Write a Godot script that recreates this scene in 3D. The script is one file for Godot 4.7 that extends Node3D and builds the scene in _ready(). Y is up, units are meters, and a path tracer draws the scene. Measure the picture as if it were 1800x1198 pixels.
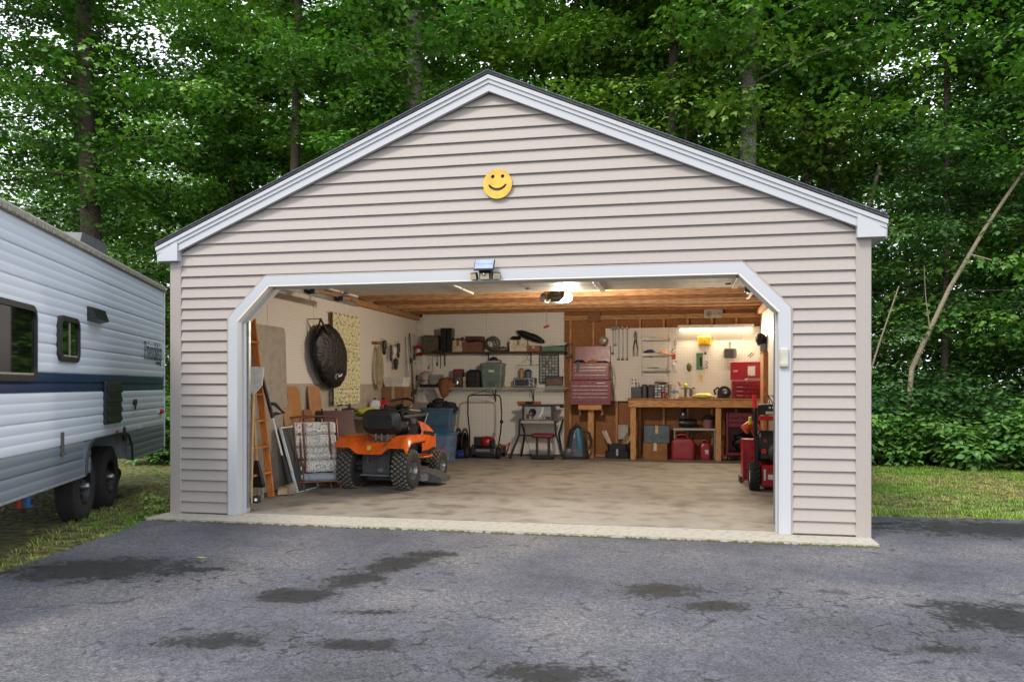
extends Node3D

# ---------------------------------------------------------------- geometry collector
class G:
	var v := PackedVector3Array()
	var n := PackedVector3Array()

	func tri(a: Vector3, b: Vector3, c: Vector3, na: Vector3, nb: Vector3, nc: Vector3) -> void:
		var f := (b - a).cross(c - a)
		if f.length_squared() < 1e-16:
			return
		if f.dot(na + nb + nc) > 0.0:
			v.append_array([a, c, b])
			n.append_array([na, nc, nb])
		else:
			v.append_array([a, b, c])
			n.append_array([na, nb, nc])

	func flat(a: Vector3, b: Vector3, c: Vector3, away: Vector3) -> void:
		var f := (b - a).cross(c - a).normalized()
		if f.dot(away) < 0.0:
			f = -f
		tri(a, b, c, f, f, f)

	# planar quad, its front turned away from the point «inner»
	func quad(a: Vector3, b: Vector3, c: Vector3, d: Vector3, inner: Vector3) -> void:
		var away := (a + b + c + d) * 0.25 - inner
		flat(a, b, c, away)
		flat(a, c, d, away)

	func box(at: Vector3, s: Vector3, bas := Basis.IDENTITY, bev := -1.0) -> G:
		var h := s * 0.5
		if bev < 0.0:
			bev = minf(0.006, minf(s.x, minf(s.y, s.z)) * 0.18)
		bev = minf(bev, minf(h.x, minf(h.y, h.z)) * 0.9)
		# the 8 corners, each as three points pulled in along one axis
		var p := {}
		for sx in [-1, 1]:
			for sy in [-1, 1]:
				for sz in [-1, 1]:
					var q := Vector3(sx, sy, sz)
					for ax in 3:
						var r := q * (h - Vector3.ONE * bev)
						r[ax] = q[ax] * h[ax]
						p[[sx, sy, sz, ax]] = at + bas * r
		for ax in 3:
			var b := (ax + 1) % 3
			var c := (ax + 2) % 3
			for s1 in [-1, 1]:
				var f := []
				for t in [[-1, -1], [1, -1], [1, 1], [-1, 1]]:
					var k := [0, 0, 0]
					k[ax] = s1
					k[b] = t[0]
					k[c] = t[1]
					f.append(p[[k[0], k[1], k[2], ax]])
				quad(f[0], f[1], f[2], f[3], at)
				if bev > 0.0:
					for s2 in [-1, 1]:
						var k0 := [0, 0, 0]
						k0[b] = s1
						k0[c] = s2
						var k1 := k0.duplicate()
						k0[ax] = -1
						k1[ax] = 1
						quad(p[[k0[0], k0[1], k0[2], b]], p[[k1[0], k1[1], k1[2], b]], p[[k1[0], k1[1], k1[2], c]], p[[k0[0], k0[1], k0[2], c]], at)
		if bev > 0.0:
			for sx in [-1, 1]:
				for sy in [-1, 1]:
					for sz in [-1, 1]:
						var a0: Vector3 = p[[sx, sy, sz, 0]]
						flat(a0, p[[sx, sy, sz, 1]], p[[sx, sy, sz, 2]], a0 - at)
		return self

	# box between two corners
	func bb(x0: float, x1: float, y0: float, y1: float, z0: float, z1: float, bev := -1.0) -> G:
		return box(Vector3(x0 + x1, y0 + y1, z0 + z1) * 0.5, Vector3(absf(x1 - x0), absf(y1 - y0), absf(z1 - z0)), Basis.IDENTITY, bev)

	# board from a to b, w wide across «side», t thick
	func bar(a: Vector3, b: Vector3, w: float, t: float, side := Vector3.UP, bev := -1.0) -> G:
		var y := (b - a).normalized()
		var x := side.cross(y)
		if x.length() < 0.01:
			x = Vector3.RIGHT.cross(y)
		x = x.normalized()
		var z := x.cross(y)
		return box((a + b) * 0.5, Vector3(t, (b - a).length(), w), Basis(x, y, z), bev)

	func frame(d: Vector3) -> Basis:
		var y := d.normalized()
		var x := y.cross(Vector3.FORWARD if absf(y.z) < 0.9 else Vector3.UP).normalized()
		return Basis(x, y, x.cross(y))

	# turned shape: profile of (radius, height) along the axis of «bas».y
	func lathe(prof: Array, at: Vector3, bas := Basis.IDENTITY, seg := 16, squash := 1.0) -> G:
		var m := prof.size()
		var seg_n := []
		for i in m - 1:
			var d: Vector2 = prof[i + 1] - prof[i]
			seg_n.append(Vector2(d.y, -d.x).normalized())
		for i in m - 1:
			var n0: Vector2 = seg_n[i]
			var n1: Vector2 = seg_n[i]
			if i > 0 and seg_n[i - 1].dot(n0) > 0.7:
				n0 = (seg_n[i - 1] + n0).normalized()
			if i < m - 2 and seg_n[i + 1].dot(n1) > 0.7:
				n1 = (seg_n[i + 1] + n1).normalized()
			var p0: Vector2 = prof[i]
			var p1: Vector2 = prof[i + 1]
			for k in seg:
				var a := TAU * k / seg
				var b := TAU * (k + 1) / seg
				var ca := Vector3(cos(a), 0, sin(a) * squash)
				var cb := Vector3(cos(b), 0, sin(b) * squash)
				var A := at + bas * (ca * p0.x + Vector3(0, p0.y, 0))
				var B := at + bas * (cb * p0.x + Vector3(0, p0.y, 0))
				var C := at + bas * (cb * p1.x + Vector3(0, p1.y, 0))
				var D := at + bas * (ca * p1.x + Vector3(0, p1.y, 0))
				var na0 := bas * (ca * n0.x + Vector3(0, n0.y, 0))
				var nb0 := bas * (cb * n0.x + Vector3(0, n0.y, 0))
				var nb1 := bas * (cb * n1.x + Vector3(0, n1.y, 0))
				var na1 := bas * (ca * n1.x + Vector3(0, n1.y, 0))
				tri(A, B, C, na0, nb0, nb1)
				tri(A, C, D, na0, nb1, na1)
		return self

	func cyl(a: Vector3, b: Vector3, r0: float, r1 := -1.0, seg := 12) -> G:
		if r1 < 0.0:
			r1 = r0
		var l := (b - a).length()
		return lathe([Vector2(0, 0), Vector2(r0, 0), Vector2(r1, l), Vector2(0, l)], a, frame(b - a), seg)

	func tube(pts: Array, r: float, seg := 8, closed := false, r_end := -1.0) -> G:
		var m := pts.size()
		var rings := []
		var prev := Vector3.ZERO
		for i in m:
			var d: Vector3
			if closed:
				d = pts[(i + 1) % m] - pts[(i + m - 1) % m]
			else:
				d = pts[mini(i + 1, m - 1)] - pts[maxi(i - 1, 0)]
			d = d.normalized()
			if prev == Vector3.ZERO:
				prev = d.cross(Vector3.UP if absf(d.y) < 0.9 else Vector3.RIGHT).normalized()
			var x := (prev - d * prev.dot(d)).normalized()
			prev = x
			var y := d.cross(x)
			var ring := []
			var rr := r if r_end < 0.0 else lerpf(r, r_end, float(i) / maxf(1, m - 1))
			for k in seg:
				var a := TAU * k / seg
				ring.append([pts[i] + (x * cos(a) + y * sin(a)) * rr, x * cos(a) + y * sin(a)])
			rings.append(ring)
		for i in (m if closed else m - 1):
			var p: Array = rings[i]
			var q: Array = rings[(i + 1) % m]
			for k in seg:
				var k1 := (k + 1) % seg
				tri(p[k][0], p[k1][0], q[k1][0], p[k][1], p[k1][1], q[k1][1])
				tri(p[k][0], q[k1][0], q[k][0], p[k][1], q[k1][1], q[k][1])
		if not closed:
			for e in [0, m - 1]:
				var aw: Vector3 = pts[e] - pts[1 if e == 0 else m - 2]
				for k in seg:
					flat(pts[e], rings[e][k][0], rings[e][(k + 1) % seg][0], aw)
		return self

	# lumpy ellipsoid; lump 0 gives a smooth one
	func ell(at: Vector3, r: Vector3, bas := Basis.IDENTITY, seg := 14, lump := 0.0, sd := 1) -> G:
		var fn := FastNoiseLite.new()
		fn.seed = sd
		fn.frequency = 1.3
		var rows := seg / 2 + 1
		var P := []
		for i in rows + 1:
			var row := []
			var t := PI * i / rows
			for k in seg:
				var a := TAU * k / seg
				var d := Vector3(sin(t) * cos(a), cos(t), sin(t) * sin(a))
				row.append(at + bas * (d * r * (1.0 + lump * fn.get_noise_3dv(d * 1.7))))
			P.append(row)
		smooth(P, true, at)
		return self

	# grid of points drawn as a smooth sheet
	func smooth(P: Array, around: bool, inner: Vector3) -> void:
		var R := P.size()
		var C: int = P[0].size()
		var N := []
		for i in R:
			var row := []
			for k in C:
				var u: Vector3 = P[mini(i + 1, R - 1)][k] - P[maxi(i - 1, 0)][k]
				var w: Vector3
				if around:
					w = P[i][(k + 1) % C] - P[i][(k + C - 1) % C]
					if w.length() < 1e-5:
						w = P[clampi(i, 1, R - 2)][(k + 1) % C] - P[clampi(i, 1, R - 2)][(k + C - 1) % C]
				else:
					w = P[i][mini(k + 1, C - 1)] - P[i][maxi(k - 1, 0)]
				var q := u.cross(w).normalized()
				if q.dot(P[i][k] - inner) < 0.0:
					q = -q
				row.append(q)
			N.append(row)
		for i in R - 1:
			for k in (C if around else C - 1):
				var k1 := (k + 1) % C
				tri(P[i][k], P[i][k1], P[i + 1][k1], N[i][k], N[i][k1], N[i + 1][k1])
				tri(P[i][k], P[i + 1][k1], P[i + 1][k], N[i][k], N[i + 1][k1], N[i + 1][k])

	# polygon in the x-y plane of «xf», pushed out from z = 0 to z = depth
	func poly(pts: PackedVector2Array, depth: float, xf := Transform3D.IDENTITY, round_n := false) -> G:
		var mid := Vector3.ZERO
		for p in pts:
			mid += Vector3(p.x, p.y, depth * 0.5) / pts.size()
		var idx := Geometry2D.triangulate_polygon(pts)
		for i in range(0, idx.size(), 3):
			for z in [0.0, depth]:
				var aw := xf.basis * Vector3(0, 0, z - depth * 0.5)
				flat(xf * Vector3(pts[idx[i]].x, pts[idx[i]].y, z), xf * Vector3(pts[idx[i + 1]].x, pts[idx[i + 1]].y, z), xf * Vector3(pts[idx[i + 2]].x, pts[idx[i + 2]].y, z), aw)
		var cw := Geometry2D.is_polygon_clockwise(pts)
		var m := pts.size()
		for i in m:
			var a := pts[i]
			var b := pts[(i + 1) % m]
			var e := (b - a).normalized()
			var o := Vector2(e.y, -e.x) * (-1.0 if cw else 1.0)
			var oa := o
			var ob := o
			if round_n:
				var e0 := (a - pts[(i + m - 1) % m]).normalized()
				var e2 := (pts[(i + 2) % m] - b).normalized()
				oa = (o + Vector2(e0.y, -e0.x) * (-1.0 if cw else 1.0)).normalized()
				ob = (o + Vector2(e2.y, -e2.x) * (-1.0 if cw else 1.0)).normalized()
			var A := xf * Vector3(a.x, a.y, 0)
			var B := xf * Vector3(b.x, b.y, 0)
			var C := xf * Vector3(b.x, b.y, depth)
			var D := xf * Vector3(a.x, a.y, depth)
			var NA := xf.basis * Vector3(oa.x, oa.y, 0)
			var NB := xf.basis * Vector3(ob.x, ob.y, 0)
			tri(A, B, C, NA, NB, NB)
			tri(A, C, D, NA, NB, NA)
		return self

	# skin over rings of equal size, closed at both ends
	func loft(rings: Array) -> G:
		var mid := Vector3.ZERO
		var ends := []
		for r in rings:
			var c := Vector3.ZERO
			for p in r:
				c += p / r.size()
			ends.append(c)
			mid += c / rings.size()
		for i in rings.size() - 1:
			var m: int = rings[i].size()
			for k in m:
				var a: Vector3 = rings[i][k]
				var b: Vector3 = rings[i][(k + 1) % m]
				var c: Vector3 = rings[i + 1][(k + 1) % m]
				var d: Vector3 = rings[i + 1][k]
				quad(a, b, c, d, (ends[i] + ends[i + 1]) * 0.5)
		for e in [0, rings.size() - 1]:
			var m: int = rings[e].size()
			for k in m:
				flat(ends[e], rings[e][k], rings[e][(k + 1) % m], ends[e] - mid)
		return self

	# box with rounded upright edges that widens upwards: (half x, half z, y) rows
	func tub(at: Vector3, rows: Array, r := 0.03, bas := Basis.IDENTITY) -> G:
		var rings := []
		for w in rows:
			var ring := []
			for q in 4:
				var sx: float = [1, -1, -1, 1][q]
				var sz: float = [1, 1, -1, -1][q]
				for k in 4:
					var a := PI / 2 * (q + k / 3.0)
					var rr := minf(r, minf(w[0], w[1]) * 0.9)
					ring.append(at + bas * Vector3(sx * (w[0] - rr) + cos(a) * rr, w[2], sz * (w[1] - rr) + sin(a) * rr))
			rings.append(ring)
		return loft(rings)

	func mesh() -> ArrayMesh:
		var m := ArrayMesh.new()
		var a := []
		a.resize(Mesh.ARRAY_MAX)
		a[Mesh.ARRAY_VERTEX] = v
		a[Mesh.ARRAY_NORMAL] = n
		m.add_surface_from_arrays(Mesh.PRIMITIVE_TRIANGLES, a)
		return m

# ---------------------------------------------------------------- scene helpers
var rng := RandomNumberGenerator.new()
var mats := {}
var tex := {}
var taken := {}

func numbered(called: String) -> String:
	taken[called] = taken.get(called, -1) + 1
	return called if taken[called] == 0 else "%s_%03d" % [called, taken[called]]

func thing(called: String, label: String, category: String, at := Vector3.ZERO, turn := 0.0, group := "") -> Node3D:
	var o := Node3D.new()
	o.name = numbered(called)
	add_child(o)
	o.position = at
	o.rotation.y = turn
	o.set_meta("label", label)
	o.set_meta("category", category)
	if group:
		o.set_meta("group", group)
	return o

func part(parent: Node, called: String, g: G, m: Material) -> MeshInstance3D:
	var o := MeshInstance3D.new()
	o.name = called
	o.mesh = g.mesh()
	o.material_override = m
	parent.add_child(o, true)
	return o

# a thing that is one mesh
func solo(called: String, label: String, category: String, g: G, m: Material, at := Vector3.ZERO, group := "", turn := 0.0) -> MeshInstance3D:
	var o := part(self, numbered(called), g, m)
	o.position = at
	o.rotation.y = turn
	o.set_meta("label", label)
	o.set_meta("category", category)
	if group:
		o.set_meta("group", group)
	return o

func structure(called: String, g: G, m: Material) -> MeshInstance3D:
	var o := part(self, called, g, m)
	o.set_meta("kind", "structure")
	return o

func shown(parent: Node, called: String, words: String, size: float, m: Material, xf: Transform3D, font := "Droid Sans", depth := 0.002) -> void:
	var t := TextMesh.new()
	var f := SystemFont.new()
	f.font_names = [font]
	t.font = f
	t.text = words
	t.font_size = 64
	t.pixel_size = size / 64.0
	t.depth = depth
	t.curve_step = 2.0
	var o := MeshInstance3D.new()
	o.name = called
	o.mesh = t
	o.material_override = m
	parent.add_child(o, true)
	o.transform = xf

func noise_tex(key: String, kind: int, freq: float, ramp: Array, octaves := 4, size := 512, sd := 1, normal := false, bump := 6.0, ret := -1) -> NoiseTexture2D:
	if tex.has(key):
		return tex[key]
	var f := FastNoiseLite.new()
	f.noise_type = kind
	f.frequency = freq
	f.fractal_octaves = octaves
	f.seed = sd
	if ret >= 0:
		f.cellular_return_type = ret
	var t := NoiseTexture2D.new()
	t.width = size
	t.height = size
	t.seamless = true
	t.noise = f
	if normal:
		t.as_normal_map = true
		t.bump_strength = bump
	elif ramp.size():
		var gr := Gradient.new()
		var offs := PackedFloat32Array()
		var cols := PackedColorArray()
		for r in ramp:
			offs.append(r[0])
			cols.append(Color(r[1]))
		gr.offsets = offs
		gr.colors = cols
		t.color_ramp = gr
	tex[key] = t
	return t

# plain material with a faint mottle; hex is the sRGB base colour
func mt(hex: String, rough := 0.7, metal := 0.0, mottle := true) -> StandardMaterial3D:
	var key := "%s %.2f %.2f %s" % [hex, rough, metal, mottle]
	if mats.has(key):
		return mats[key]
	var m := StandardMaterial3D.new()
	m.albedo_color = Color(hex)
	m.roughness = rough
	m.metallic = metal
	if mottle:
		m.albedo_texture = noise_tex("mottle", FastNoiseLite.TYPE_SIMPLEX_SMOOTH, 0.012, [[0.0, "d9d7d3"], [0.4, "f1f0ee"], [0.7, "ffffff"], [1.0, "e9e7e4"]], 5)
		m.uv1_triplanar = true
		m.uv1_scale = Vector3.ONE * 1.1
		m.roughness_texture = noise_tex("rough", FastNoiseLite.TYPE_SIMPLEX_SMOOTH, 0.02, [[0.0, "b0b0b0"], [1.0, "ffffff"]], 4)
	mats[key] = m
	return m

func tx(key: String, hex: String, rough: float, t: Texture2D, scale: Vector3, normal: Texture2D = null, depth := 1.0, world := true) -> StandardMaterial3D:
	if mats.has(key):
		return mats[key]
	var m := StandardMaterial3D.new()
	m.albedo_color = Color(hex)
	m.roughness = rough
	m.albedo_texture = t
	m.uv1_triplanar = true
	m.uv1_world_triplanar = world
	m.uv1_scale = scale
	if normal:
		m.normal_enabled = true
		m.normal_texture = normal
		m.normal_scale = depth
	mats[key] = m
	return m

func wood_tex() -> NoiseTexture2D:
	return noise_tex("wood", FastNoiseLite.TYPE_SIMPLEX_SMOOTH, 0.02, [[0.0, "a38a72"], [0.35, "d2bca2"], [0.6, "f4e6d4"], [0.8, "e6d0b6"], [1.0, "bca388"]], 5, 512, 7)

# wood with its grain along axis 0, 1 or 2
func wood(hex: String, axis: int, rough := 0.75) -> StandardMaterial3D:
	var s := Vector3.ONE * 5.0
	s[axis] = 0.45
	return tx("wood %s %d" % [hex, axis], hex, rough, wood_tex(), s)

func glow(hex: String, e: float) -> StandardMaterial3D:
	var m := StandardMaterial3D.new()
	m.albedo_color = Color(hex)
	m.emission_enabled = true
	m.emission = Color(hex)
	m.emission_energy_multiplier = e
	return m

func glass(hex: String, a: float, rough := 0.05) -> StandardMaterial3D:
	var m := StandardMaterial3D.new()
	m.albedo_color = Color(Color(hex), a)
	m.transparency = BaseMaterial3D.TRANSPARENCY_ALPHA
	m.roughness = rough
	return m

func V(x: float, y: float, z: float) -> Vector3:
	return Vector3(x, y, z)

func rx(a: float) -> Basis:
	return Basis(Vector3.RIGHT, a)

func ry(a: float) -> Basis:
	return Basis(Vector3.UP, a)

func rz(a: float) -> Basis:
	return Basis(Vector3.BACK, a)

func arc(c: Vector2, r: float, a0: float, a1: float, k: int) -> PackedVector2Array:
	var p := PackedVector2Array()
	for i in k + 1:
		var a := lerpf(a0, a1, float(i) / k)
		p.append(c + Vector2(cos(a), sin(a)) * r)
	return p

func rrect(x0: float, x1: float, y0: float, y1: float, r: float, k := 4) -> PackedVector2Array:
	var p := arc(Vector2(x1 - r, y1 - r), r, 0, PI / 2, k)
	p.append_array(arc(Vector2(x0 + r, y1 - r), r, PI / 2, PI, k))
	p.append_array(arc(Vector2(x0 + r, y0 + r), r, PI, 1.5 * PI, k))
	p.append_array(arc(Vector2(x1 - r, y0 + r), r, 1.5 * PI, TAU, k))
	return p

# ================================================================ the scene
func _ready() -> void:
	rng.seed = 11
	# ---- camera
	var cam := Camera3D.new()
	cam.name = "camera"
	add_child(cam)
	cam.position = Vector3(1.6533, 1.25, 7.1297)
	cam.rotation.y = 0.20112
	cam.projection = Camera3D.PROJECTION_FRUSTUM
	cam.near = 0.1
	cam.far = 400.0
	cam.size = 0.084366
	cam.frustum_offset = Vector2(0, 0.005493)
	cam.current = true
	# ---- sky and light: bright overcast
	var sm := ProceduralSkyMaterial.new()
	sm.sky_top_color = Color(0.93, 0.96, 1.0)
	sm.sky_horizon_color = Color(0.97, 0.98, 1.0)
	sm.sky_curve = 0.2
	sm.sky_energy_multiplier = 1.0
	sm.ground_bottom_color = Color(0.25, 0.26, 0.22)
	sm.ground_horizon_color = Color(0.55, 0.57, 0.52)
	sm.sun_angle_max = 1.0
	var sky := Sky.new()
	sky.sky_material = sm
	var env := Environment.new()
	env.background_mode = Environment.BG_SKY
	env.sky = sky
	env.tonemap_mode = Environment.TONE_MAPPER_LINEAR
	env.tonemap_exposure = 2.3
	env.sdfgi_enabled = true
	env.ssao_enabled = true
	env.ssil_enabled = true
	var we := WorldEnvironment.new()
	we.name = "world"
	we.environment = env
	add_child(we)
	var sun := DirectionalLight3D.new()
	sun.name = "sun"
	sun.light_energy = 0.45
	sun.light_color = Color(1.0, 0.97, 0.92)
	sun.light_angular_distance = 14.0
	sun.shadow_enabled = true
	add_child(sun)
	sun.look_at_from_position(Vector3(-5, 12, 9), Vector3.ZERO)
	# ---- the place
	build_ground()
	build_garage()
	build_garage_inside()
	build_trailer()
	build_woods()
	build_left_wall()
	build_back_left()
	build_back_right()
	build_tractor()
	build_floor_things()
	build_small_outside()


# ---------------------------------------------------------------- ground
func sheet(pts: PackedVector2Array, y: float, uv0: Vector2, uv1: Vector2) -> ArrayMesh:
	var idx := Geometry2D.triangulate_polygon(pts)
	var v := PackedVector3Array()
	var n := PackedVector3Array()
	var t := PackedVector2Array()
	var t2 := PackedVector2Array()
	for i in range(0, idx.size(), 3):
		var o := [idx[i], idx[i + 1], idx[i + 2]]
		var a := pts[o[0]]
		if (pts[o[1]] - a).cross(pts[o[2]] - a) < 0.0:
			o = [o[0], o[2], o[1]]
		for k in o:
			v.append(Vector3(pts[k].x, y, pts[k].y))
			n.append(Vector3.UP)
			t.append((pts[k] - uv0) / (uv1 - uv0))
			t2.append(pts[k])
	var arr := []
	arr.resize(Mesh.ARRAY_MAX)
	arr[Mesh.ARRAY_VERTEX] = v
	arr[Mesh.ARRAY_NORMAL] = n
	arr[Mesh.ARRAY_TEX_UV] = t
	arr[Mesh.ARRAY_TEX_UV2] = t2
	var m := ArrayMesh.new()
	m.add_surface_from_arrays(Mesh.PRIMITIVE_TRIANGLES, arr)
	return m

func fnl(kind: int, freq: float, sd: int, oct := 4) -> FastNoiseLite:
	var f := FastNoiseLite.new()
	f.noise_type = kind
	f.frequency = freq
	f.seed = sd
	f.fractal_octaves = oct
	return f

func asphalt() -> StandardMaterial3D:
	# stains, worn sealer and cracks over x -6..9, z -1.5..6.5
	var W := 1500
	var H := 800
	var broad := fnl(FastNoiseLite.TYPE_SIMPLEX_SMOOTH, 0.006, 3, 5).get_image(W, H, false, false, false).get_data()
	var fine := fnl(FastNoiseLite.TYPE_SIMPLEX_SMOOTH, 0.045, 4, 4).get_image(W, H, false, false, false).get_data()
	var grit := fnl(FastNoiseLite.TYPE_SIMPLEX_SMOOTH, 0.22, 6, 2).get_image(W, H, false, false, false).get_data()
	var cf := fnl(FastNoiseLite.TYPE_CELLULAR, 0.085, 9, 1)
	cf.fractal_type = FastNoiseLite.FRACTAL_NONE
	cf.cellular_return_type = FastNoiseLite.RETURN_DISTANCE2_SUB
	cf.domain_warp_enabled = true
	cf.domain_warp_amplitude = 14.0
	cf.domain_warp_frequency = 0.03
	var cell := cf.get_image(W, H, false, false, false).get_data()
	cf.frequency = 0.016
	cf.seed = 21
	var big := cf.get_image(W, H, false, false, false).get_data()
	# soaked patches: x, z, half sizes, turn, strength
	var wet := [[-0.62, 2.58, 0.24, 0.16, 0.2, 1.35], [-0.42, 2.1, 0.17, 0.3, -0.3, 0.9], [-0.3, 1.6, 0.2, 0.36, -0.25, 0.95], [-0.2, 1.3, 0.2, 0.16, 0.0, 0.85], [-0.585, 3.47, 0.28, 0.14, 0.2, 0.9], [0.1, 3.39, 0.29, 0.11, 0.2, 1.0],
		[1.55, 2.02, 0.26, 0.2, 0.2, 0.95], [1.85, 2.32, 0.22, 0.13, 0.2, 0.95], [3.35, 2.25, 0.34, 0.34, 0.1, 0.9], [-2.3, 2.2, 0.7, 0.36, 0.25, 1.0], [-1.7, 2.1, 0.3, 0.12, 0.2, 0.8], [1.08, 3.62, 0.3, 0.14, 0.1, 0.95], [4.6, -0.75, 1.3, 0.5, 0.0, 1.0], [2.9, 2.9, 0.3, 0.1, 0.2, 0.6], [-0.1, 2.85, 0.4, 0.07, 0.3, 0.5]]
	# worn areas where the surface is crazed
	var worn := [[1.95, 2.2, 0.95, 0.5, 0.1, 0.8], [3.3, 2.6, 0.8, 0.6, 0.1, 0.8], [-0.4, 1.9, 0.55, 0.9, -0.2, 0.6], [-0.2, 3.4, 1.0, 0.36, 0.1, 0.7], [1.1, 3.7, 0.8, 0.4, 0.0, 0.8], [-1.5, 2.3, 0.9, 0.3, 0.1, 0.7], [0.6, 2.7, 0.8, 0.25, 0.4, 0.45]]
	var patch := PackedFloat32Array()
	patch.resize(W * H)
	var craze := PackedFloat32Array()
	craze.resize(W * H)
	for n in wet.size() + worn.size():
		var s: Array = wet[n] if n < wet.size() else worn[n - wet.size()]
		var reach: float = maxf(s[2], s[3]) * 1.7
		for j in range(maxi(0, int((s[1] - reach + 1.5) * 100)), mini(H, int((s[1] + reach + 1.5) * 100))):
			for i in range(maxi(0, int((s[0] - reach + 6.0) * 100)), mini(W, int((s[0] + reach + 6.0) * 100))):
				var q := Vector2(i * 0.01 - 6.0 - s[0], j * 0.01 - 1.5 - s[1]).rotated(s[4])
				var d := sqrt(q.x * q.x / (s[2] * s[2]) + q.y * q.y / (s[3] * s[3]))
				var k := j * W + i
				if n < wet.size():
					patch[k] = maxf(patch[k], s[5] * (1.55 - d))
				else:
					craze[k] = maxf(craze[k], s[5] * (1.5 - d))
	var out := PackedByteArray()
	out.resize(W * H * 3)
	var rgh := PackedByteArray()
	rgh.resize(W * H)
	for k in W * H:
		var b := broad[k] / 255.0
		var f := fine[k] / 255.0
		var l := 1.17 + (b - 0.5) * 0.55 + (f - 0.5) * 0.34
		l += clampf((grit[k] / 255.0 - 0.60) * 1.6, 0.0, 0.35) * clampf(0.4 + (b - 0.4) * 2.0, 0.0, 1.0) - clampf((0.40 - grit[k] / 255.0) * 0.9, 0.0, 0.2)
		var warm := clampf((b - 0.45) * 3.0, 0.0, 1.0)
		var st := clampf((patch[k] - 0.45 + (f - 0.5) * 1.2 + (b - 0.5) * 0.5 + (grit[k] / 255.0 - 0.5) * 1.1) * 2.6, 0.0, 1.0)
		var ck := cell[k] / 255.0
		var hurt := clampf(maxf(patch[k], craze[k]) * 0.9 + (f - 0.55) * 2.0, 0.0, 0.9)
		var line := clampf(1.0 - ck * 17.0, 0.0, 1.0) * hurt * clampf((f - 0.36) * 5.0, 0.0, 1.0)
		line = maxf(line, clampf(1.0 - big[k] / 255.0 * 34.0, 0.0, 1.0) * clampf((f - 0.5) * 5.0, 0.0, 1.0) * clampf((b - 0.45) * 4.0, 0.0, 0.6))
		l = lerpf(l, 0.36 + f * 0.22, st * 0.95)
		l *= 1.0 - 0.68 * line
		var r := l * lerpf(0.452, 0.475, warm)
		var g := l * lerpf(0.455, 0.466, warm)
		var bl := l * lerpf(0.482, 0.462, warm)
		if st > 0.0:
			r = lerpf(r, l * 0.455, st)
			bl = lerpf(bl, l * 0.45, st)
		out[k * 3] = clampi(int(r * 255), 0, 255)
		out[k * 3 + 1] = clampi(int(g * 255), 0, 255)
		out[k * 3 + 2] = clampi(int(bl * 255), 0, 255)
		rgh[k] = clampi(int(255 * lerpf(0.92, 0.8, st)), 0, 255)
	var m := StandardMaterial3D.new()
	m.albedo_texture = ImageTexture.create_from_image(Image.create_from_data(W, H, false, Image.FORMAT_RGB8, out))
	m.roughness = 1.0
	m.roughness_texture = ImageTexture.create_from_image(Image.create_from_data(W, H, false, Image.FORMAT_L8, rgh))
	m.detail_enabled = true
	m.detail_uv_layer = BaseMaterial3D.DETAIL_UV_2
	m.detail_blend_mode = BaseMaterial3D.BLEND_MODE_MUL
	m.detail_albedo = noise_tex("aggregate", FastNoiseLite.TYPE_CELLULAR, 0.16, [[0.0, "ffffff"], [0.12, "f4f0ea"], [0.2, "b5b3b4"], [0.45, "9a999c"], [1.0, "7a797d"]], 2, 512, 5)
	m.uv2_scale = Vector3(0.8, 0.8, 0.8)
	m.detail_normal = noise_tex("aggregate_n", FastNoiseLite.TYPE_CELLULAR, 0.16, [], 2, 512, 5, true, 5.0)
	m.metallic_specular = 0.4
	return m

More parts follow.
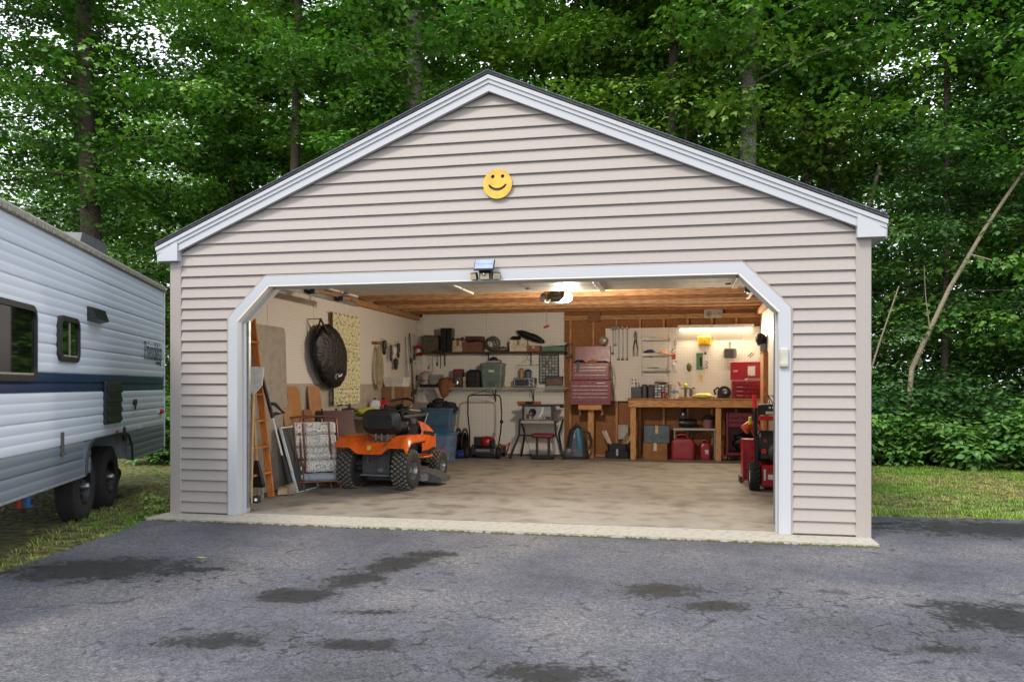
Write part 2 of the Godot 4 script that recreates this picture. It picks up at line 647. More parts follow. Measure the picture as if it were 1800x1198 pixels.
func build_ground() -> void:
	var gm := tx("ground", "ffffff", 0.95, noise_tex("soil", FastNoiseLite.TYPE_SIMPLEX_SMOOTH, 0.02, [[0.0, "2c2416"], [0.35, "4d3d24"], [0.5, "5d5a2c"], [0.65, "5e6a2c"], [1.0, "7d7a45"]], 6, 1024, 12), Vector3.ONE * 0.35, noise_tex("soil_n", FastNoiseLite.TYPE_SIMPLEX_SMOOTH, 0.05, [], 5, 512, 12, true, 8.0), 1.0)
	var g := G.new()
	g.bb(-160, 160, -0.4, -0.075, -220, 60, 0.0)
	structure("ground", g, gm)
	var dr := MeshInstance3D.new()
	dr.name = "driveway"
	dr.mesh = sheet(PackedVector2Array([V2(-3.3, 0.2), V2(-3.12, 0.9), V2(-2.98, 1.7), V2(-2.86, 2.5), V2(-2.7, 4), V2(-2.5, 7), V2(-2.2, 14), V2(18, 14), V2(18, -1.42), V2(9, -1.38), V2(6.0, -1.42), V2(4.4, -1.34), V2(3.2, -1.25), V2(3.2, 0.2)]), -0.024, Vector2(-6, -1.5), Vector2(9, 6.5))
	dr.material_override = asphalt()
	dr.set_meta("kind", "structure")
	add_child(dr)
	# slab and the rough concrete apron in front of the door
	var fl := tx("floor", "ffffff", 0.8, noise_tex("concrete", FastNoiseLite.TYPE_SIMPLEX_SMOOTH, 0.012, [[0.0, "5d5346"], [0.3, "746c61"], [0.45, "817a71"], [0.6, "878179"], [0.78, "827a6e"], [1.0, "6b5f4f"]], 9, 1024, 31), Vector3(0.17, 0.17, 0.17))
	fl.roughness_texture = noise_tex("rough", FastNoiseLite.TYPE_SIMPLEX_SMOOTH, 0.02, [[0.0, "b0b0b0"], [1.0, "ffffff"]], 4)
	g = G.new()
	g.bb(-3.2, 3.2, -0.2, 0.0, -7.3, -0.13, 0.0)
	structure("garage_floor", g, fl)
	var ap := tx("apron", "ffffff", 0.95, noise_tex("apron_t", FastNoiseLite.TYPE_SIMPLEX_SMOOTH, 0.02, [[0.0, "877f72"], [0.3, "9a9488"], [0.55, "a7a298"], [0.8, "a09888"], [1.0, "8c806c"]], 7, 1024, 8), Vector3.ONE * 0.6, noise_tex("apron_n", FastNoiseLite.TYPE_CELLULAR, 0.2, [], 2, 512, 6, true, 5.0), 0.3)
	g = G.new()
	var edge := PackedVector2Array([V2(-3.27, -0.12)])
	var x := -3.27
	while x < 3.22:
		edge.append(V2(x, 0.33 + rng.randf_range(-0.008, 0.008)))
		x += 0.11
	edge.append(V2(3.22, 0.33))
	edge.append(V2(3.22, -0.12))
	var e2 := PackedVector2Array()
	for p in edge:
		e2.append(V2(p.x, -p.y))
	g.poly(e2, 0.2, Transform3D(rx(-PI / 2), V(0, -0.202, 0)))
	structure("apron", g, ap)
	# moss and grit in the joint between apron and driveway
	var mg := G.new()
	for i in 260:
		var c := V(rng.randf_range(-3.2, 3.2), -0.021, 0.342 + rng.randf_range(-0.008, 0.015))
		mg.ell(c, V(rng.randf_range(0.006, 0.03), rng.randf_range(0.004, 0.016), rng.randf_range(0.005, 0.014)), Basis.IDENTITY, 6, 0.5, i)
	var mo := solo("moss", "thin line of moss and grit along the concrete apron edge", "moss", mg, mt("5c5a2e", 1.0))
	mo.set_meta("kind", "stuff")

func V2(x: float, y: float) -> Vector2:
	return Vector2(x, y)

# ---------------------------------------------------------------- garage shell
func ho(y: float) -> float:
	return 2.60 if y < 1.90 else 2.60 - (y - 1.90) * 0.974

func plank(par: Node, y0: float, y1: float, a0: float, b0: float, a1: float, b1: float, m: Material) -> void:
	var g := G.new()
	var zb := 0.027
	var zt := 0.004
	var inn := V((a0 + b0) * 0.5, y1, -0.1)
	g.quad(V(a0, y0 + 0.003, zb), V(b0, y0 + 0.003, zb), V(b1, y1 + 0.006, zt), V(a1, y1 + 0.006, zt), inn)
	g.quad(V(a0, y0, zb - 0.003), V(b0, y0, zb - 0.003), V(b0, y0 + 0.003, zb), V(a0, y0 + 0.003, zb), inn)
	g.quad(V(a0, y0, zb - 0.003), V(b0, y0, zb - 0.003), V(b0, y0 + 0.002, 0.001), V(a0, y0 + 0.002, 0.001), inn)
	for e in [[a0, a1, -1.0], [b0, b1, 1.0]]:
		g.flat(V(e[0], y0, zb - 0.003), V(e[1], y1 + 0.006, zt), V(e[0], y0 + 0.002, 0.001), V(e[2], 0, 0))
	part(par, "siding_plank", g, m)

func build_garage() -> void:
	var gar := thing("garage", "detached two-bay garage with beige lap siding, white trim and its wide door raised", "garage")
	var sid := tx("siding", "9f9792", 0.6, noise_tex("siding_t", FastNoiseLite.TYPE_SIMPLEX_SMOOTH, 0.04, [[0.0, "ecebe9"], [0.5, "f8f7f6"], [1.0, "ffffff"]], 5, 512, 3), Vector3(0.7, 9.0, 9.0), noise_tex("siding_n", FastNoiseLite.TYPE_SIMPLEX_SMOOTH, 0.06, [], 3, 512, 14, true, 2.0), 0.15)
	var white := mt("adafb4", 0.45, 0.0, false)
	var cream := mt("d8d3c6", 0.6, 0.0, false)
	# front wall behind the siding, with the door notch
	var g := G.new()
	g.poly(PackedVector2Array([V2(-3.2, 0), V2(-3.2, 2.6), V2(0, 3.96), V2(3.2, 2.6), V2(3.2, 0), V2(2.53, 0), V2(2.53, 1.88), V2(2.185, 2.23), V2(-2.185, 2.23), V2(-2.53, 1.88), V2(-2.53, 0)]), 0.118, Transform3D(Basis.IDENTITY, V(0, 0, -0.12)))
	part(gar, "front_wall", g, mt("8f887f", 0.8))
	# courses of lap siding
	var c := 0.1045
	var seams := {20: 1.05, 22: 0.62, 23: 0.62, 24: 0.15, 25: 0.15, 26: -0.67, 27: -0.67, 28: 1.55, 31: -0.4}
	for i in 37:
		var y0 := 0.012 + i * c
		var y1 := y0 + c
		var w0 := minf(3.112, (3.885 - y0) / 0.43)
		var w1 := minf(3.112, (3.885 - y1) / 0.43)
		if w0 < 0.06:
			break
		w1 = maxf(w1, 0.0)
		if y0 < 2.28:
			var yt := minf(y1, 2.288)
			plank(gar, y0, y1, -w0, -ho(y0), -w1, -ho(yt) if y1 < 2.29 else -2.21, sid)
			plank(gar, y0, y1, ho(y0), w0, ho(yt) if y1 < 2.29 else 2.21, w1, sid)
			if y1 > 2.30:
				plank(gar, 2.297, y1, -2.21, 0.62, -2.21, 0.62, sid)
				plank(gar, 2.297, y1, 0.622, 2.21, 0.622, 2.21, sid)
		elif seams.has(i):
			var s: float = seams[i]
			plank(gar, y0, y1, -w0, s, -w1, s, sid)
			plank(gar, y0 + 0.0015, y1 + 0.0015, s - 0.001, w0, s - 0.001, w1, sid)
		else:
			plank(gar, y0, y1, -w0, w0, -w1, w1, sid)
	# corner posts
	for s in [-1.0, 1.0]:
		g = G.new()
		g.bb(s * 3.105, s * 3.225, -0.02, 2.47, -0.10, 0.028, 0.004)
		part(gar, "corner_post", g, sid)
		g = G.new()
		g.bb(s * 3.07, s * 3.2, 0.0, 2.62, -7.36, -0.10, 0.0)
		part(gar, "side_wall", g, sid)
	g = G.new()
	g.poly(PackedVector2Array([V2(-3.2, 0), V2(-3.2, 2.6), V2(0, 3.96), V2(3.2, 2.6), V2(3.2, 0)]), 0.12, Transform3D(Basis.IDENTITY, V(0, 0, -7.36)))
	part(gar, "back_wall", g, mt("a58a6a", 0.8))
	# roof: two slabs of shingled deck with a real edge
	var shingle := tx("shingle", "ffffff", 0.95, noise_tex("shingle_t", FastNoiseLite.TYPE_CELLULAR, 0.05, [[0.0, "3c4046"], [0.5, "5a5f66"], [1.0, "74787e"]], 3, 512, 4), Vector3.ONE * 2.0)
	for s in [-1.0, 1.0]:
		var e := V2(s * 3.345, 4.062 - 0.4295 * 3.345)
		g = G.new()
		g.poly(PackedVector2Array([V2(0, 4.062), e, e + V2(0, -0.018), V2(0, 4.044)]), 7.62, Transform3D(Basis.IDENTITY, V(0, 0, -7.52)))
		var roof := part(gar, "roof", g, shingle)
		g = G.new()
		g.poly(PackedVector2Array([V2(0, 4.042), e + V2(0, -0.0195), e + V2(0, -0.034), V2(0, 4.026)]), 7.58, Transform3D(Basis.IDENTITY, V(0, 0, -7.50)))
		part(roof, "deck", g, wood("8a6a48", 2))
		# starter shingles curling over the rake edge
		for k in 22:
			var t := (k + 0.5) / 22.0
			g = G.new()
			var xx = s * 3.33 * t
			g.box(V(xx, 4.066 - 0.4295 * absf(xx), 0.095), V(0.162, 0.008, 0.04), rz(-s * atan(0.4295)) * rx(rng.randf_range(-0.06, 0.05)))
			part(roof, "shingle", g, shingle)
		# rake trim in stepped aluminium: drip edge, crown, fascia
		var steps := [[0.030, 0.064, 0.098], [0.064, 0.100, 0.086], [0.100, 0.170, 0.074]]
		for k in 3:
			g = G.new()
			var o0: float = steps[k][0]
			var o1: float = steps[k][1]
			var ex: float = 3.338 - 0.005 * k
			g.poly(PackedVector2Array([V2(0, 4.06 - o0), V2(s * ex, 4.06 - 0.4295 * ex - o0), V2(s * ex, 4.06 - 0.4295 * ex - minf(o1, 0.15)), V2(s * 3.2, 4.06 - 0.4295 * 3.2 - o1), V2(0, 4.06 - o1)]), steps[k][2] - 0.03, Transform3D(Basis.IDENTITY, V(0, 0, 0.03)))
			part(gar, "rake_board", g, white)
		# boxed eave end and soffit
		g = G.new()
		g.poly(PackedVector2Array([V2(s * 3.105, 2.462), V2(s * 3.322, 2.462), V2(s * 3.322, 2.52), V2(s * 3.105, 2.66)]), 0.086, Transform3D(Basis.IDENTITY, V(0, 0, 0.004)))
		part(gar, "eave_return", g, white)
		g = G.new()
		g.bb(s * 3.222, s * 3.318, 2.466, 2.482, -7.45, 0.003, 0.002)
		part(gar, "soffit", g, white)
		g = G.new()
		g.bb(s * 3.319, s * 3.337, 2.455, 2.605, -7.5, 0.072, 0.002)
		part(gar, "fascia", g, white)
	# door casing: five mitred pieces, jambs and stops
	var outer := [V2(-2.592, 0), V2(-2.592, 1.90), V2(-2.205, 2.29), V2(2.205, 2.29), V2(2.592, 1.90), V2(2.592, 0)]
	var inner := [V2(-2.508, 0), V2(-2.508, 1.868), V2(-2.172, 2.206), V2(2.172, 2.206), V2(2.508, 1.868), V2(2.508, 0)]
	for k in 5:
		g = G.new()
		g.poly(PackedVector2Array([outer[k], outer[k + 1], inner[k + 1], inner[k]]), 0.034, Transform3D(Basis.IDENTITY, V(0, 0, 0.001)))
		part(gar, "door_casing", g, white)
		var a: Vector2 = inner[k]
		var b: Vector2 = inner[k + 1]
		var nrm := (b - a).normalized().orthogonal()
		if nrm.dot(V2(0, 1.0) - a) < 0:
			nrm = -nrm
		g = G.new()
		g.poly(PackedVector2Array([a, b, b + nrm * 0.012, a + nrm * 0.012]), 0.24, Transform3D(Basis.IDENTITY, V(0, 0, -0.206)))
		part(gar, "door_jamb", g, white if k in [0, 4] else cream)
		g = G.new()
		g.poly(PackedVector2Array([a + nrm * 0.0125, b + nrm * 0.0125, b + nrm * 0.028, a + nrm * 0.028]), 0.035, Transform3D(Basis.IDENTITY, V(0, 0, -0.10)))
		part(gar, "door_stop", g, white)
		# thin channel where the siding meets the casing
		var ao: Vector2 = outer[k]
		var bo: Vector2 = outer[k + 1]
		g = G.new()
		g.poly(PackedVector2Array([ao - nrm * 0.001, bo - nrm * 0.001, bo - nrm * 0.016, ao - nrm * 0.016]), 0.026, Transform3D(Basis.IDENTITY, V(0, 0, 0.0015)))
		part(gar, "siding_channel", g, sid)

func build_garage_inside() -> void:
	var gar := get_node("garage")
	var lum := wood("c9a37c", 0)
	var lumv := wood("c9a37c", 1)
	# ceiling joists across the bay and the plates they rest on
	var z := -0.75
	var k := 0
	while z > -7.0:
		var g := G.new()
		var dy := rng.randf_range(-0.006, 0.006)
		g.bb(-3.06, 3.06, 2.525 + dy, 2.665 + dy, z - 0.019, z + 0.019, 0.003)
		part(gar, "ceiling_joist", g, wood(["c9a37c", "a57a52", "d8b892"][k % 3], 0))
		z -= 0.61
		k += 1
	for s in [-1.0, 1.0]:
		var g := G.new()
		g.bb(s * 2.975, s * 3.068, 2.44, 2.522, -7.1, -0.125, 0.003)
		part(gar, "top_plate", g, wood("bb946c", 2))
		for i in 14:
			var rg := G.new()
			var zr := -0.4 - i * 0.52
			rg.bar(V(s * 3.1, 2.70, zr), V(0.0, 4.0, zr), 0.038, 0.12, V(0, 0, 1))
			part(gar, "rafter", rg, wood("bb946c", 0))
	# back wall: sheathing, studs, plates; left part covered with pegboard
	var osb := tx("osb", "c8b6a6", 0.85, noise_tex("osb_t", FastNoiseLite.TYPE_CELLULAR, 0.045, [[0.0, "6b4a30"], [0.3, "a8784c"], [0.55, "d2a273"], [1.0, "8a5f3c"]], 3, 512, 17), Vector3(2.2, 1.1, 2.2))
	var g2 := G.new()
	g2.bb(-3.06, 3.06, 0.0, 2.62, -7.235, -7.2, 0.0)
	part(gar, "sheathing", g2, osb)
	for i in 9:
		var g := G.new()
		var xs := -0.19 + i * 0.406
		g.bb(xs - 0.019, xs + 0.019, 0.04, 2.40, -7.199, -7.111, 0.002)
		part(gar, "stud", g, lumv)
	for y in [[0.0, 0.038], [2.402, 2.44], [2.442, 2.48]]:
		var g := G.new()
		g.bb(-0.32, 3.05, y[0], y[1], -7.199, -7.108, 0.002)
		part(gar, "wall_plate", g, lum)
	var blk := G.new()
	blk.bb(0.12, 0.34, 2.37, 2.60, -7.107, -7.06, 0.003)
	part(gar, "joist_block", blk, wood("8d6a48", 1))
	# pegboard, holes as part of the sheet's surface
	var dots := Image.create(64, 64, false, Image.FORMAT_RGB8)
	dots.fill(Color(1, 1, 1))
	for j in 64:
		for i in 64:
			if Vector2(i - 31.5, j - 31.5).length() < 9.0:
				dots.set_pixel(i, j, Color(0.16, 0.14, 0.12))
	var dt := ImageTexture.create_from_image(dots)
	var peg := tx("peg", "dcd8ce", 0.6, dt, Vector3.ONE * 39.37)
	var pegw := tx("pegw", "d6cfc4", 0.6, dt, Vector3.ONE * 39.37)
	for p in [[-2.93, -1.72], [-1.718, -0.33]]:
		var g := G.new()
		g.bb(p[0], p[1], 0.02, 2.555, -7.106, -7.1, 0.001)
		part(gar, "pegboard", g, peg)
	for p in [[0.43, 1.52], [1.522, 2.74], [2.742, 3.045]]:
		var g := G.new()
		g.bb(p[0], p[1], 0.975, 2.25, -7.106, -7.1, 0.001)
		part(gar, "pegboard", g, peg)
	g2 = G.new()
	g2.bb(-0.328, -0.30, 0.02, 2.56, -7.11, -7.085, 0.002)
	part(gar, "edge_batten", g2, mt("d9d5cc", 0.6))
	g2 = G.new()
	g2.bb(-3.045, -2.932, 0.0, 2.5, -7.12, -7.09, 0.002)
	part(gar, "corner_board", g2, mt("cdc9c0", 0.6))
	for i in 4:
		var zz := -0.35 - i * 1.22
		for s in [-1.0, 1.0]:
			var g := G.new()
			g.bb(s * 3.045, s * 3.051, 1.27 if s < 0 else 0.95, 2.44, zz - 1.214, zz, 0.001)
			part(gar, "pegboard", g, pegw)
	for s in [-1.0, 1.0]:
		var g := G.new()
		g.bb(s * 3.045, s * 3.051, 1.27 if s < 0 else 0.95, 2.44, -7.09, -5.234, 0.001)
		part(gar, "pegboard", g, pegw)
		g = G.new()
		g.bb(s * 3.052, s * 3.068, 0.0, 2.44, -7.2, -0.125, 0.0)
		part(gar, "wall_backing", g, mt("8f7f6c", 0.8))
	g2 = G.new()
	g2.bb(-3.05, -3.042, 0.0, 1.268, -7.08, -0.2, 0.001)
	part(gar, "wainscot", g2, mt("a89e90", 0.75))
	# raised sectional door: four horizontal panels under the joists, with tracks
	var dm := mt("cfc9bb", 0.6)
	for i in 4:
		var z1 := -0.30 - i * 0.535
		var g := G.new()
		g.bb(-2.42, 2.42, 2.375, 2.415, z1 - 0.53, z1, 0.006)
		var dp := part(gar, "door_panel", g, dm)
		for x in [-2.3, -0.8, 0.8, 2.3]:
			g = G.new()
			g.bb(x - 0.03, x + 0.03, 2.355, 2.3745, z1 - 0.52, z1 - 0.01, 0.003)
			part(dp, "stile", g, dm)
		if i > 0:
			for x in [-2.2, 0.0, 2.2]:
				g = G.new()
				g.box(V(x, 2.348, z1 + 0.002), V(0.05, 0.012, 0.09))
				g.cyl(V(x - 0.03, 2.345, z1), V(x + 0.03, 2.345, z1), 0.008)
				part(dp, "hinge", g, mt("8b8c8a", 0.4, 0.8))
	var bs := G.new()
	bs.bb(-2.42, 2.42, 2.34, 2.415, -0.298, -0.262, 0.008)
	part(gar, "door_bottom_seal", bs, mt("e6e8ea", 0.5))
	var steel := mt("9a9c9c", 0.38, 0.85)
	for s in [-1.0, 1.0]:
		var g := G.new()
		g.bb(s * 2.50, s * 2.505, 2.29, 2.345, -2.95, -0.55, 0.0)
		g.bb(s * 2.47, s * 2.505, 2.286, 2.29, -2.95, -0.55, 0.0)
		g.bb(s * 2.47, s * 2.505, 2.345, 2.349, -2.95, -0.55, 0.0)
		var pts := []
		for a in 9:
			pts.append(V(s * 2.49, 2.0 + 0.32 * sin(PI / 2 * a / 8.0), -0.16 - 0.39 * (1.0 - cos(PI / 2 * a / 8.0))))
		g.tube(pts, 0.022, 6)
		g.bb(s * 2.475, s * 2.505, 0.05, 2.0, -0.185, -0.145, 0.004)
		var tr := part(gar, "door_track", g, steel)
		for zz in [-0.6, -1.5, -2.3]:
			g = G.new()
			g.cyl(V(s * 2.44, 2.318, zz), V(s * 2.498, 2.318, zz), 0.022)
			g.bb(s * 2.40, s * 2.46, 2.30, 2.36, zz - 0.04, zz + 0.04, 0.004)
			part(tr, "roller", g, mt("6d6f70", 0.5, 0.6))
		g = G.new()
		g.bb(s * 2.492, s * 2.498, 2.34, 2.53, -2.8, -2.76, 0.001)
		part(tr, "hanger_strap", g, steel)
	var tor := G.new()
	tor.cyl(V(-2.4, 2.33, -0.20), V(2.4, 2.33, -0.20), 0.013)
	for x in [-2.38, 2.38]:
		tor.cyl(V(x - 0.03, 2.33, -0.20), V(x + 0.03, 2.33, -0.20), 0.05)
	part(gar, "torsion_rod", tor, steel)
	# window in the left wall, behind the curtain
	var wf := G.new()
	wf.bb(-3.044, -3.03, 1.02, 2.2, -4.15, -3.32, 0.004)
	part(gar, "window_board", wf, mt("d5cfc0", 0.6))


# ---------------------------------------------------------------- camper trailer
# own axes: z runs along the visible side from its far end towards the driveway, y up, the side faces +x
func build_trailer() -> void:
	var t := thing("camper_trailer", "white travel trailer with navy stripe and slate skirt parked beside the garage", "trailer", V(-5.136, -0.075, -2.61), 0.4029)
	var L := 7.4
	var shade := {"white": mt("c2cad6", 0.42, 0.0, false), "navy": mt("152a4e", 0.35, 0.0, false), "slate": mt("6d7680", 0.42, 0.0, false)}
	# ribbed aluminium panels, each with three rounded flutes: y0, y1, colour, flutes
	var bands := [[0.48, 0.64, "slate", 2], [0.64, 0.795, "slate", 2], [0.795, 1.03, "white", 3], [1.03, 1.265, "white", 3], [1.265, 1.345, "navy", 1], [1.345, 1.43, "navy", 1], [1.43, 1.67, "white", 3], [1.67, 1.91, "white", 3], [1.91, 2.14, "white", 3], [2.14, 2.375, "white", 3], [2.375, 2.60, "white", 3]]
	for b in bands:
		var prof := []
		var nf: int = b[3]
		var hh: float = (b[1] - b[0] - 0.012) / nf
		prof.append(V2(-0.012, b[0]))
		for f in nf:
			for q in 7:
				var a := q / 6.0
				prof.append(V2(0.007 * pow(sin(PI * a), 0.7) * (0.45 + 0.55 * a) - 0.002, b[0] + 0.006 + hh * (f + a)))
		prof.append(V2(-0.012, b[1]))
		# the wheel arch cuts the lowest panels into pieces
		var spans := [[0.0, L]]
		if b[1] < 0.64:
			spans = [[0.0, 1.66], [3.36, L]]
		elif b[1] < 0.8:
			spans = [[0.0, 1.86], [3.16, L]]
		for s in spans:
			var g := G.new()
			var P := []
			for p in prof:
				P.append([V(p.x, p.y, s[0]), V(p.x, p.y, (s[0] + s[1]) * 0.5), V(p.x, p.y, s[1])])
			g.smooth(P, false, V(-2, (b[0] + b[1]) * 0.5, 3.0))
			part(t, "siding_panel", g, shade[b[2]])
	# box behind the skin, end wall, roof with its gutter rail
	var g := G.new()
	g.bb(-2.4, -0.013, 0.80, 2.60, 0.006, L, 0.0)
	g.bb(-2.4, -0.013, 0.48, 0.80, 0.006, 1.6, 0.0)
	g.bb(-2.4, -0.013, 0.48, 0.80, 3.42, L, 0.0)
	part(t, "body", g, mt("b9bec6", 0.5))
	g = G.new()
	g.bb(-2.42, 0.03, 2.602, 2.66, -0.02, L, 0.02)
	var roof := part(t, "roof", g, mt("8d8d84", 0.8))
	g = G.new()
	g.bb(0.0, 0.034, 2.585, 2.625, -0.022, L, 0.008)
	part(roof, "gutter_rail", g, tx("gutter", "ffffff", 0.8, noise_tex("gutter_t", FastNoiseLite.TYPE_SIMPLEX_SMOOTH, 0.03, [[0.0, "3b382f"], [0.5, "857f70"], [1.0, "b5b0a2"]], 5, 512, 23), V(3, 1, 1.2)))
	g = G.new()
	var cap := PackedVector2Array([V2(0, 0), V2(0.95, 0), V2(0.86, 0.13), V2(0.12, 0.16), V2(0.0, 0.06)])
	g.poly(cap, 0.4, Transform3D(Basis(V(0, 0, 1), V(0, 1, 0), V(-1, 0, 0)), V(-0.06, 2.66, 2.35)))
	part(roof, "roof_vent", g, mt("5b5d60", 0.6))
	g = G.new()
	for y in [0.5, 1.3]:
		g.bb(0.004, 0.02, y, y + (0.78 if y < 1 else 1.29), -0.012, 0.014, 0.004)
	part(t, "corner_trim", g, mt("d5dae0", 0.4))
	g = G.new()
	for s in [[0.0, 1.66], [3.36, L]]:
		g.bb(-0.02, 0.016, 0.465, 0.485, s[0], s[1], 0.004)
	part(t, "skirt_rail", g, mt("a6adb5", 0.4, 0.5))
	# wheel arch: dark flared lip
	var lip := [V(0.014, 0.475, 3.36), V(0.014, 0.62, 3.33), V(0.014, 0.76, 3.22), V(0.014, 0.80, 3.05), V(0.014, 0.80, 1.98), V(0.014, 0.77, 1.82), V(0.014, 0.64, 1.70), V(0.014, 0.475, 1.66)]
	g = G.new()
	g.tube(lip, 0.014, 6)
	part(t, "wheel_arch", g, mt("23272a", 0.5))
	g = G.new()
	var lp := PackedVector2Array()
	for p in lip:
		lp.append(V2(p.z, p.y))
	for q in [[1.70, 3.32]]:
		g.bb(-0.5, -0.45, 0.45, 0.85, 1.5, 3.5, 0.0)
		g.bb(-0.46, -0.02, 0.80, 0.805, 1.6, 3.42, 0.0)
	# slate corners left beside the rounded arch
	g.poly(PackedVector2Array([V2(3.16, 0.80), V2(3.36, 0.80), V2(3.36, 0.48), V2(3.335, 0.62), V2(3.22, 0.76)]), 0.01, Transform3D(Basis(V(0, 0, 1), V(0, 1, 0), V(-1, 0, 0)), V(0.006, 0, 0)))
	part(t, "wheel_well", g, mt("1b1c1d", 0.9))
	g = G.new()
	g.poly(PackedVector2Array([V2(3.05, 0.795), V2(3.37, 0.795), V2(3.37, 0.485), V2(3.345, 0.485), V2(3.325, 0.62), V2(3.215, 0.755)]), 0.012, Transform3D(Basis(V(0, 0, 1), V(0, 1, 0), V(-1, 0, 0)), V(0.008, 0, 0)))
	g.poly(PackedVector2Array([V2(1.98, 0.795), V2(1.65, 0.795), V2(1.65, 0.485), V2(1.675, 0.485), V2(1.715, 0.64), V2(1.83, 0.765)]), 0.012, Transform3D(Basis(V(0, 0, 1), V(0, 1, 0), V(-1, 0, 0)), V(0.008, 0, 0)))
	part(t, "arch_corner", g, shade["slate"])
	# two wheels on each visible axle
	var rubber := tx("tyre", "ffffff", 0.9, noise_tex("tyre_t", FastNoiseLite.TYPE_SIMPLEX_SMOOTH, 0.05, [[0.0, "151515"], [0.6, "2a2928"], [1.0, "45423d"]], 4, 512, 2), Vector3.ONE * 4.0, null, 1.0, false)
	for zc in [2.98, 2.12]:
		var w := Node3D.new()
		w.name = "wheel"
		t.add_child(w, true)
		w.position = V(-0.19, 0.33, zc)
		w.scale = Vector3.ONE * 0.955
		var ax := Basis(V(0, 1, 0), V(1, 0, 0), V(0, 0, -1))
		g = G.new()
		g.lathe([V2(0.20, -0.10), V2(0.30, -0.105), V2(0.335, -0.085), V2(0.345, -0.06), V2(0.345, 0.06), V2(0.335, 0.085), V2(0.30, 0.105), V2(0.20, 0.10), V2(0.19, 0.09)], V(0, 0, 0), ax, 40)
		for r in 4:
			for k in 60:
				var a := TAU * (k + 0.5 * (r % 2)) / 60
				g.box(V(-0.066 + r * 0.044, sin(a) * 0.346, cos(a) * 0.346), V(0.034, 0.010, 0.024), rx(-a + PI / 2), 0.0)
		part(w, "tyre", g, rubber)
		g = G.new()
		g.lathe([V2(0.195, 0.085), V2(0.185, 0.06), V2(0.175, 0.03), V2(0.12, 0.045), V2(0.06, 0.06), V2(0.0, 0.06)], V(0, 0, 0), ax, 32)
		part(w, "rim", g, mt("15171b", 0.45, 0.3))
		g = G.new()
		g.lathe([V2(0.042, 0.055), V2(0.040, 0.12), V2(0.03, 0.135), V2(0.0, 0.14)], V(0, 0, 0), ax, 16)
		for k in 5:
			g.cyl(V(0.05, sin(TAU * k / 5) * 0.075, cos(TAU * k / 5) * 0.075), V(0.075, sin(TAU * k / 5) * 0.075, cos(TAU * k / 5) * 0.075), 0.011)
		part(w, "hub_cap", g, mt("85888c", 0.4, 0.8))
	g = G.new()
	g.bb(-1.9, -1.8, 0.36, 0.47, 0.1, L, 0.01)
	g.bb(-0.6, -0.5, 0.36, 0.47, 0.1, L, 0.01)
	for zc in [2.98, 2.12]:
		g.cyl(V(-2.2, 0.345, zc), V(-0.2, 0.345, zc), 0.035)
	part(t, "chassis", g, mt("1f1f1f", 0.8))
	# stabiliser jack near the far end
	g = G.new()
	g.bar(V(-0.3, 0.46, 1.5), V(-0.3, 0.26, 0.95), 0.05, 0.03)
	g.bar(V(-0.3, 0.26, 0.95), V(-0.3, 0.02, 1.3), 0.05, 0.03)
	g.bb(-0.38, -0.22, 0.0, 0.02, 1.22, 1.4, 0.004)
	part(t, "stabiliser_jack", g, mt("191a1a", 0.6))
	# sewer and water stubs under the floor
	g = G.new()
	g.cyl(V(-0.35, 0.48, 3.95), V(-0.35, 0.27, 3.95), 0.03)
	part(t, "drain_stub", g, mt("a5302a", 0.5))
	g = G.new()
	g.cyl(V(-0.35, 0.48, 3.75), V(-0.35, 0.27, 3.75), 0.03)
	g.cyl(V(-0.35, 0.27, 3.75), V(-0.35, 0.25, 3.75), 0.05)
	part(t, "water_stub", g, mt("2f6fb5", 0.5))
	# windows: big dinette window and a small split one
	var dark := mt("2a2724", 0.5)
	for w in [[4.60, 5.9, 1.36, 1.95], [3.55, 4.10, 1.53, 1.93]]:
		var win := Node3D.new()
		win.name = "window"
		t.add_child(win, true)
		g = G.new()
		var o := rrect(w[0], w[1], w[2], w[3], 0.09)
		var inn := rrect(w[0] + 0.045, w[1] - 0.045, w[2] + 0.045, w[3] - 0.045, 0.06)
		for i in o.size():
			var j := (i + 1) % o.size()
			for f in [[o[i], o[j], inn[j], inn[i]]]:
				var c0 := V((f[0].x + f[2].x) * 0.5, 0, 0)
				g.quad(V(0.028, f[0].y, f[0].x), V(0.028, f[1].y, f[1].x), V(0.034, f[2].y, f[2].x), V(0.034, f[3].y, f[3].x), V(-1, f[0].y, f[0].x))
				g.quad(V(0.028, f[0].y, f[0].x), V(0.028, f[1].y, f[1].x), V(0.0, f[1].y, f[1].x), V(0.0, f[0].y, f[0].x), V(0, (w[2] + w[3]) * 0.5, (w[0] + w[1]) * 0.5))
				g.quad(V(0.034, f[3].y, f[3].x), V(0.034, f[2].y, f[2].x), V(0.012, f[2].y, f[2].x), V(0.012, f[3].y, f[3].x), V(0.02, f[3].y * 2 - (w[2] + w[3]) * 0.5, f[3].x * 2 - (w[0] + w[1]) * 0.5))
		part(win, "frame", g, dark)
		g = G.new()
		g.poly(inn, 0.004, Transform3D(Basis(V(0, 0, 1), V(0, 1, 0), V(-1, 0, 0)), V(0.016, 0, 0)))
		var pm := StandardMaterial3D.new()
		pm.albedo_color = Color("0b0d0c")
		pm.roughness = 0.04
		pm.metallic_specular = 0.7
		part(win, "pane", g, pm)
		g = G.new()
		if w[0] < 4.0:
			g.bb(0.014, 0.024, w[2] + 0.05, w[3] - 0.05, (w[0] + w[1]) * 0.5 - 0.008, (w[0] + w[1]) * 0.5 + 0.008, 0.002)
		g.bb(0.018, 0.03, w[2] + 0.035, w[2] + 0.06, w[0] + 0.08, w[1] - 0.08, 0.003)
		part(win, "mullion", g, mt("8a8577", 0.6))
	# range-hood vent, fridge grille, hatch hardware
	g = G.new()
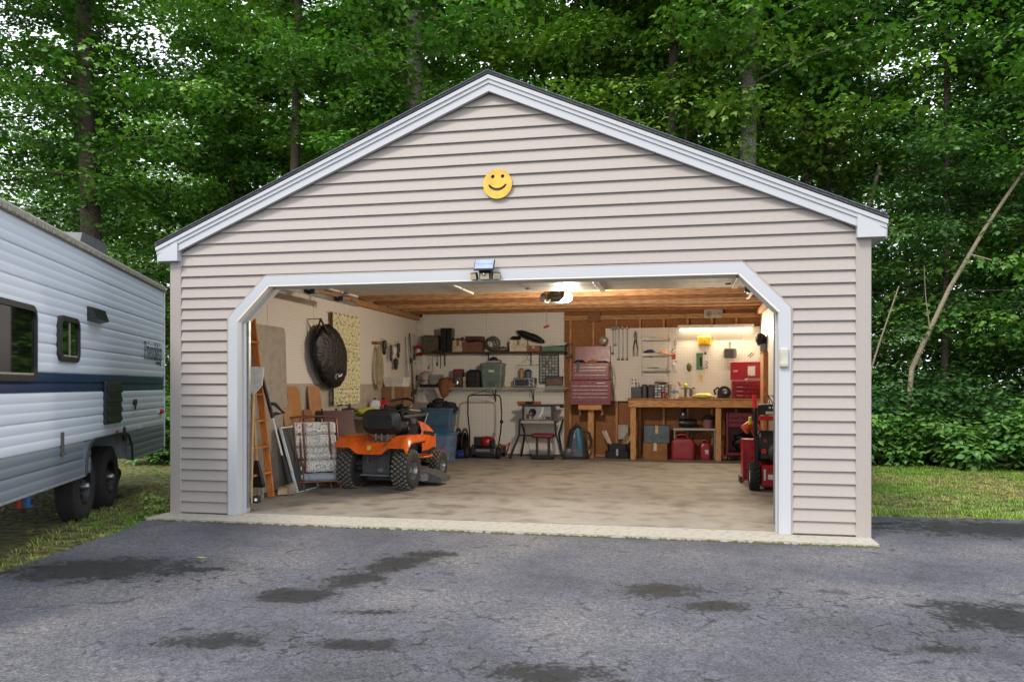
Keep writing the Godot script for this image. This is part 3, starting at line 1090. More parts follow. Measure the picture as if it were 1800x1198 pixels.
	g.poly(PackedVector2Array([V2(0.0, 2.08), V2(0.05, 2.07), V2(0.085, 1.96), V2(0.0, 1.94)]), 0.42, Transform3D(Basis.IDENTITY, V(0.002, 0, 2.86)))
	part(t, "hood_vent", g, mt("1d1f21", 0.5))
	g = G.new()
	g.bb(0.0, 0.03, 0.925, 1.365, 2.17, 2.76, 0.012)
	var gr := part(t, "vent_grille", g, mt("26282b", 0.55))
	for k in 4:
		g = G.new()
		g.box(V(0.036, 0.985 + k * 0.1, 2.465), V(0.022, 0.07, 0.5), rz(0.3), 0.004)
		part(gr, "louvre", g, mt("1c1e20", 0.5))
	g = G.new()
	g.cyl(V(0.0, 1.13, 1.56), V(0.035, 1.13, 1.56), 0.035)
	g.box(V(0.03, 1.09, 1.60), V(0.012, 0.09, 0.03))
	part(t, "lock", g, mt("18191a", 0.4))
	g = G.new()
	g.ell(V(0.012, 0.79, 2.0), V(0.02, 0.085, 0.045))
	part(t, "cable_hatch", g, mt("151617", 0.4))
	g = G.new()
	g.ell(V(0.02, 0.98, 0.2), V(0.03, 0.035, 0.06))
	part(t, "marker_light", g, mt("b3121c", 0.2))
	g = G.new()
	g.bb(0.0, 0.014, 0.965, 0.995, 0.27, 0.36, 0.002)
	part(t, "marker_base", g, mt("d9dde2", 0.4))
	g = G.new()
	g.bb(0.004, 0.018, 0.72, 0.92, 3.955, 4.005, 0.003)
	g.box(V(0.02, 0.73, 3.98), V(0.02, 0.02, 0.08))
	part(t, "door_hinge", g, tx("hinge_t", "ffffff", 0.6, noise_tex("speck", FastNoiseLite.TYPE_SIMPLEX_SMOOTH, 0.08, [[0.0, "16140f"], [0.5, "4a463e"], [1.0, "b0aca2"]], 4, 512, 9), Vector3.ONE * 8.0, null, 1.0, false))
	g = G.new()
	g.bb(0.006, 0.013, 0.925, 0.965, 1.99, 2.03, 0.001)
	g.bb(0.006, 0.013, 0.815, 0.845, 1.15, 1.45, 0.001)
	part(t, "decal", g, mt("dfe2e6", 0.5))
	g = G.new()
	g.bb(0.006, 0.013, 0.80, 0.845, 2.22, 2.32, 0.001)
	part(t, "warning_decal", g, mt("c45a58", 0.5))
	var ink := mt("1d2733", 0.5)
	var face := Basis(V(0, 0, -1), V(0, 1, 0), V(1, 0, 0))
	shown(t, "lettering", "Friendship", 0.26, ink, Transform3D(face * Basis.from_scale(V(0.72, 1.15, 1)), V(0.013, 1.75, 0.62)), "Droid Serif")
	g = G.new()
	for k in 7:
		g.bb(0.012, 0.0135, 1.60, 1.63, 0.24 + k * 0.034, 0.262 + k * 0.034, 0.0)
	part(t, "small_print", g, ink)

# ---------------------------------------------------------------- woods
func leaf_spray(nl: int, size: float, lobed: bool, sd: int) -> ArrayMesh:
	var r := RandomNumberGenerator.new()
	r.seed = sd
	var v := PackedVector3Array()
	var n := PackedVector3Array()
	for i in nl:
		var a := TAU * i / nl * 1.618 + r.randf() * 0.6
		var d := V(cos(a), r.randf_range(-0.45, 0.15), sin(a)).normalized()
		var at := d * size * r.randf_range(0.25, 0.9 + nl * 0.11) + V(0, r.randf_range(-0.5, 0.5) * size, 0)
		var side := d.cross(Vector3.UP).normalized().rotated(d, r.randf_range(-0.6, 0.6))
		var up := side.cross(d).normalized()
		var s := size * r.randf_range(0.7, 1.15)
		var tip := at + d * s + up * -0.18 * s
		var pts: Array
		if lobed:
			pts = [at, at + side * 0.30 * s + d * 0.05 * s, at + side * 0.55 * s + d * 0.42 * s - up * 0.08 * s, at + side * 0.24 * s + d * 0.55 * s, tip, at - side * 0.24 * s + d * 0.55 * s, at - side * 0.55 * s + d * 0.42 * s - up * 0.08 * s, at - side * 0.30 * s + d * 0.05 * s]
		else:
			pts = [at, at + side * 0.26 * s + d * 0.25 * s, at + side * 0.30 * s + d * 0.55 * s - up * 0.06 * s, tip, at - side * 0.30 * s + d * 0.55 * s - up * 0.06 * s, at - side * 0.26 * s + d * 0.25 * s]
		var mid := at + d * s * 0.45 + up * 0.05 * s
		for k in pts.size():
			var p: Vector3 = pts[k]
			var q: Vector3 = pts[(k + 1) % pts.size()]
			var f := (q - mid).cross(p - mid).normalized()
			if f.dot(up) < 0.0:
				v.append_array([mid, q, p])
				f = -f
			else:
				v.append_array([mid, p, q])
			n.append_array([f, f, f])
	var arr := []
	arr.resize(Mesh.ARRAY_MAX)
	arr[Mesh.ARRAY_VERTEX] = v
	arr[Mesh.ARRAY_NORMAL] = n
	var m := ArrayMesh.new()
	m.add_surface_from_arrays(Mesh.PRIMITIVE_TRIANGLES, arr)
	return m

func leaf_mat() -> StandardMaterial3D:
	if mats.has("leaf"):
		return mats["leaf"]
	var m := StandardMaterial3D.new()
	m.vertex_color_use_as_albedo = true
	m.roughness = 0.42
	m.metallic_specular = 0.5
	m.backlight_enabled = true
	m.backlight = Color(0.55, 0.72, 0.16)
	mats["leaf"] = m
	return m

func multi(parent: Node, called: String, mesh: Mesh, xs: Array, cs: PackedColorArray) -> MultiMeshInstance3D:
	var mm := MultiMesh.new()
	mm.transform_format = MultiMesh.TRANSFORM_3D
	mm.use_colors = true
	mm.mesh = mesh
	mm.instance_count = xs.size()
	for i in xs.size():
		mm.set_instance_transform(i, xs[i])
		mm.set_instance_color(i, cs[i])
	var o := MultiMeshInstance3D.new()
	o.name = called
	o.multimesh = mm
	o.material_override = leaf_mat()
	o.set_meta("kind", "stuff")
	parent.add_child(o, true)
	return o

var sprays := []

func leaf_color(kind: int) -> Color:
	# linear base colours
	var t := rng.randf()
	var c: Color
	match kind:
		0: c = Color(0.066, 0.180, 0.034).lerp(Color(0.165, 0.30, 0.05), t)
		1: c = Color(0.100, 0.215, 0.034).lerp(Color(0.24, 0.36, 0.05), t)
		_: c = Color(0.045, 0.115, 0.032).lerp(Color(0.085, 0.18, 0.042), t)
	var k := rng.randf_range(0.75, 1.25)
	return Color(c.r * k, c.g * k, c.b * k)

# a forest tree: tapered trunk, limbs, and a layered crown of leaf sprays between y0 and y1
func tree(at: Vector3, h: float, r: float, y0: float, spread: float, nb: int, per: int, kind: int, leafs: float, label: String, bark: Material, lean := Vector2.ZERO, called := "maple_tree") -> Node3D:
	var t := thing(called, label, "tree", at, 0.0, "trees of the wood behind the garage")
	var pts := []
	var ph := rng.randf() * TAU
	for i in 9:
		var f := i / 8.0
		pts.append(V(lean.x * f * h + sin(f * 5.0 + ph) * r * 0.5, f * h, lean.y * f * h + cos(f * 4.0 + ph) * r * 0.5))
	var g := G.new()
	g.tube(pts, r, 9, false, r * 0.3)
	# root flare
	g.lathe([V2(r * 1.5, -0.15), V2(r * 1.15, 0.12), V2(r * 1.0, 0.45)], V(pts[0].x, 0, pts[0].z), Basis.IDENTITY, 9)
	var trunk := part(t, "trunk", g, bark)
	var lg := G.new()
	var xs := []
	var cs := PackedColorArray()
	for b in nb:
		var f := lerpf(y0 / h, 0.97, (b + rng.randf()) / nb)
		var k := clampi(int(f * 8.0), 0, 7)
		var o: Vector3 = pts[k].lerp(pts[k + 1], f * 8.0 - k)
		var a := b * 2.4 + rng.randf_range(-0.5, 0.5)
		var reach := spread * rng.randf_range(0.55, 1.1) * (1.0 - 0.55 * pow(f, 3.0))
		var rise := rng.randf_range(-0.05, 0.35)
		var d := V(cos(a), rise, sin(a))
		var bp := [o]
		for q in 4:
			var s := (q + 1) / 4.0
			bp.append(o + d * reach * s + V(0, -0.12 * reach * s * s, 0) + V(rng.randf_range(-0.1, 0.1), rng.randf_range(-0.08, 0.08), rng.randf_range(-0.1, 0.1)) * reach * 0.4)
		lg.tube(bp, maxf(0.012, r * 0.22 * (1.1 - f)), 5, false, 0.006)
		# flat plates of leaves along the limb and its side twigs
		for q in per * 6 / 10:
			var s := pow(rng.randf(), 0.65)
			var kk := clampi(int(s * 4.0), 0, 3)
			var c: Vector3 = bp[kk].lerp(bp[kk + 1], s * 4.0 - kk)
			var rr := reach * 0.33 * (0.35 + s)
			c += V(rng.randfn(0, 0.5) * rr, rng.randfn(0, 0.13) * rr - 0.04 * reach, rng.randfn(0, 0.5) * rr)
			var sc := leafs * rng.randf_range(0.7, 1.25)
			var bas := Basis.from_euler(V(rng.randf_range(-0.45, 0.45), rng.randf() * TAU, rng.randf_range(-0.45, 0.45))).scaled(Vector3.ONE * sc)
			xs.append(Transform3D(bas, c))
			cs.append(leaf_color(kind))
	part(trunk, "limbs", lg, bark)
	multi(t, "crown", sprays[(0 if kind != 2 else 1)], xs, cs)
	return t

func build_woods() -> void:
	rng.seed = 77
	sprays = [leaf_spray(15, 0.1, true, 1), leaf_spray(15, 0.085, false, 2), leaf_spray(10, 0.1, false, 3)]
	var bark := tx("bark", "ffffff", 0.95, noise_tex("bark_t", FastNoiseLite.TYPE_SIMPLEX_SMOOTH, 0.03, [[0.0, "1d1813"], [0.45, "3d342b"], [0.7, "5d5347"], [1.0, "86806f"]], 5, 512, 41), V(4, 0.9, 4), noise_tex("bark_n", FastNoiseLite.TYPE_SIMPLEX_SMOOTH, 0.03, [], 5, 512, 41, true, 9.0), 1.0)
	var lichen := tx("lichen", "ffffff", 0.95, noise_tex("lichen_t", FastNoiseLite.TYPE_SIMPLEX_SMOOTH, 0.03, [[0.0, "2a2620"], [0.45, "55503f"], [0.6, "8d8d80"], [1.0, "b9bcb0"]], 5, 512, 43), V(3, 2, 3), noise_tex("bark_n", FastNoiseLite.TYPE_SIMPLEX_SMOOTH, 0.03, [], 5, 512, 41, true, 9.0), 1.0)
	var pale := tx("pale_bark", "ffffff", 0.9, noise_tex("pale_t", FastNoiseLite.TYPE_SIMPLEX_SMOOTH, 0.03, [[0.0, "4b4335"], [0.4, "7f7460"], [1.0, "a89c86"]], 5, 512, 44), V(3, 1.5, 3))
	# x, z, height, trunk radius, lowest limb, spread, limbs, sprays a limb, leaf kind, leaf size, bark, lean, label
	var list := [
		[-11.386, -8.8, 14.0, 0.29, 5.5, 3.4, 30, 70, 0, 1.26, bark, V2(0.0, 0.0), "thick dark-barked maple standing behind the trailer roof vent"],
		[-13.6, -8.2, 14.0, 0.2, 2.0, 3.6, 40, 60, 2, 1.26, bark, V2(0.02, 0), "dark maple at the edge of the wood beyond the trailer's front end"],
		[-6.463, -9.2, 15.0, 0.15, 6.5, 3.2, 26, 70, 0, 1.26, bark, V2(0.0, 0), "slim dark maple rising behind the garage's lower roof edge on the trailer side"],
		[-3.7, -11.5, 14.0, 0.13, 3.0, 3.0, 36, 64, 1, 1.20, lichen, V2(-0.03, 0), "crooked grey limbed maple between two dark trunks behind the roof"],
		[-3.597, -8.7, 16.0, 0.26, 7.0, 3.4, 26, 74, 0, 1.26, lichen, V2(0.0, 0), "stout lichen-blotched maple just behind the roof slope beside the ridge"],
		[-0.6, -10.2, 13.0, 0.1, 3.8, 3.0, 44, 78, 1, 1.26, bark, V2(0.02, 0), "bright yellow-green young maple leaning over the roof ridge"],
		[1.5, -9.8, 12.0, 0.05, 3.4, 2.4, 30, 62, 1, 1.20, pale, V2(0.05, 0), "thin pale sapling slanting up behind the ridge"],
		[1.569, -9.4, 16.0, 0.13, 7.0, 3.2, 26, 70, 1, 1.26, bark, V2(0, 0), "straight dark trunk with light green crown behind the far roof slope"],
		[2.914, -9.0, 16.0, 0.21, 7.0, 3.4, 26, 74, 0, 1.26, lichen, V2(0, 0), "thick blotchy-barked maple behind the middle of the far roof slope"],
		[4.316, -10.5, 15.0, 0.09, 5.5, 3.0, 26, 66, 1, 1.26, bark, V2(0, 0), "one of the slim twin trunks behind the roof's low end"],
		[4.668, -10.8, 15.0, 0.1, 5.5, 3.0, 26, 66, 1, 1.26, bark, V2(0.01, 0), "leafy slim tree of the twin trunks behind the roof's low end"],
		[6.6, -9.4, 12.0, 0.07, 2.2, 2.6, 38, 70, 2, 1.20, bark, V2(0.0, 0), "dark leafy young tree past the garage corner post"],
		[8.6, -9.6, 12.5, 0.1, 1.5, 3.0, 46, 74, 0, 1.20, bark, V2(-0.01, 0), "low-limbed green maple beyond the lawn strip"],
		[10.8, -10.2, 13.5, 0.14, 1.3, 3.4, 50, 76, 2, 1.26, bark, V2(0.0, 0), "dense dark maple at the lawn's outer end"],
		[9.9, -13.8, 15.0, 0.14, 2.0, 3.4, 46, 70, 1, 1.26, bark, V2(0.0, 0), "yellow-green maple behind the dense dark ones past the lawn"],
		[13.5, -12.5, 15.0, 0.16, 1.2, 3.6, 48, 70, 0, 1.32, bark, V2(0.0, 0), "broad maple beyond the dense dark one at the lawn's end"],
		[-13.5, -11.0, 14.0, 0.18, 1.5, 3.8, 44, 64, 0, 1.32, bark, V2(0.0, 0), "broad maple far beyond the trailer"],
		[-8.9, -13.5, 15.0, 0.16, 2.4, 3.4, 42, 64, 1, 1.32, bark, V2(0.0, 0), "light green maple deeper in the wood behind the trailer"],
		[-0.2, -14.5, 17.0, 0.2, 3.5, 3.6, 44, 70, 0, 1.32, bark, V2(0.0, 0), "tall maple deep behind the roof ridge"],
		[-6.4, -14.8, 16.0, 0.2, 3.0, 3.4, 42, 66, 0, 1.32, bark, V2(0.0, 0), "dark trunk deeper in the wood behind the garage's trailer side"],
		[2.0, -15.5, 17.0, 0.2, 3.5, 3.6, 44, 70, 2, 1.32, bark, V2(0.0, 0), "dark-leaved maple deep behind the ridge and sapling"],
		[5.8, -17.0, 17.0, 0.2, 3.0, 3.6, 44, 68, 1, 1.32, bark, V2(0.0, 0), "yellow-green tree deep behind the thick blotchy maple"],
		[12.0, -17.5, 17.0, 0.2, 2.0, 3.8, 46, 68, 1, 1.38, bark, V2(0.0, 0), "light green tree deep in the wood past the lawn"],
		[-11.8, -15.0, 16.0, 0.18, 2.0, 3.8, 46, 70, 1, 1.35, bark, V2(0.0, 0), "light green tree deep behind the trailer's front end"],
		[-6.9, -18.5, 17.0, 0.18, 2.6, 3.8, 46, 70, 1, 1.4, bark, V2(0.0, 0), "light green tree far behind the thick dark-barked maple"],
		[-9.3, -11.2, 10.0, 0.08, 1.6, 2.6, 36, 62, 0, 1.2, bark, V2(0.02, 0), "young green maple close behind the trailer roof"],
		[-4.3, -8.6, 7.5, 0.05, 1.0, 1.9, 34, 56, 0, 1.2, bark, V2(0.0, 0), "small leafy maple in the gap between trailer and garage"],
		[-3.6, -16.5, 17.0, 0.2, 3.0, 3.6, 44, 66, 1, 1.38, bark, V2(0.0, 0), "light green tree deep behind the lichen-blotched trunk"],
	]
	for t in list:
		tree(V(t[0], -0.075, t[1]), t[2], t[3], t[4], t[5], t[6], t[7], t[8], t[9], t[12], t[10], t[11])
	# leaning dead trunk beside the lawn and the broken pole behind the roof
	var dg := G.new()
	dg.tube([V(5.52, -0.1, -8.0), V(5.66, 1.55, -8.0), V(6.25, 2.9, -8.0), V(6.88, 4.0, -8.1), V(7.6, 5.1, -8.2)], 0.05, 8, false, 0.025)
	dg.tube([V(6.6, 3.5, -8.05), V(7.1, 3.3, -7.9), V(7.5, 3.1, -7.8)], 0.016, 5, false, 0.006)
	dg.tube([V(5.95, 2.2, -8.0), V(5.85, 2.8, -7.9), V(5.8, 3.3, -7.8)], 0.014, 5, false, 0.005)
	solo("leaning_trunk", "thin bare trunk leaning steeply beside the lawn strip", "dead tree", dg, pale)
	dg = G.new()
	dg.tube([V(4.1, -0.1, -9.9), V(4.75, 2.4, -10.0), V(5.28, 4.4, -10.0), V(5.6, 5.6, -10.0)], 0.065, 8, false, 0.04)
	solo("broken_trunk", "pale snapped-off trunk poking up behind the low end of the roof", "dead tree", dg, pale)
	dg = G.new()
	dg.tube([V(4.9, 0.9, -8.4), V(5.2, 2.0, -8.3), V(5.5, 3.0, -8.2)], 0.022, 6, false, 0.012)
	dg.tube([V(4.95, -0.1, -8.4), V(4.9, 0.9, -8.4)], 0.024, 6)
	solo("dead_stem", "slender bare stem tilted beside the garage's corner post", "dead tree", dg, pale)
	# spruce at the right: tiers of short needled fronds
	for sp in [[11.2, -7.6, 7.5, "dark spruce with drooping fronds at the lawn's outer edge"], [9.4, -8.4, 3.2, "small spruce among the bushes by the lawn"]]:
		var t := thing("spruce_tree", sp[3], "tree", V(sp[0], -0.075, sp[1]), 0.0, "trees of the wood behind the garage")
		var g := G.new()
		g.tube([V(0, 0, 0), V(0.03, sp[2] * 0.5, 0), V(0, sp[2], 0)], 0.1, 8, false, 0.02)
		part(t, "trunk", g, bark)
		var xs := []
		var cs := PackedColorArray()
		for k in 900:
			var f := rng.randf()
			var a := rng.randf() * TAU
			var rr: float = (1.0 - f) * 1.75 * sqrt(rng.randf()) + 0.1
			var p := V(cos(a) * rr, f * sp[2] - rr * 0.22, sin(a) * rr)
			xs.append(Transform3D(Basis.from_euler(V(rng.randf_range(-0.3, 0.3), -a, 0.35)).scaled(V(1.5, 0.6, 0.8)), p))
			cs.append(Color(0.022, 0.055, 0.030) * rng.randf_range(0.8, 1.7))
		multi(t, "crown", sprays[2], xs, cs)
	# bushes with broad leaves along the lawn and behind the trailer
	var spots := [[4.4, -7.1, 0.75, 1], [5.2, -7.35, 0.9, 0], [6.2, -6.9, 0.8, 1], [7.1, -6.7, 0.95, 1], [7.9, -6.9, 1.15, 0], [8.8, -6.5, 0.9, 1], [9.7, -6.4, 1.05, 0], [10.6, -6.2, 1.0, 1], [4.7, -8.2, 1.3, 2], [6.0, -8.3, 1.4, 2], [7.4, -8.0, 1.5, 2], [8.9, -7.8, 1.5, 0], [10.4, -7.4, 1.5, 2], [-4.2, -4.2, 0.8, 1], [-4.9, -5.0, 1.0, 0], [-3.9, -5.6, 1.0, 1], [-5.9, -6.0, 1.3, 0], [-4.4, -7.4, 1.6, 2], [-6.8, -5.2, 1.2, 0]]
	var bush_names := ["light bush nearest the garage's rear corner along the lawn", "green bush at the foot of the leaning bare trunk", "light bush just past the leaning bare trunk", "light rounded bush mid-way along the lawn's rear edge", "tall green bush mid-way along the lawn's rear edge", "light bush in front of the small spruce", "green bush beside the small spruce", "light bush below the tall drooping spruce", "dark bush tucked behind the garage's rear corner", "dark bush behind the leaning bare trunk", "dark bush in the second row mid-way along the lawn", "tall green bush behind the small spruce", "dark bush under the tall drooping spruce", "low light bush by the trailer's stabiliser jack", "green bush behind the trailer's far end", "light bush close to the garage's rear side by the trailer", "green bush in the second row behind the trailer", "tall dark bush in the gap between trailer and garage", "green bush farther along behind the trailer"]
	for si in spots.size():
		var s = spots[si]
		var bl: String = bush_names[si]
		var t := thing("bush", bl, "bush", V(s[0], -0.075, s[1]), 0.0, "bushes along the edge of the wood")
		var g := G.new()
		var xs := []
		var cs := PackedColorArray()
		var R: float = s[2] * (0.8 if s[3] != 2 else 1.0)
		for k in 9:
			var a := rng.randf() * TAU
			var e := V(cos(a) * R * rng.randf_range(0.3, 0.75), R * rng.randf_range(0.6, 1.15), sin(a) * R * rng.randf_range(0.3, 0.7))
			g.tube([V(cos(a) * 0.05, 0, sin(a) * 0.05), e * 0.55 + V(0, 0.06, 0), e], 0.01, 5, false, 0.004)
			for q in 26:
				var p := e * rng.randf_range(0.3, 1.1) + V(rng.randfn(0, 0.17), rng.randfn(0, 0.1), rng.randfn(0, 0.17)) * R
				if p.y < 0.06:
					p.y = 0.06 + rng.randf() * 0.1
				xs.append(Transform3D(Basis.from_euler(V(rng.randf_range(-0.4, 0.4), rng.randf() * TAU, rng.randf_range(-0.4, 0.4))).scaled(Vector3.ONE * rng.randf_range(0.8, 1.35)), p))
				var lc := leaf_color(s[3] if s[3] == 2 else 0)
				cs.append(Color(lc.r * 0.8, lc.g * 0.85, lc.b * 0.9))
		part(t, "stems", g, bark)
		multi(t, "crown", sprays[2 if s[3] != 0 else 0], xs, cs)
	# the far wood, one mass of leaves; backlight is painted into its lighter greens
	var xs := []
	var cs := PackedColorArray()
	for k in 26000:
		var z := rng.randf_range(-42.0, -19.0)
		var x := 2.0 + (rng.randf() - 0.5) * (34.0 - z * 1.1)
		var top := 17.0 + 2.5 * sin(x * 0.35) + 1.5 * sin(x * 0.9 + 1.0)
		var y := top * rng.randf() * (0.55 + 0.45 * -z / 40.0)
		xs.append(Transform3D(Basis.from_euler(V(rng.randf_range(-0.5, 0.5), rng.randf() * TAU, rng.randf_range(-0.5, 0.5))).scaled(Vector3.ONE * rng.randf_range(1.5, 2.6)), V(x, y, z)))
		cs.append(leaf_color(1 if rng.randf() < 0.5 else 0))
	var far := multi(self, "woods", sprays[0], xs, cs)
	far.set_meta("kind", "stuff")
	far.set_meta("label", "mass of foliage deep in the wood, its lighter green painted as backlight")
	far.set_meta("category", "foliage")
	# undergrowth covering the forest floor close behind
	xs = []
	cs = PackedColorArray()
	for k in 16000:
		var z := rng.randf_range(-19.0, -7.8)
		var x := rng.randf_range(-15.0, 17.0)
		if absf(x) < 3.5 and z > -8.0:
			continue
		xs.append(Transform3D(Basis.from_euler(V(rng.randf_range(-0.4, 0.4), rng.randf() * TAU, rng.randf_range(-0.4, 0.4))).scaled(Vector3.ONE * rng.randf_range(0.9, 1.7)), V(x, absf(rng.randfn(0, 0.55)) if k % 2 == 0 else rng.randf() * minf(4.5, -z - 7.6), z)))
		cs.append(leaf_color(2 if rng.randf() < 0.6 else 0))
	var ug := multi(self, "undergrowth", sprays[2], xs, cs)
	ug.set_meta("kind", "stuff")
	ug.set_meta("label", "thick green undergrowth and saplings filling the forest floor")
	ug.set_meta("category", "undergrowth")
	# lawn: tufts of blades right of the garage and beside the trailer
	var bl := G.new()
	for k in 9:
		var a := k * 2.4
		var d := V(cos(a), 0, sin(a))
		var o := d * 0.012 * (k % 4)
		var sd := V(-d.z, 0, d.x) * 0.0035
		var h := 0.05 + 0.012 * (k % 3)
		var m1 := o + d * 0.012 + V(0, h * 0.6, 0)
		var tp := o + d * 0.035 + V(0, h, 0)
		bl.flat(o - sd, o + sd, m1 + sd * 0.8, -d + V(0, 0.5, 0))
		bl.flat(o - sd, m1 + sd * 0.8, m1 - sd * 0.8, -d + V(0, 0.5, 0))
		bl.flat(m1 - sd * 0.8, m1 + sd * 0.8, tp, -d + V(0, 0.5, 0))
	var bm := bl.mesh()
	var areas := [[3.25, 12.5, -7.2, -1.35, 15000, 0], [-7.5, -2.75, -6.5, 3.6, 13000, 1]]
	var pf := fnl(FastNoiseLite.TYPE_SIMPLEX_SMOOTH, 0.55, 5, 3)
	for ar in areas:
		xs = []
		cs = PackedColorArray()
		for k in ar[4]:
			var x := rng.randf_range(ar[0], ar[1])
			var z := rng.randf_range(ar[2], ar[3])
			if ar[5] == 1:
				# keep off the driveway, thin out under the trailer
				var ex := -3.22 + clampf((z - 0.2) * 0.155, 0.0, 0.5)
				if x > ex - 0.02 and z > 0.1 or (x > -3.3 and z <= 0.32):
					continue
				var side := (x + 5.136) * 0.92 - (z + 2.61) * 0.392
				if side < -0.15 and rng.randf() < 0.93:
					continue
				if side < 0.35 and rng.randf() < 0.5:
					continue
			var d := pf.get_noise_2d(x, z)
			if d < -0.15 and rng.randf() < 0.55:
				continue
			var dry := clampf(0.5 + d * 1.4 + rng.randf_range(-0.35, 0.35), 0.0, 1.0)
			var c := Color(0.34, 0.31, 0.11).lerp(Color(0.15, 0.28, 0.035), dry)
			var near: bool = ar[5] == 0 and z > -1.95
			if near:
				c = Color(0.22, 0.36, 0.035).lerp(c, 0.3)
			cs.append(Color(c.r, c.g, c.b) * rng.randf_range(0.7, 1.25))
			xs.append(Transform3D(ry(rng.randf() * TAU).scaled(V(1, rng.randf_range(0.35, 1.0) * (0.95 if near else 0.6), 1) * rng.randf_range(0.9, 1.5)), V(x, -0.078, z)))
		var gr := multi(self, "grass" if ar[5] == 0 else "grass_001", bm, xs, cs)
		gr.set_meta("kind", "stuff")
		gr.set_meta("label", "patchy yellow-green lawn strip between driveway and bushes" if ar[5] == 0 else "rough grass and bare soil under and beside the trailer")
		gr.set_meta("category", "grass")
	# a tall weed by the apron and dry leaves
	var wd := thing("weed", "small upright weed at the garage's corner by the trailer", "weed", V(-3.42, -0.075, 0.02))
	var wg := G.new()
	wg.tube([V(0, 0, 0), V(0.01, 0.15, 0), V(0, 0.28, 0.01)], 0.004, 5)
	part(wd, "stem", wg, mt("6f8a3a", 0.8))
	xs = []
	cs = PackedColorArray()
	for k in 8:
		xs.append(Transform3D(Basis.from_euler(V(0.2, k * 2.1, 0.1)).scaled(Vector3.ONE * 0.55), V(0, 0.06 + k * 0.03, 0)))
		cs.append(Color(0.16, 0.25, 0.05))
	multi(wd, "crown", sprays[2], xs, cs)
	var lf := solo("fallen_leaf", "small green leaf lying on the driveway", "leaf", G.new().poly(PackedVector2Array([V2(-0.05, 0), V2(-0.01, 0.022), V2(0.05, 0.004), V2(0, -0.018)]), 0.003, Transform3D(rx(-PI / 2), V(0, 0.001, 0))), mt("8aa53c", 0.7), V(-1.79, -0.023, 1.74))


# ---------------------------------------------------------------- left wall of the garage
func floral(hex: String, leaf: String, key: String, sc: float) -> StandardMaterial3D:
	var t := noise_tex(key, FastNoiseLite.TYPE_SIMPLEX, 0.02, [[0.0, hex], [0.67, hex], [0.70, leaf], [1.0, leaf]], 3, 512, 19)
	return tx(key + "m", "ffffff", 0.9, t, V(sc, sc * 0.6, sc))

func carton(called: String, label: String, at: Vector3, size: Vector3, hex: String, turn := 0.0, tape := "b9a67e") -> Node3D:
	var t := thing(called, label, "box", at, turn)
	var h := size * 0.5
	var g := G.new()
	g.bb(-h.x, h.x, 0, size.y, -h.z, h.z, 0.004)
	part(t, "body", g, mt(hex, 0.9))
	for s in [-1.0, 1.0]:
		g = G.new()
		g.bb(s * 0.002, s * (h.x + 0.001), size.y + 0.0005, size.y + 0.004, -h.z, h.z, 0.001)
		part(t, "flap", g, mt(hex, 0.92))
	g = G.new()
	g.bb(-0.025, 0.025, size.y * 0.55, size.y + 0.005, h.z + 0.0003, h.z + 0.001, 0.0)
	part(t, "tape", g, mt(tape, 0.5))
	return t

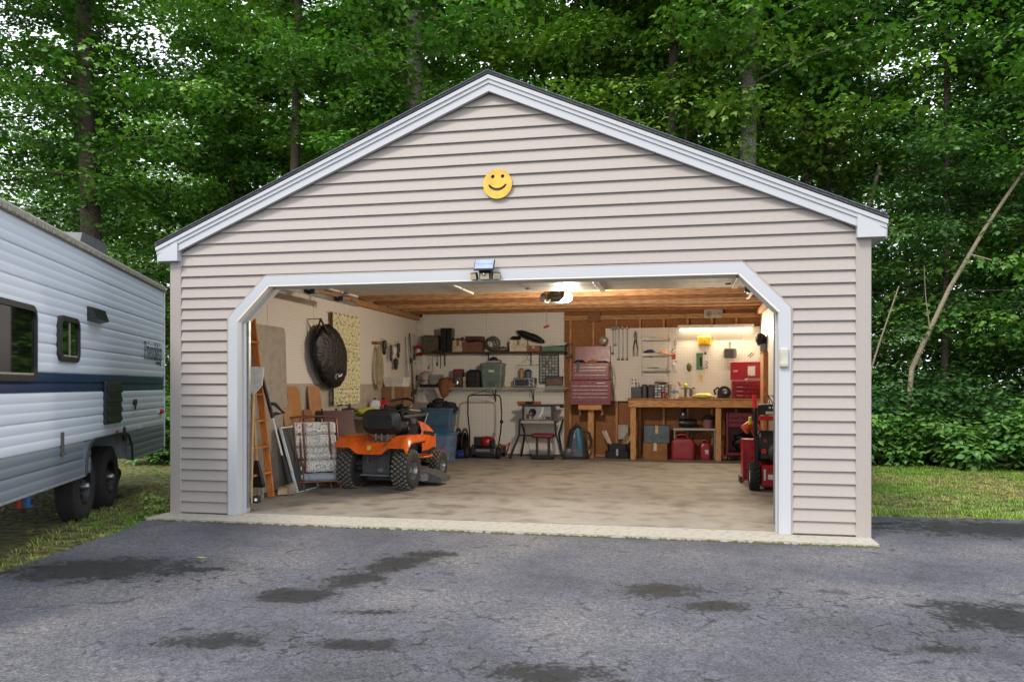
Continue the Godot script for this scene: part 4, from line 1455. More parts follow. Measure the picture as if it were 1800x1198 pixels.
func build_left_wall() -> void:
	rng.seed = 5
	var g: G
	# folded plastic table on its end
	var t := thing("folding_table", "tall grey folding table standing folded on end against the wall", "table", V(-2.965, 0, -1.55))
	var lean := Transform3D(Basis(V(0, 0, -1), V(0, 1, 0), V(1, 0, 0)) * rx(-0.03), V(-0.02, 0.02, 0))
	g = G.new()
	g.poly(rrect(-0.41, 0.41, 0.0, 1.93, 0.07), 0.022, lean, true)
	part(t, "table_top", g, mt("a1978a", 0.55))
	g = G.new()
	g.poly(rrect(-0.40, 0.40, 0.01, 1.92, 0.07), 0.022, lean.translated_local(V(0, 0, -0.024)), true)
	part(t, "table_top", g, mt("7d7468", 0.6))
	g = G.new()
	g.poly(rrect(-0.39, 0.39, 0.02, 1.91, 0.06), 0.003, lean.translated_local(V(0, 0, 0.0225)), true)
	part(t, "rim", g, mt("9b9184", 0.5))
	# wooden stepladder
	t = thing("wooden_ladder", "old orange-brown wooden ladder with paint drips beside the door jamb", "ladder")
	var paint := wood("d68c48", 1)
	for zz in [-1.20, -0.74]:
		g = G.new()
		g.bar(V(-2.80, 0.0, zz), V(-3.01, 2.0, zz + (0.04 if zz < -1 else -0.04)), 0.075, 0.024, V(1, 0, 0), 0.003)
		part(t, "rail", g, paint)
	for k in 6:
		var y := 0.28 + k * 0.29
		g = G.new()
		g.box(V(-2.80 - 0.105 * y, y, -0.97), V(0.10, 0.022, 0.43), Basis.IDENTITY, 0.003)
		part(t, "tread", g, wood("c08a55", 2))
	g = G.new()
	for k in 7:
		g.ell(V(-2.775 - 0.105 * (1.2 + k * 0.1), 1.2 + k * 0.1, -1.176 + 0.006 * (k % 3)), V(0.006, 0.02, 0.008), Basis.IDENTITY, 8)
	part(t, "paint_drips", g, mt("e8e6df", 0.6))
	# string trimmer
	t = thing("string_trimmer", "string trimmer with white shaft and black handle leaning on the grey table", "trimmer")
	var a := V(-2.66, 0.09, -1.38)
	var b := V(-2.84, 1.42, -1.03)
	var at := func(f: float) -> Vector3: return a.lerp(b, f)
	g = G.new()
	g.cyl(at.call(0.28), at.call(0.60), 0.011)
	part(t, "shaft", g, mt("dcdcd8", 0.4))
	g = G.new()
	g.cyl(at.call(0.04), at.call(0.28), 0.042, 0.022)
	part(t, "motor_housing", g, mt("232427", 0.5))
	g = G.new()
	g.cyl(at.call(0.60), at.call(0.66), 0.02)
	part(t, "collar", g, mt("232427", 0.5))
	g = G.new()
	g.tube([at.call(0.62), at.call(0.62) + V(0.03, 0.02, -0.03), at.call(0.66) + V(0.10, -0.03, -0.12), at.call(0.70) + V(0.04, 0.02, -0.05), at.call(0.72)], 0.02, 8)
	g.tube([at.call(0.66), at.call(0.80), at.call(0.94)], 0.022, 8)
	g.ell(at.call(0.97), V(0.03, 0.06, 0.03))
	part(t, "handle", g, mt("17181a", 0.45))
	g = G.new()
	g.lathe([V2(0, 0.0), V2(0.05, 0.0), V2(0.065, 0.03), V2(0.065, 0.1), V2(0.04, 0.13), V2(0, 0.13)], V(-2.65, 0.005, -1.40), rz(0.35), 18)
	part(t, "spool", g, mt("8a7a66", 0.7))
	g = G.new()
	var gp := PackedVector2Array(arc(V2(0, 0), 0.17, PI * 0.75, PI * 1.35, 8))
	gp.append_array(arc(V2(0, 0), 0.06, PI * 1.35, PI * 0.75, 5))
	g.poly(gp, 0.012, Transform3D(rx(PI / 2) * Basis.IDENTITY, V(-2.63, 0.09, -1.38)))
	g.poly(gp, 0.07, Transform3D(rx(PI / 2) * Basis.from_scale(V(1, 1, 1)), V(-2.63, 0.085, -1.38)))
	part(t, "guard", g, mt("a8946f", 0.8))
	# push broom and white shovel blade by the jamb
	t = thing("broom", "broom with wooden handle, flared black head and pale bristles by the jamb", "broom")
	g = G.new()
	g.cyl(V(-2.80, 0.42, -0.88), V(-2.84, 1.35, -0.84), 0.014)
	part(t, "handle", g, wood("cdb083", 1))
	g = G.new()
	g.loft([[V(-2.785, 0.44, -0.90), V(-2.815, 0.44, -0.90), V(-2.815, 0.44, -0.86), V(-2.785, 0.44, -0.86)], [V(-2.72, 0.19, -0.915), V(-2.85, 0.19, -0.915), V(-2.85, 0.19, -0.855), V(-2.72, 0.19, -0.855)], [V(-2.715, 0.15, -0.91), V(-2.855, 0.15, -0.91), V(-2.855, 0.15, -0.86), V(-2.715, 0.15, -0.86)]])
	part(t, "head", g, mt("1c1e22", 0.5))
	g = G.new()
	for k in 34:
		var x := -2.72 - 0.13 * (k % 17) / 16.0
		g.cyl(V(x, 0.15, -0.89 + 0.02 * (k / 17)), V(x + rng.randf_range(-0.02, 0.02), 0.003, -0.89 + rng.randf_range(-0.02, 0.03)), 0.0035, 0.003, 4)
	part(t, "bristles", g, mt("a59c8c", 0.9))
	t = thing("snow_shovel", "shovel with a white blade standing blade-up behind the jamb", "shovel")
	g = G.new()
	g.loft([[V(-2.75, 1.16, -0.76), V(-2.78, 1.16, -0.76), V(-2.78, 1.16, -0.73), V(-2.75, 1.16, -0.73)], [V(-2.66, 1.25, -0.75), V(-2.86, 1.25, -0.75), V(-2.86, 1.25, -0.74), V(-2.66, 1.25, -0.74)], [V(-2.66, 1.45, -0.79), V(-2.86, 1.45, -0.79), V(-2.86, 1.45, -0.78), V(-2.66, 1.45, -0.78)]])
	part(t, "blade", g, mt("e4e4e0", 0.5))
	g = G.new()
	g.cyl(V(-2.765, 0.0, -0.70), V(-2.765, 1.18, -0.745), 0.014)
	part(t, "handle", g, wood("d8c29a", 1))
	# framed screen leaning on the wall
	t = thing("window_screen", "white framed insect screen leaning between trimmer and lawn chair", "screen")
	var q := [V(-2.68, 0.0, -1.60), V(-2.68, 0.0, -2.15), V(-2.90, 0.75, -2.15), V(-2.90, 0.75, -1.60)]
	for k in 4:
		g = G.new()
		g.bar(q[k], q[(k + 1) % 4], 0.03, 0.018, V(0.96, 0.28, 0), 0.002)
		part(t, "frame", g, mt("d9dbdd", 0.4))
	g = G.new()
	g.quad(q[0] + V(-0.004, 0, 0), q[1] + V(-0.004, 0, 0), q[2] + V(-0.004, 0, 0), q[3] + V(-0.004, 0, 0), V(-5, 0, -1.8))
	part(t, "mesh", g, mt("4a4a4a", 0.9))
	# sheets of cardboard and board against the wainscot
	var sh := [["chipboard_sheet", "speckled brown chipboard offcut leaning behind the lawn chair", -2.03, -2.36, 1.26, "a06c3c", true], ["cardboard_sheet", "plain cardboard sheet with clipped corner leaning under the curtain", -2.56, -2.92, 1.25, "a8784e", false], ["cardboard_sheet", "flat brown carton standing beside the chipboard offcut", -1.84, -2.06, 1.09, "a47a55", false], ["hardboard_sheet", "low reddish-brown hardboard strip behind the lawn chair", -2.36, -2.60, 0.95, "8a5c38", false]]
	for s in sh:
		g = G.new()
		var pts := PackedVector2Array([V2(s[2], 0.0), V2(s[3], 0.0), V2(s[3], s[4] - (0.06 if s[6] else 0.0)), V2(s[3] + 0.08, s[4]), V2(s[2] - 0.03, s[4]), V2(s[2], s[4] - 0.05)])
		g.poly(pts, 0.012, Transform3D(Basis(V(0, 0, 1), V(0, 1, 0), V(-1, 0, 0)) * rx(0.13), V(-2.86 - (0.02 if s[6] else 0.0), 0.0, 0)))
		var m: Material = mt(s[5], 0.9)
		if s[6]:
			m = tx("chip", "ffffff", 0.9, noise_tex("chip_t", FastNoiseLite.TYPE_CELLULAR, 0.06, [[0.0, "d9b07a"], [0.4, "a8713c"], [1.0, "6a4122"]], 2, 512, 3), Vector3.ONE * 4.0)
		solo(s[0], s[1], "board", g, m)
	# folded lawn chairs with printed cushions
	for c in 2:
		t = thing("lawn_chair", ["folded brown tube lawn chair with a leaf-print cushion nearest the tractor tyre", "folded brown tube lawn chair squeezed behind the other one"][c], "chair", V(-2.73 - c * 0.09, 0.0, -1.86 + c * 0.07), -0.95 + c * 0.2, "folded lawn chairs")
		var tubm := mt("7a5240", 0.4, 0.3)
		var tilt := 0.28
		var up := V(-sin(tilt), cos(tilt), 0)
		for zz in [0.0, -0.44]:
			g = G.new()
			g.tube([V(0.13, 0.0, zz + 0.02), up * 0.45 + V(0.03, 0, zz), up * 0.86 + V(0.0, 0, zz), up * 0.89 + V(0, 0, zz - 0.03 * (1 if zz == 0.0 else -1))], 0.0125, 8)
			g.tube([V(-0.06, 0.0, zz - 0.02), V(0.05, 0.36, zz - 0.01), V(0.02, 0.8, zz + 0.015)], 0.0125, 8)
			part(t, "leg", g, tubm)
		g = G.new()
		g.tube([up * 0.885, up * 0.905 + V(0, 0, -0.22), up * 0.885 + V(0, 0, -0.44)], 0.0125, 8)
		g.tube([V(0.11, 0.1, 0.02), V(0.11, 0.1, -0.46)], 0.0125, 8)
		part(t, "crossbar", g, tubm)
		g = G.new()
		g.tube([up * 0.72 + V(0.05, 0, 0.02), up * 0.35 + V(0.09, 0, 0.03), up * 0.30 + V(0.1, 0, 0.03)], 0.014, 8)
		part(t, "armrest", g, tubm)
		var fl := floral("d9d5cc", "3a4148", "cushion", 3.4)
		for k in 4:
			g = G.new()
			var y0 := 0.22 + k * 0.155
			g.box(up * (y0 + 0.07) + V(0.06, 0, -0.22), V(0.05, 0.15, 0.38), rz(tilt), 0.022)
			part(t, "cushion", g, fl)
		g = G.new()
		g.box(up * 0.15 + V(0.085, 0, -0.22), V(0.06, 0.10, 0.36), rz(tilt), 0.028)
		part(t, "seat_pad", g, mt("9aa3ad", 0.9))
	# folding chairs, maroon one in front
	for c in 3:
		t = thing("folding_chair", ["folding chair with a padded maroon seat panel", "black folding chair behind the maroon one", "black folding chair squeezed next to the wall"][c], "chair", V(-2.66 - c * 0.07, 0.0, -2.52 + c * 0.05), -0.75, "folded steel chairs")
		var tl := 0.40
		var u := V(-sin(tl), cos(tl), 0)
		var fm := mt("121214", 0.4)
		for zz in [0.0, -0.42]:
			g = G.new()
			g.tube([V(0.06, 0.0, zz), u * 0.5 + V(0.03, 0, zz), u * 1.02 + V(0.0, 0, zz * 0.92 - 0.02)], 0.012, 6)
			part(t, "leg", g, fm)
		g = G.new()
		g.poly(rrect(-0.21, 0.21, 0.0, 0.40, 0.05), 0.035, Transform3D(Basis(V(0, 0, -1), u, V(cos(tl), sin(tl), 0)), u * 0.58 + V(0.02, 0, -0.21)), true)
		part(t, "seat", g, mt("4d1c20", 0.55) if c == 0 else fm)
		g = G.new()
		g.poly(rrect(-0.2, 0.2, 0.0, 0.2, 0.04), 0.02, Transform3D(Basis(V(0, 0, -1), u, V(cos(tl), sin(tl), 0)), u * 0.30 + V(0.02, 0, -0.21)), true)
		part(t, "backrest", g, fm)
	# curtain in soft folds over the window
	t = thing("curtain", "cream curtain printed with green leaves hanging over the side window", "curtain")
	g = G.new()
	var P := []
	for i in 15:
		var row := []
		for k in 49:
			var zz := -3.25 - 0.92 * k / 48.0
			var f := i / 14.0
			row.append(V(-2.985 + 0.034 * sin(k * 0.82 + f * 0.8) * (0.5 + 0.5 * f) + 0.008 * sin(k * 2.1 + 1.0), 2.26 - 1.28 * f - 0.012 * sin(k * 0.4), zz))
		P.append(row)
	g.smooth(P, false, V(-6, 1.6, -3.7))
	part(t, "cloth", g, floral("d6cba4", "4d6a35", "curtain", 2.6))
	g = G.new()
	g.cyl(V(-2.99, 2.25, -3.2), V(-2.99, 2.25, -4.2), 0.008)
	part(t, "rod", g, mt("6b4a30", 0.6))
	# black round carry bag hung on a hook
	t = thing("carry_bag", "big round black nylon bag hung by its straps on the pegboard", "bag", V(-2.92, 1.64, -3.05))
	g = G.new()
	var bas := Basis(V(0, 0, -1), V(0, 1, 0), V(1, 0, 0)) * rz(-0.42)
	g.ell(V(0, 0, 0), V(0.53, 0.40, 0.115), bas, 28, 0.10, 3)
	part(t, "bag_body", g, tx("nylon", "08080a", 0.5, noise_tex("mottle", FastNoiseLite.TYPE_SIMPLEX_SMOOTH, 0.012, [], 5), Vector3.ONE * 1.5, noise_tex("creases", FastNoiseLite.TYPE_SIMPLEX_SMOOTH, 0.012, [], 5, 512, 51, true, 14.0), 1.0))
	g = G.new()
	g.tube([V(0.05, 0.47, 0.42), V(0.06, 0.40, 0.36), V(0.09, 0.22, 0.20)], 0.012, 6)
	g.tube([V(0.05, 0.47, 0.42), V(0.0, 0.30, 0.42), V(-0.02, 0.0, 0.38)], 0.012, 6)
	g.tube([V(0.05, 0.47, 0.42), V(0.07, 0.36, 0.30), V(0.09, 0.22, 0.10)], 0.012, 6)
	part(t, "strap", g, mt("0f0f12", 0.6))
	g = G.new()
	g.cyl(V(-0.12, 0.47, 0.42), V(0.07, 0.475, 0.42), 0.006)
	part(t, "hook", g, mt("777777", 0.4, 0.7))
	g = G.new()
	var lb := Transform3D(Basis(V(0, 0.1, -1).normalized(), V(0.1, 1, 0.1).normalized(), V(1, -0.1, 0)), V(0.118, -0.27, 0.06))
	for k in 8:
		var a0 := 0.6 + k * 0.52
		g.box(lb * V(cos(a0) * 0.04, sin(a0) * 0.035, 0), V(0.004, 0.014, 0.022), lb.basis * rz(a0))
	for k in 6:
		g.box(lb * V(0.06 + k * 0.03, -0.006 + 0.006 * (k % 2), -0.004 * k), V(0.022, 0.022 + 0.008 * (k % 2), 0.004), lb.basis)
	part(t, "logo", g, mt("d8d8d8", 0.6))
	# coiled rope
	t = thing("coiled_rope", "long hank of pale rope hanging from a wooden peg", "rope", V(-2.985, 0, -5.0))
	g = G.new()
	for k in 6:
		var pts := []
		var ww := 0.05 + 0.022 * k
		for i in 20:
			var an := TAU * i / 20.0
			var yy := 1.56 + 0.32 * cos(an) - 0.02 * (k % 3)
			pts.append(V(0.012 * (k % 3), yy, sin(an) * ww * (1.0 - 0.25 * cos(an))))
		g.tube(pts, 0.008, 6, true)
	g.tube([V(0.02, 1.30, -0.02), V(0.03, 1.24, 0.05), V(0.02, 1.17, 0.02)], 0.008, 6)
	part(t, "rope", g, mt("a8997a", 0.95))
	g = G.new()
	g.bb(-0.06, 0.03, 1.90, 1.94, -0.04, 0.14, 0.004)
	part(t, "peg", g, wood("96693f", 2))
	# tools on hooks
	var tl2 := [["hung_drill", "black cordless tool hanging nearest the rope", -5.25, 1.98, V(0.06, 0.22, 0.09), "1b1b1e"], ["hung_glove", "dark maroon work glove hanging between the tools", -5.55, 1.92, V(0.04, 0.26, 0.07), "3a2226"], ["hung_case", "small white plastic case hanging among the tools", -5.72, 1.90, V(0.06, 0.18, 0.13), "cfc9c4"], ["hung_boot", "dark brown boot hanging past the white case", -5.92, 1.97, V(0.05, 0.24, 0.08), "35211f"], ["hung_lamp", "black work lamp hanging below the white case", -5.80, 1.70, V(0.07, 0.17, 0.09), "202226"]]
	for s in tl2:
		t = thing(s[0], s[1], "tool", V(-2.985, s[3], s[2]))
		g = G.new()
		g.box(V(0.01, -s[4].y * 0.35, 0), V(s[4].x, s[4].y * 0.7, s[4].z), rx(0.06), 0.02)
		part(t, "body", g, mt(s[5], 0.6))
		g = G.new()
		g.ell(V(0.012, -s[4].y * 0.85, 0.02), V(s[4].x * 0.5, s[4].y * 0.25, s[4].z * 0.55), rx(0.4), 12)
		part(t, "tip", g, mt(s[5], 0.5))
		g = G.new()
		g.tube([V(-0.055, 0.02, 0), V(0.0, 0.02, 0), V(0.01, -0.03, 0)], 0.004, 5)
		part(t, "hook", g, mt("8b8b8b", 0.4, 0.7))
	# rods and levels standing in the corner
	for s in [["fishing_rod", "black fishing rod standing upright in the back corner", -6.62, 2.18, 0.012, "17171a"], ["silver_pole", "silver pole with black fittings next to the fishing rod", -6.45, 2.10, 0.016, "b0b2b4"], ["yard_stick", "pale wooden stick standing beside the silver pole", -6.78, 1.72, 0.012, "b5a17c"]]:
		t = thing(s[0], s[1], "pole", V(-2.90, 0, s[2]))
		g = G.new()
		g.cyl(V(0.03, 0.0, 0), V(-0.11, s[3], 0.02), s[4])
		part(t, "shaft", g, mt(s[5], 0.4))
		g = G.new()
		for y in [0.25, 0.5, 0.78]:
			g.cyl(V(0.03 - 0.064 * y, s[3] * y, 0.02 * y), V(0.03 - 0.064 * y - 0.003, s[3] * y + 0.09, 0.02 * y), s[4] * 1.7)
		part(t, "grip", g, mt("1b1c1e", 0.6))
	# red glass feeder
	t = thing("bird_feeder", "little red and clear glass bird feeder hung by the back corner", "feeder", V(-2.93, 1.78, -6.85))
	g = G.new()
	g.lathe([V2(0, 0), V2(0.075, 0.0), V2(0.08, 0.02), V2(0.05, 0.05), V2(0.0, 0.06)], V(0, 0, 0), Basis.IDENTITY, 16)
	g.lathe([V2(0.03, 0.13), V2(0.075, 0.15), V2(0.06, 0.19), V2(0.0, 0.2)], V(0, 0, 0), Basis.IDENTITY, 16)
	part(t, "tray", g, mt("8d1a22", 0.25))
	g = G.new()
	g.lathe([V2(0.03, 0.05), V2(0.045, 0.09), V2(0.03, 0.13)], V(0, 0, 0), Basis.IDENTITY, 16)
	part(t, "globe", g, mt("c9cdcf", 0.1))
	g = G.new()
	g.cyl(V(0, 0.19, 0), V(0, 0.36, 0), 0.003)
	g.tube([V(0, 0.36, 0), V(-0.05, 0.39, 0), V(-0.112, 0.39, 0)], 0.003, 5)
	part(t, "hanger", g, mt("777777", 0.4, 0.7))
	# side table along the wall with its clutter
	t = thing("side_table", "low grey folding table along the wall behind the tractor", "table", V(-2.66, 0, -4.5))
	g = G.new()
	g.bb(-0.36, 0.34, 0.76, 0.80, -1.2, 1.25, 0.01)
	part(t, "table_top", g, mt("6f7072", 0.6))
	for s in [V(-0.3, 0, 1.1), V(0.28, 0, 1.1), V(-0.3, 0, -1.1), V(0.28, 0, -1.1)]:
		g = G.new()
		g.cyl(s, s + V(0, 0.76, 0), 0.014)
		part(t, "leg", g, mt("55575a", 0.4, 0.6))
	t = thing("cooking_pot", "steel cooking pot with a dark lid behind the maroon chair", "pot", V(-2.86, 0.801, -3.55))
	g = G.new()
	g.lathe([V2(0, 0), V2(0.08, 0), V2(0.085, 0.01), V2(0.085, 0.11), V2(0.0, 0.115)], V(0, 0, 0), Basis.IDENTITY, 20)
	part(t, "body", g, mt("8d9092", 0.3, 0.8))
	g = G.new()
	g.lathe([V2(0.088, 0.112), V2(0.07, 0.13), V2(0.02, 0.138), V2(0.02, 0.165), V2(0, 0.17)], V(0, 0, 0), Basis.IDENTITY, 20)
	part(t, "lid", g, mt("26282b", 0.4))
	g = G.new()
	g.box(V(0.095, 0.09, 0), V(0.03, 0.015, 0.05))
	g.box(V(-0.095, 0.09, 0), V(0.03, 0.015, 0.05))
	part(t, "handle", g, mt("1b1b1c", 0.5))
	g = G.new()
	g.ell(V(0, 0.06, 0), V(0.19, 0.065, 0.16), Basis.IDENTITY, 18, 0.35, 7)
	solo("seed_bag", "slumped yellow-green bag on the grey table beside the pot", "bag", g, mt("c8cc3c", 0.5), V(-2.76, 0.80, -3.95))
	for s in [["white_jug", "white plastic jug with a dark cap on the side table", V(-2.93, 0.801, -4.7), "d5d8da", "27324a"], ["red_jug", "red plastic jug with a dark cap on the side table", V(-2.90, 0.801, -5.0), "b3182a", "2a1416"]]:
		t = thing(s[0], s[1], "jug", s[2], 0.3)
		g = G.new()
		g.tub(V(0, 0, 0), [[0.07, 0.05, 0.0], [0.075, 0.055, 0.02], [0.075, 0.055, 0.15], [0.05, 0.04, 0.20], [0.02, 0.02, 0.225]], 0.03)
		part(t, "body", g, mt(s[3], 0.35))
		g = G.new()
		g.cyl(V(0, 0.225, 0), V(0, 0.255, 0), 0.022)
		part(t, "cap", g, mt(s[4], 0.4))
		g = G.new()
		g.tube([V(0.03, 0.21, 0), V(0.075, 0.2, 0), V(0.082, 0.13, 0)], 0.012, 6)
		part(t, "handle", g, mt(s[3], 0.35))
	g = G.new()
	g.ell(V(0, 0.05, 0), V(0.26, 0.055, 0.2), Basis.IDENTITY, 18, 0.4, 12)
	solo("green_cloth", "crumpled dark green tarp on the side table behind the steering wheel", "cloth", g, mt("1f4a40", 0.8), V(-2.55, 0.80, -4.5))
	g = G.new()
	g.poly(PackedVector2Array([V2(-0.2, -0.12), V2(0.22, -0.16), V2(0.18, 0.13), V2(-0.16, 0.12)]), 0.012, Transform3D(rx(-PI / 2) * ry(0.12), V(0, 0.01, 0)))
	solo("newspaper", "folded newspaper lying on the side table's outer end", "paper", g, mt("cfc4ac", 0.9), V(-2.52, 0.865, -4.95), "", 0.4)
	carton("cardboard_box", "brown cardboard box on the side table against the back corner", V(-2.84, 0.802, -5.45), V(0.38, 0.42, 0.34), "8a6244")
	t = thing("styrofoam_box", "white foam tray resting on the brown box in the corner", "box", V(-2.84, 1.228, -5.45))
	g = G.new()
	g.tub(V(0, 0, 0), [[0.17, 0.13, 0.0], [0.20, 0.16, 0.15], [0.195, 0.155, 0.15], [0.18, 0.14, 0.10]], 0.03)
	part(t, "tray", g, mt("cfccc4", 0.8))
	g = G.new()
	g.tub(V(-0.33, 0.0, 1.35), [[0.16, 0.1, 0.0], [0.17, 0.11, 0.3]], 0.02)
	solo("yellow_crate", "yellow plastic crate on the floor behind the tractor fender", "crate", g, mt("d9a520", 0.5), V(-2.3, 0.0, -4.6))

# ---------------------------------------------------------------- back wall, shelves over the push mower
func build_back_left() -> void:
	rng.seed = 6
	var g: G
	var steel := mt("55504a", 0.5, 0.5)
	var t := thing("wall_shelf", "long dark wooden shelf high on the white pegboard", "shelf", V(0, 0, 0))
	g = G.new()
	g.bb(-2.92, -0.24, 1.825, 1.847, -7.095, -6.80, 0.003)
	part(t, "shelf_board", g, wood("5c3a28", 0))
	for x in [-2.5, -1.68, -0.9]:
		g = G.new()
		g.bb(x - 0.012, x + 0.012, 1.60, 1.824, -7.098, -7.085, 0.002)
		g.bar(V(x, 1.815, -6.84), V(x, 1.80, -7.085), 0.02, 0.018)
		part(t, "bracket", g, steel)
	t = thing("wire_shelf", "white wire shelf below the wooden shelf on the pegboard", "shelf")
	var wire := mt("d2d0ca", 0.4)
	g = G.new()
	for k in 5:
		g.cyl(V(-2.92, 1.205, -7.07 + k * 0.075), V(-0.22, 1.205, -7.07 + k * 0.075), 0.004, -1.0, 6)
	g.cyl(V(-2.92, 1.178, -6.77), V(-0.22, 1.178, -6.77), 0.004, -1.0, 6)
	part(t, "rail", g, wire)
	for k in 70:
		g = G.new()
		g.bar(V(-2.9 + k * 0.0385, 1.21, -7.07), V(-2.9 + k * 0.0385, 1.21, -6.77), 0.004, 0.004, Vector3.UP, 0.0)
		g.bar(V(-2.9 + k * 0.0385, 1.21, -6.77), V(-2.9 + k * 0.0385, 1.176, -6.77), 0.004, 0.004, V(0, 0, 1), 0.0)
		part(t, "wire", g, wire)
	for x in [-1.55, -0.85]:
		g = G.new()
		g.bar(V(x, 0.95, -7.095), V(x, 1.2, -7.095), 0.02, 0.014)
		g.bar(V(x, 0.97, -7.09), V(x, 1.195, -6.80), 0.014, 0.014)
		part(t, "bracket", g, steel)
	# on the upper shelf
	var Y := 1.848
	t = thing("canvas_bag", "olive canvas case standing at the corner end of the upper shelf", "bag", V(-2.73, Y, -6.97), 0.12)
	g = G.new()
	g.tub(V(0, 0, 0), [[0.15, 0.06, 0.0], [0.17, 0.07, 0.08], [0.165, 0.055, 0.27], [0.14, 0.02, 0.31]], 0.03, rz(-0.06))
	part(t, "body", g, mt("57503f", 0.9))
	g = G.new()
	g.tube([V(-0.06, 0.22, 0.06), V(0, 0.19, 0.075), V(0.06, 0.22, 0.06)], 0.008, 6)
	part(t, "handle", g, mt("3f3a2c", 0.9))
	for k in 2:
		g = G.new()
		g.bb(-0.048, 0.048, 0.0, 0.43, -0.13, 0.13, 0.008)
		solo("black_binder", "tall black case, one of the pair upright on the upper shelf", "case", g, mt("101013", 0.4), V(-2.455 + k * 0.105, Y, -6.95), "pair of tall black cases", 0.06 * k)
	carton("small_carton", "small white and tan carton next to the black cases", V(-2.19, Y, -6.95), V(0.2, 0.2, 0.2), "bcae98", 0.0, "8a5b40")
	t = thing("open_carton", "open brown carton with black hoses poking out on the upper shelf", "box", V(-1.92, Y, -6.95), 0.05)
	g = G.new()
	g.bb(-0.18, 0.18, 0, 0.17, -0.12, 0.12, 0.003)
	part(t, "body", g, mt("6e4a38", 0.9))
	g = G.new()
	g.box(V(0, 0.225, -0.13), V(0.36, 0.14, 0.005), rx(-0.25))
	g.box(V(-0.19, 0.215, 0), V(0.005, 0.11, 0.24), rz(0.2))
	part(t, "flap", g, mt("5d3d2f", 0.9))
	g = G.new()
	g.ell(V(0.02, 0.18, 0), V(0.14, 0.05, 0.09), Basis.IDENTITY, 16, 0.5, 4)
	part(t, "hose_bundle", g, mt("17181b", 0.5))
	t = thing("garden_hose", "grey-green hose coil heaped on the upper shelf", "hose", V(-1.55, Y + 0.004, -6.95))
	for k in 8:
		g = G.new()
		var pts := []
		for i in 18:
			var a := TAU * i / 18.0
			pts.append(V(cos(a) * (0.13 - 0.006 * k) - 0.03 + 0.012 * (k % 3), 0.145 + sin(a) * (0.13 - 0.008 * k), -0.07 + k * 0.02))
		g.tube(pts, 0.011, 6, true)
		part(t, "coil", g, mt(["5f6b60", "4c5a58", "6d7468"][k % 3], 0.6))
	g = G.new()
	g.tube([V(0.08, 0.03, 0.05), V(0.2, 0.02, 0.07), V(0.28, 0.04, 0.02), V(0.2, 0.012, -0.05)], 0.012, 6)
	g.ell(V(0.17, 0.04, 0.0), V(0.1, 0.045, 0.07), Basis.IDENTITY, 12, 0.5, 9)
	part(t, "hose_end", g, mt("6a6d68", 0.7))
	carton("white_carton", "white carton with brown lower edge under the black bag", V(-1.09, Y, -6.95), V(0.31, 0.2, 0.22), "c9c0ae", 0.04, "a06a4c")
	g = G.new()
	g.ell(V(-0.22, 0.04, 0), V(0.09, 0.035, 0.08), Basis.IDENTITY, 14, 0.4, 2)
	g.ell(V(0.05, 0.06, 0), V(0.27, 0.06, 0.10), rz(-0.36), 20, 0.3, 5)
	solo("black_duffel", "black soft bag slumped across the white carton", "bag", g, mt("141416", 0.7), V(-0.92, Y + 0.205, -6.95))
	carton("brown_box", "low plain brown box on the upper shelf", V(-0.81, Y, -6.93), V(0.24, 0.095, 0.2), "8f6349")
	g = G.new()
	g.bb(-0.2, 0.2, 0, 0.085, -0.12, 0.12, 0.003)
	solo("green_box", "flat green printed box at the open end of the upper shelf", "box", g, mt("3f6a4f", 0.6), V(-0.46, Y, -6.93))
	g = G.new()
	for k in 4:
		g.box(V(0.01 * k, 0.006 + k * 0.011, 0), V(0.32, 0.009, 0.2), ry(0.05 * k) * rz(0.06), 0.001)
	solo("paper_stack", "loose white magazines on top of the green box", "paper", g, mt("c9c7c2", 0.7), V(-0.42, Y + 0.092, -6.93))
	t = thing("bar_clamp_set", "blue-black quick clamps dangling from the upper shelf", "clamp", V(-2.55, 1.60, -6.77))
	g = G.new()
	g.bb(0.06, 0.075, -0.05, 0.27, 0.0, 0.01, 0.002)
	g.bb(-0.005, 0.007, 0.0, 0.24, -0.01, 0.0, 0.002)
	part(t, "bar", g, mt("2c2f38", 0.4, 0.5))
	g = G.new()
	g.box(V(0.02, 0.26, 0.0), V(0.14, 0.05, 0.04))
	g.box(V(0.0, 0.03, 0.0), V(0.03, 0.07, 0.03))
	part(t, "jaw", g, mt("23252c", 0.5))
	# on the wire shelf
	Y = 1.212
	t = thing("towel_pile", "crumpled white rags at the corner end of the wire shelf", "rag", V(-2.80, Y, -6.93))
	g = G.new()
	g.ell(V(0, 0.19, 0), V(0.12, 0.1, 0.1), Basis.IDENTITY, 18, 0.6, 3)
	g.ell(V(-0.02, 0.07, 0), V(0.09, 0.09, 0.09), Basis.IDENTITY, 14, 0.5, 8)
	part(t, "cloth", g, mt("b5a7a2", 0.95))
	t = thing("clear_bin", "cloudy plastic bin beside the rags on the wire shelf", "bin", V(-2.62, Y + 0.06, -6.93))
	g = G.new()
	g.tub(V(0, 0, 0), [[0.1, 0.1, 0.0], [0.12, 0.11, 0.17], [0.125, 0.115, 0.172]], 0.03)
	part(t, "body", g, mt("8f8f92", 0.3))
	g = G.new()
	g.bb(-0.2, 0.12, 0, 0.058, -0.12, 0.1, 0.01)
	solo("black_tray", "flat black tray under the cloudy bin", "tray", g, mt("17181b", 0.5), V(-2.70, Y, -6.92))
	t = thing("paper_bag", "crumpled brown and orange bag drooping over the wire shelf", "bag", V(-2.40, Y, -6.84))
	g = G.new()
	g.ell(V(0, 0.06, 0), V(0.17, 0.12, 0.11), Basis.IDENTITY, 18, 0.5, 5)
	g.ell(V(-0.02, -0.05, 0.1), V(0.09, 0.14, 0.04), rz(0.2), 14, 0.4, 6)
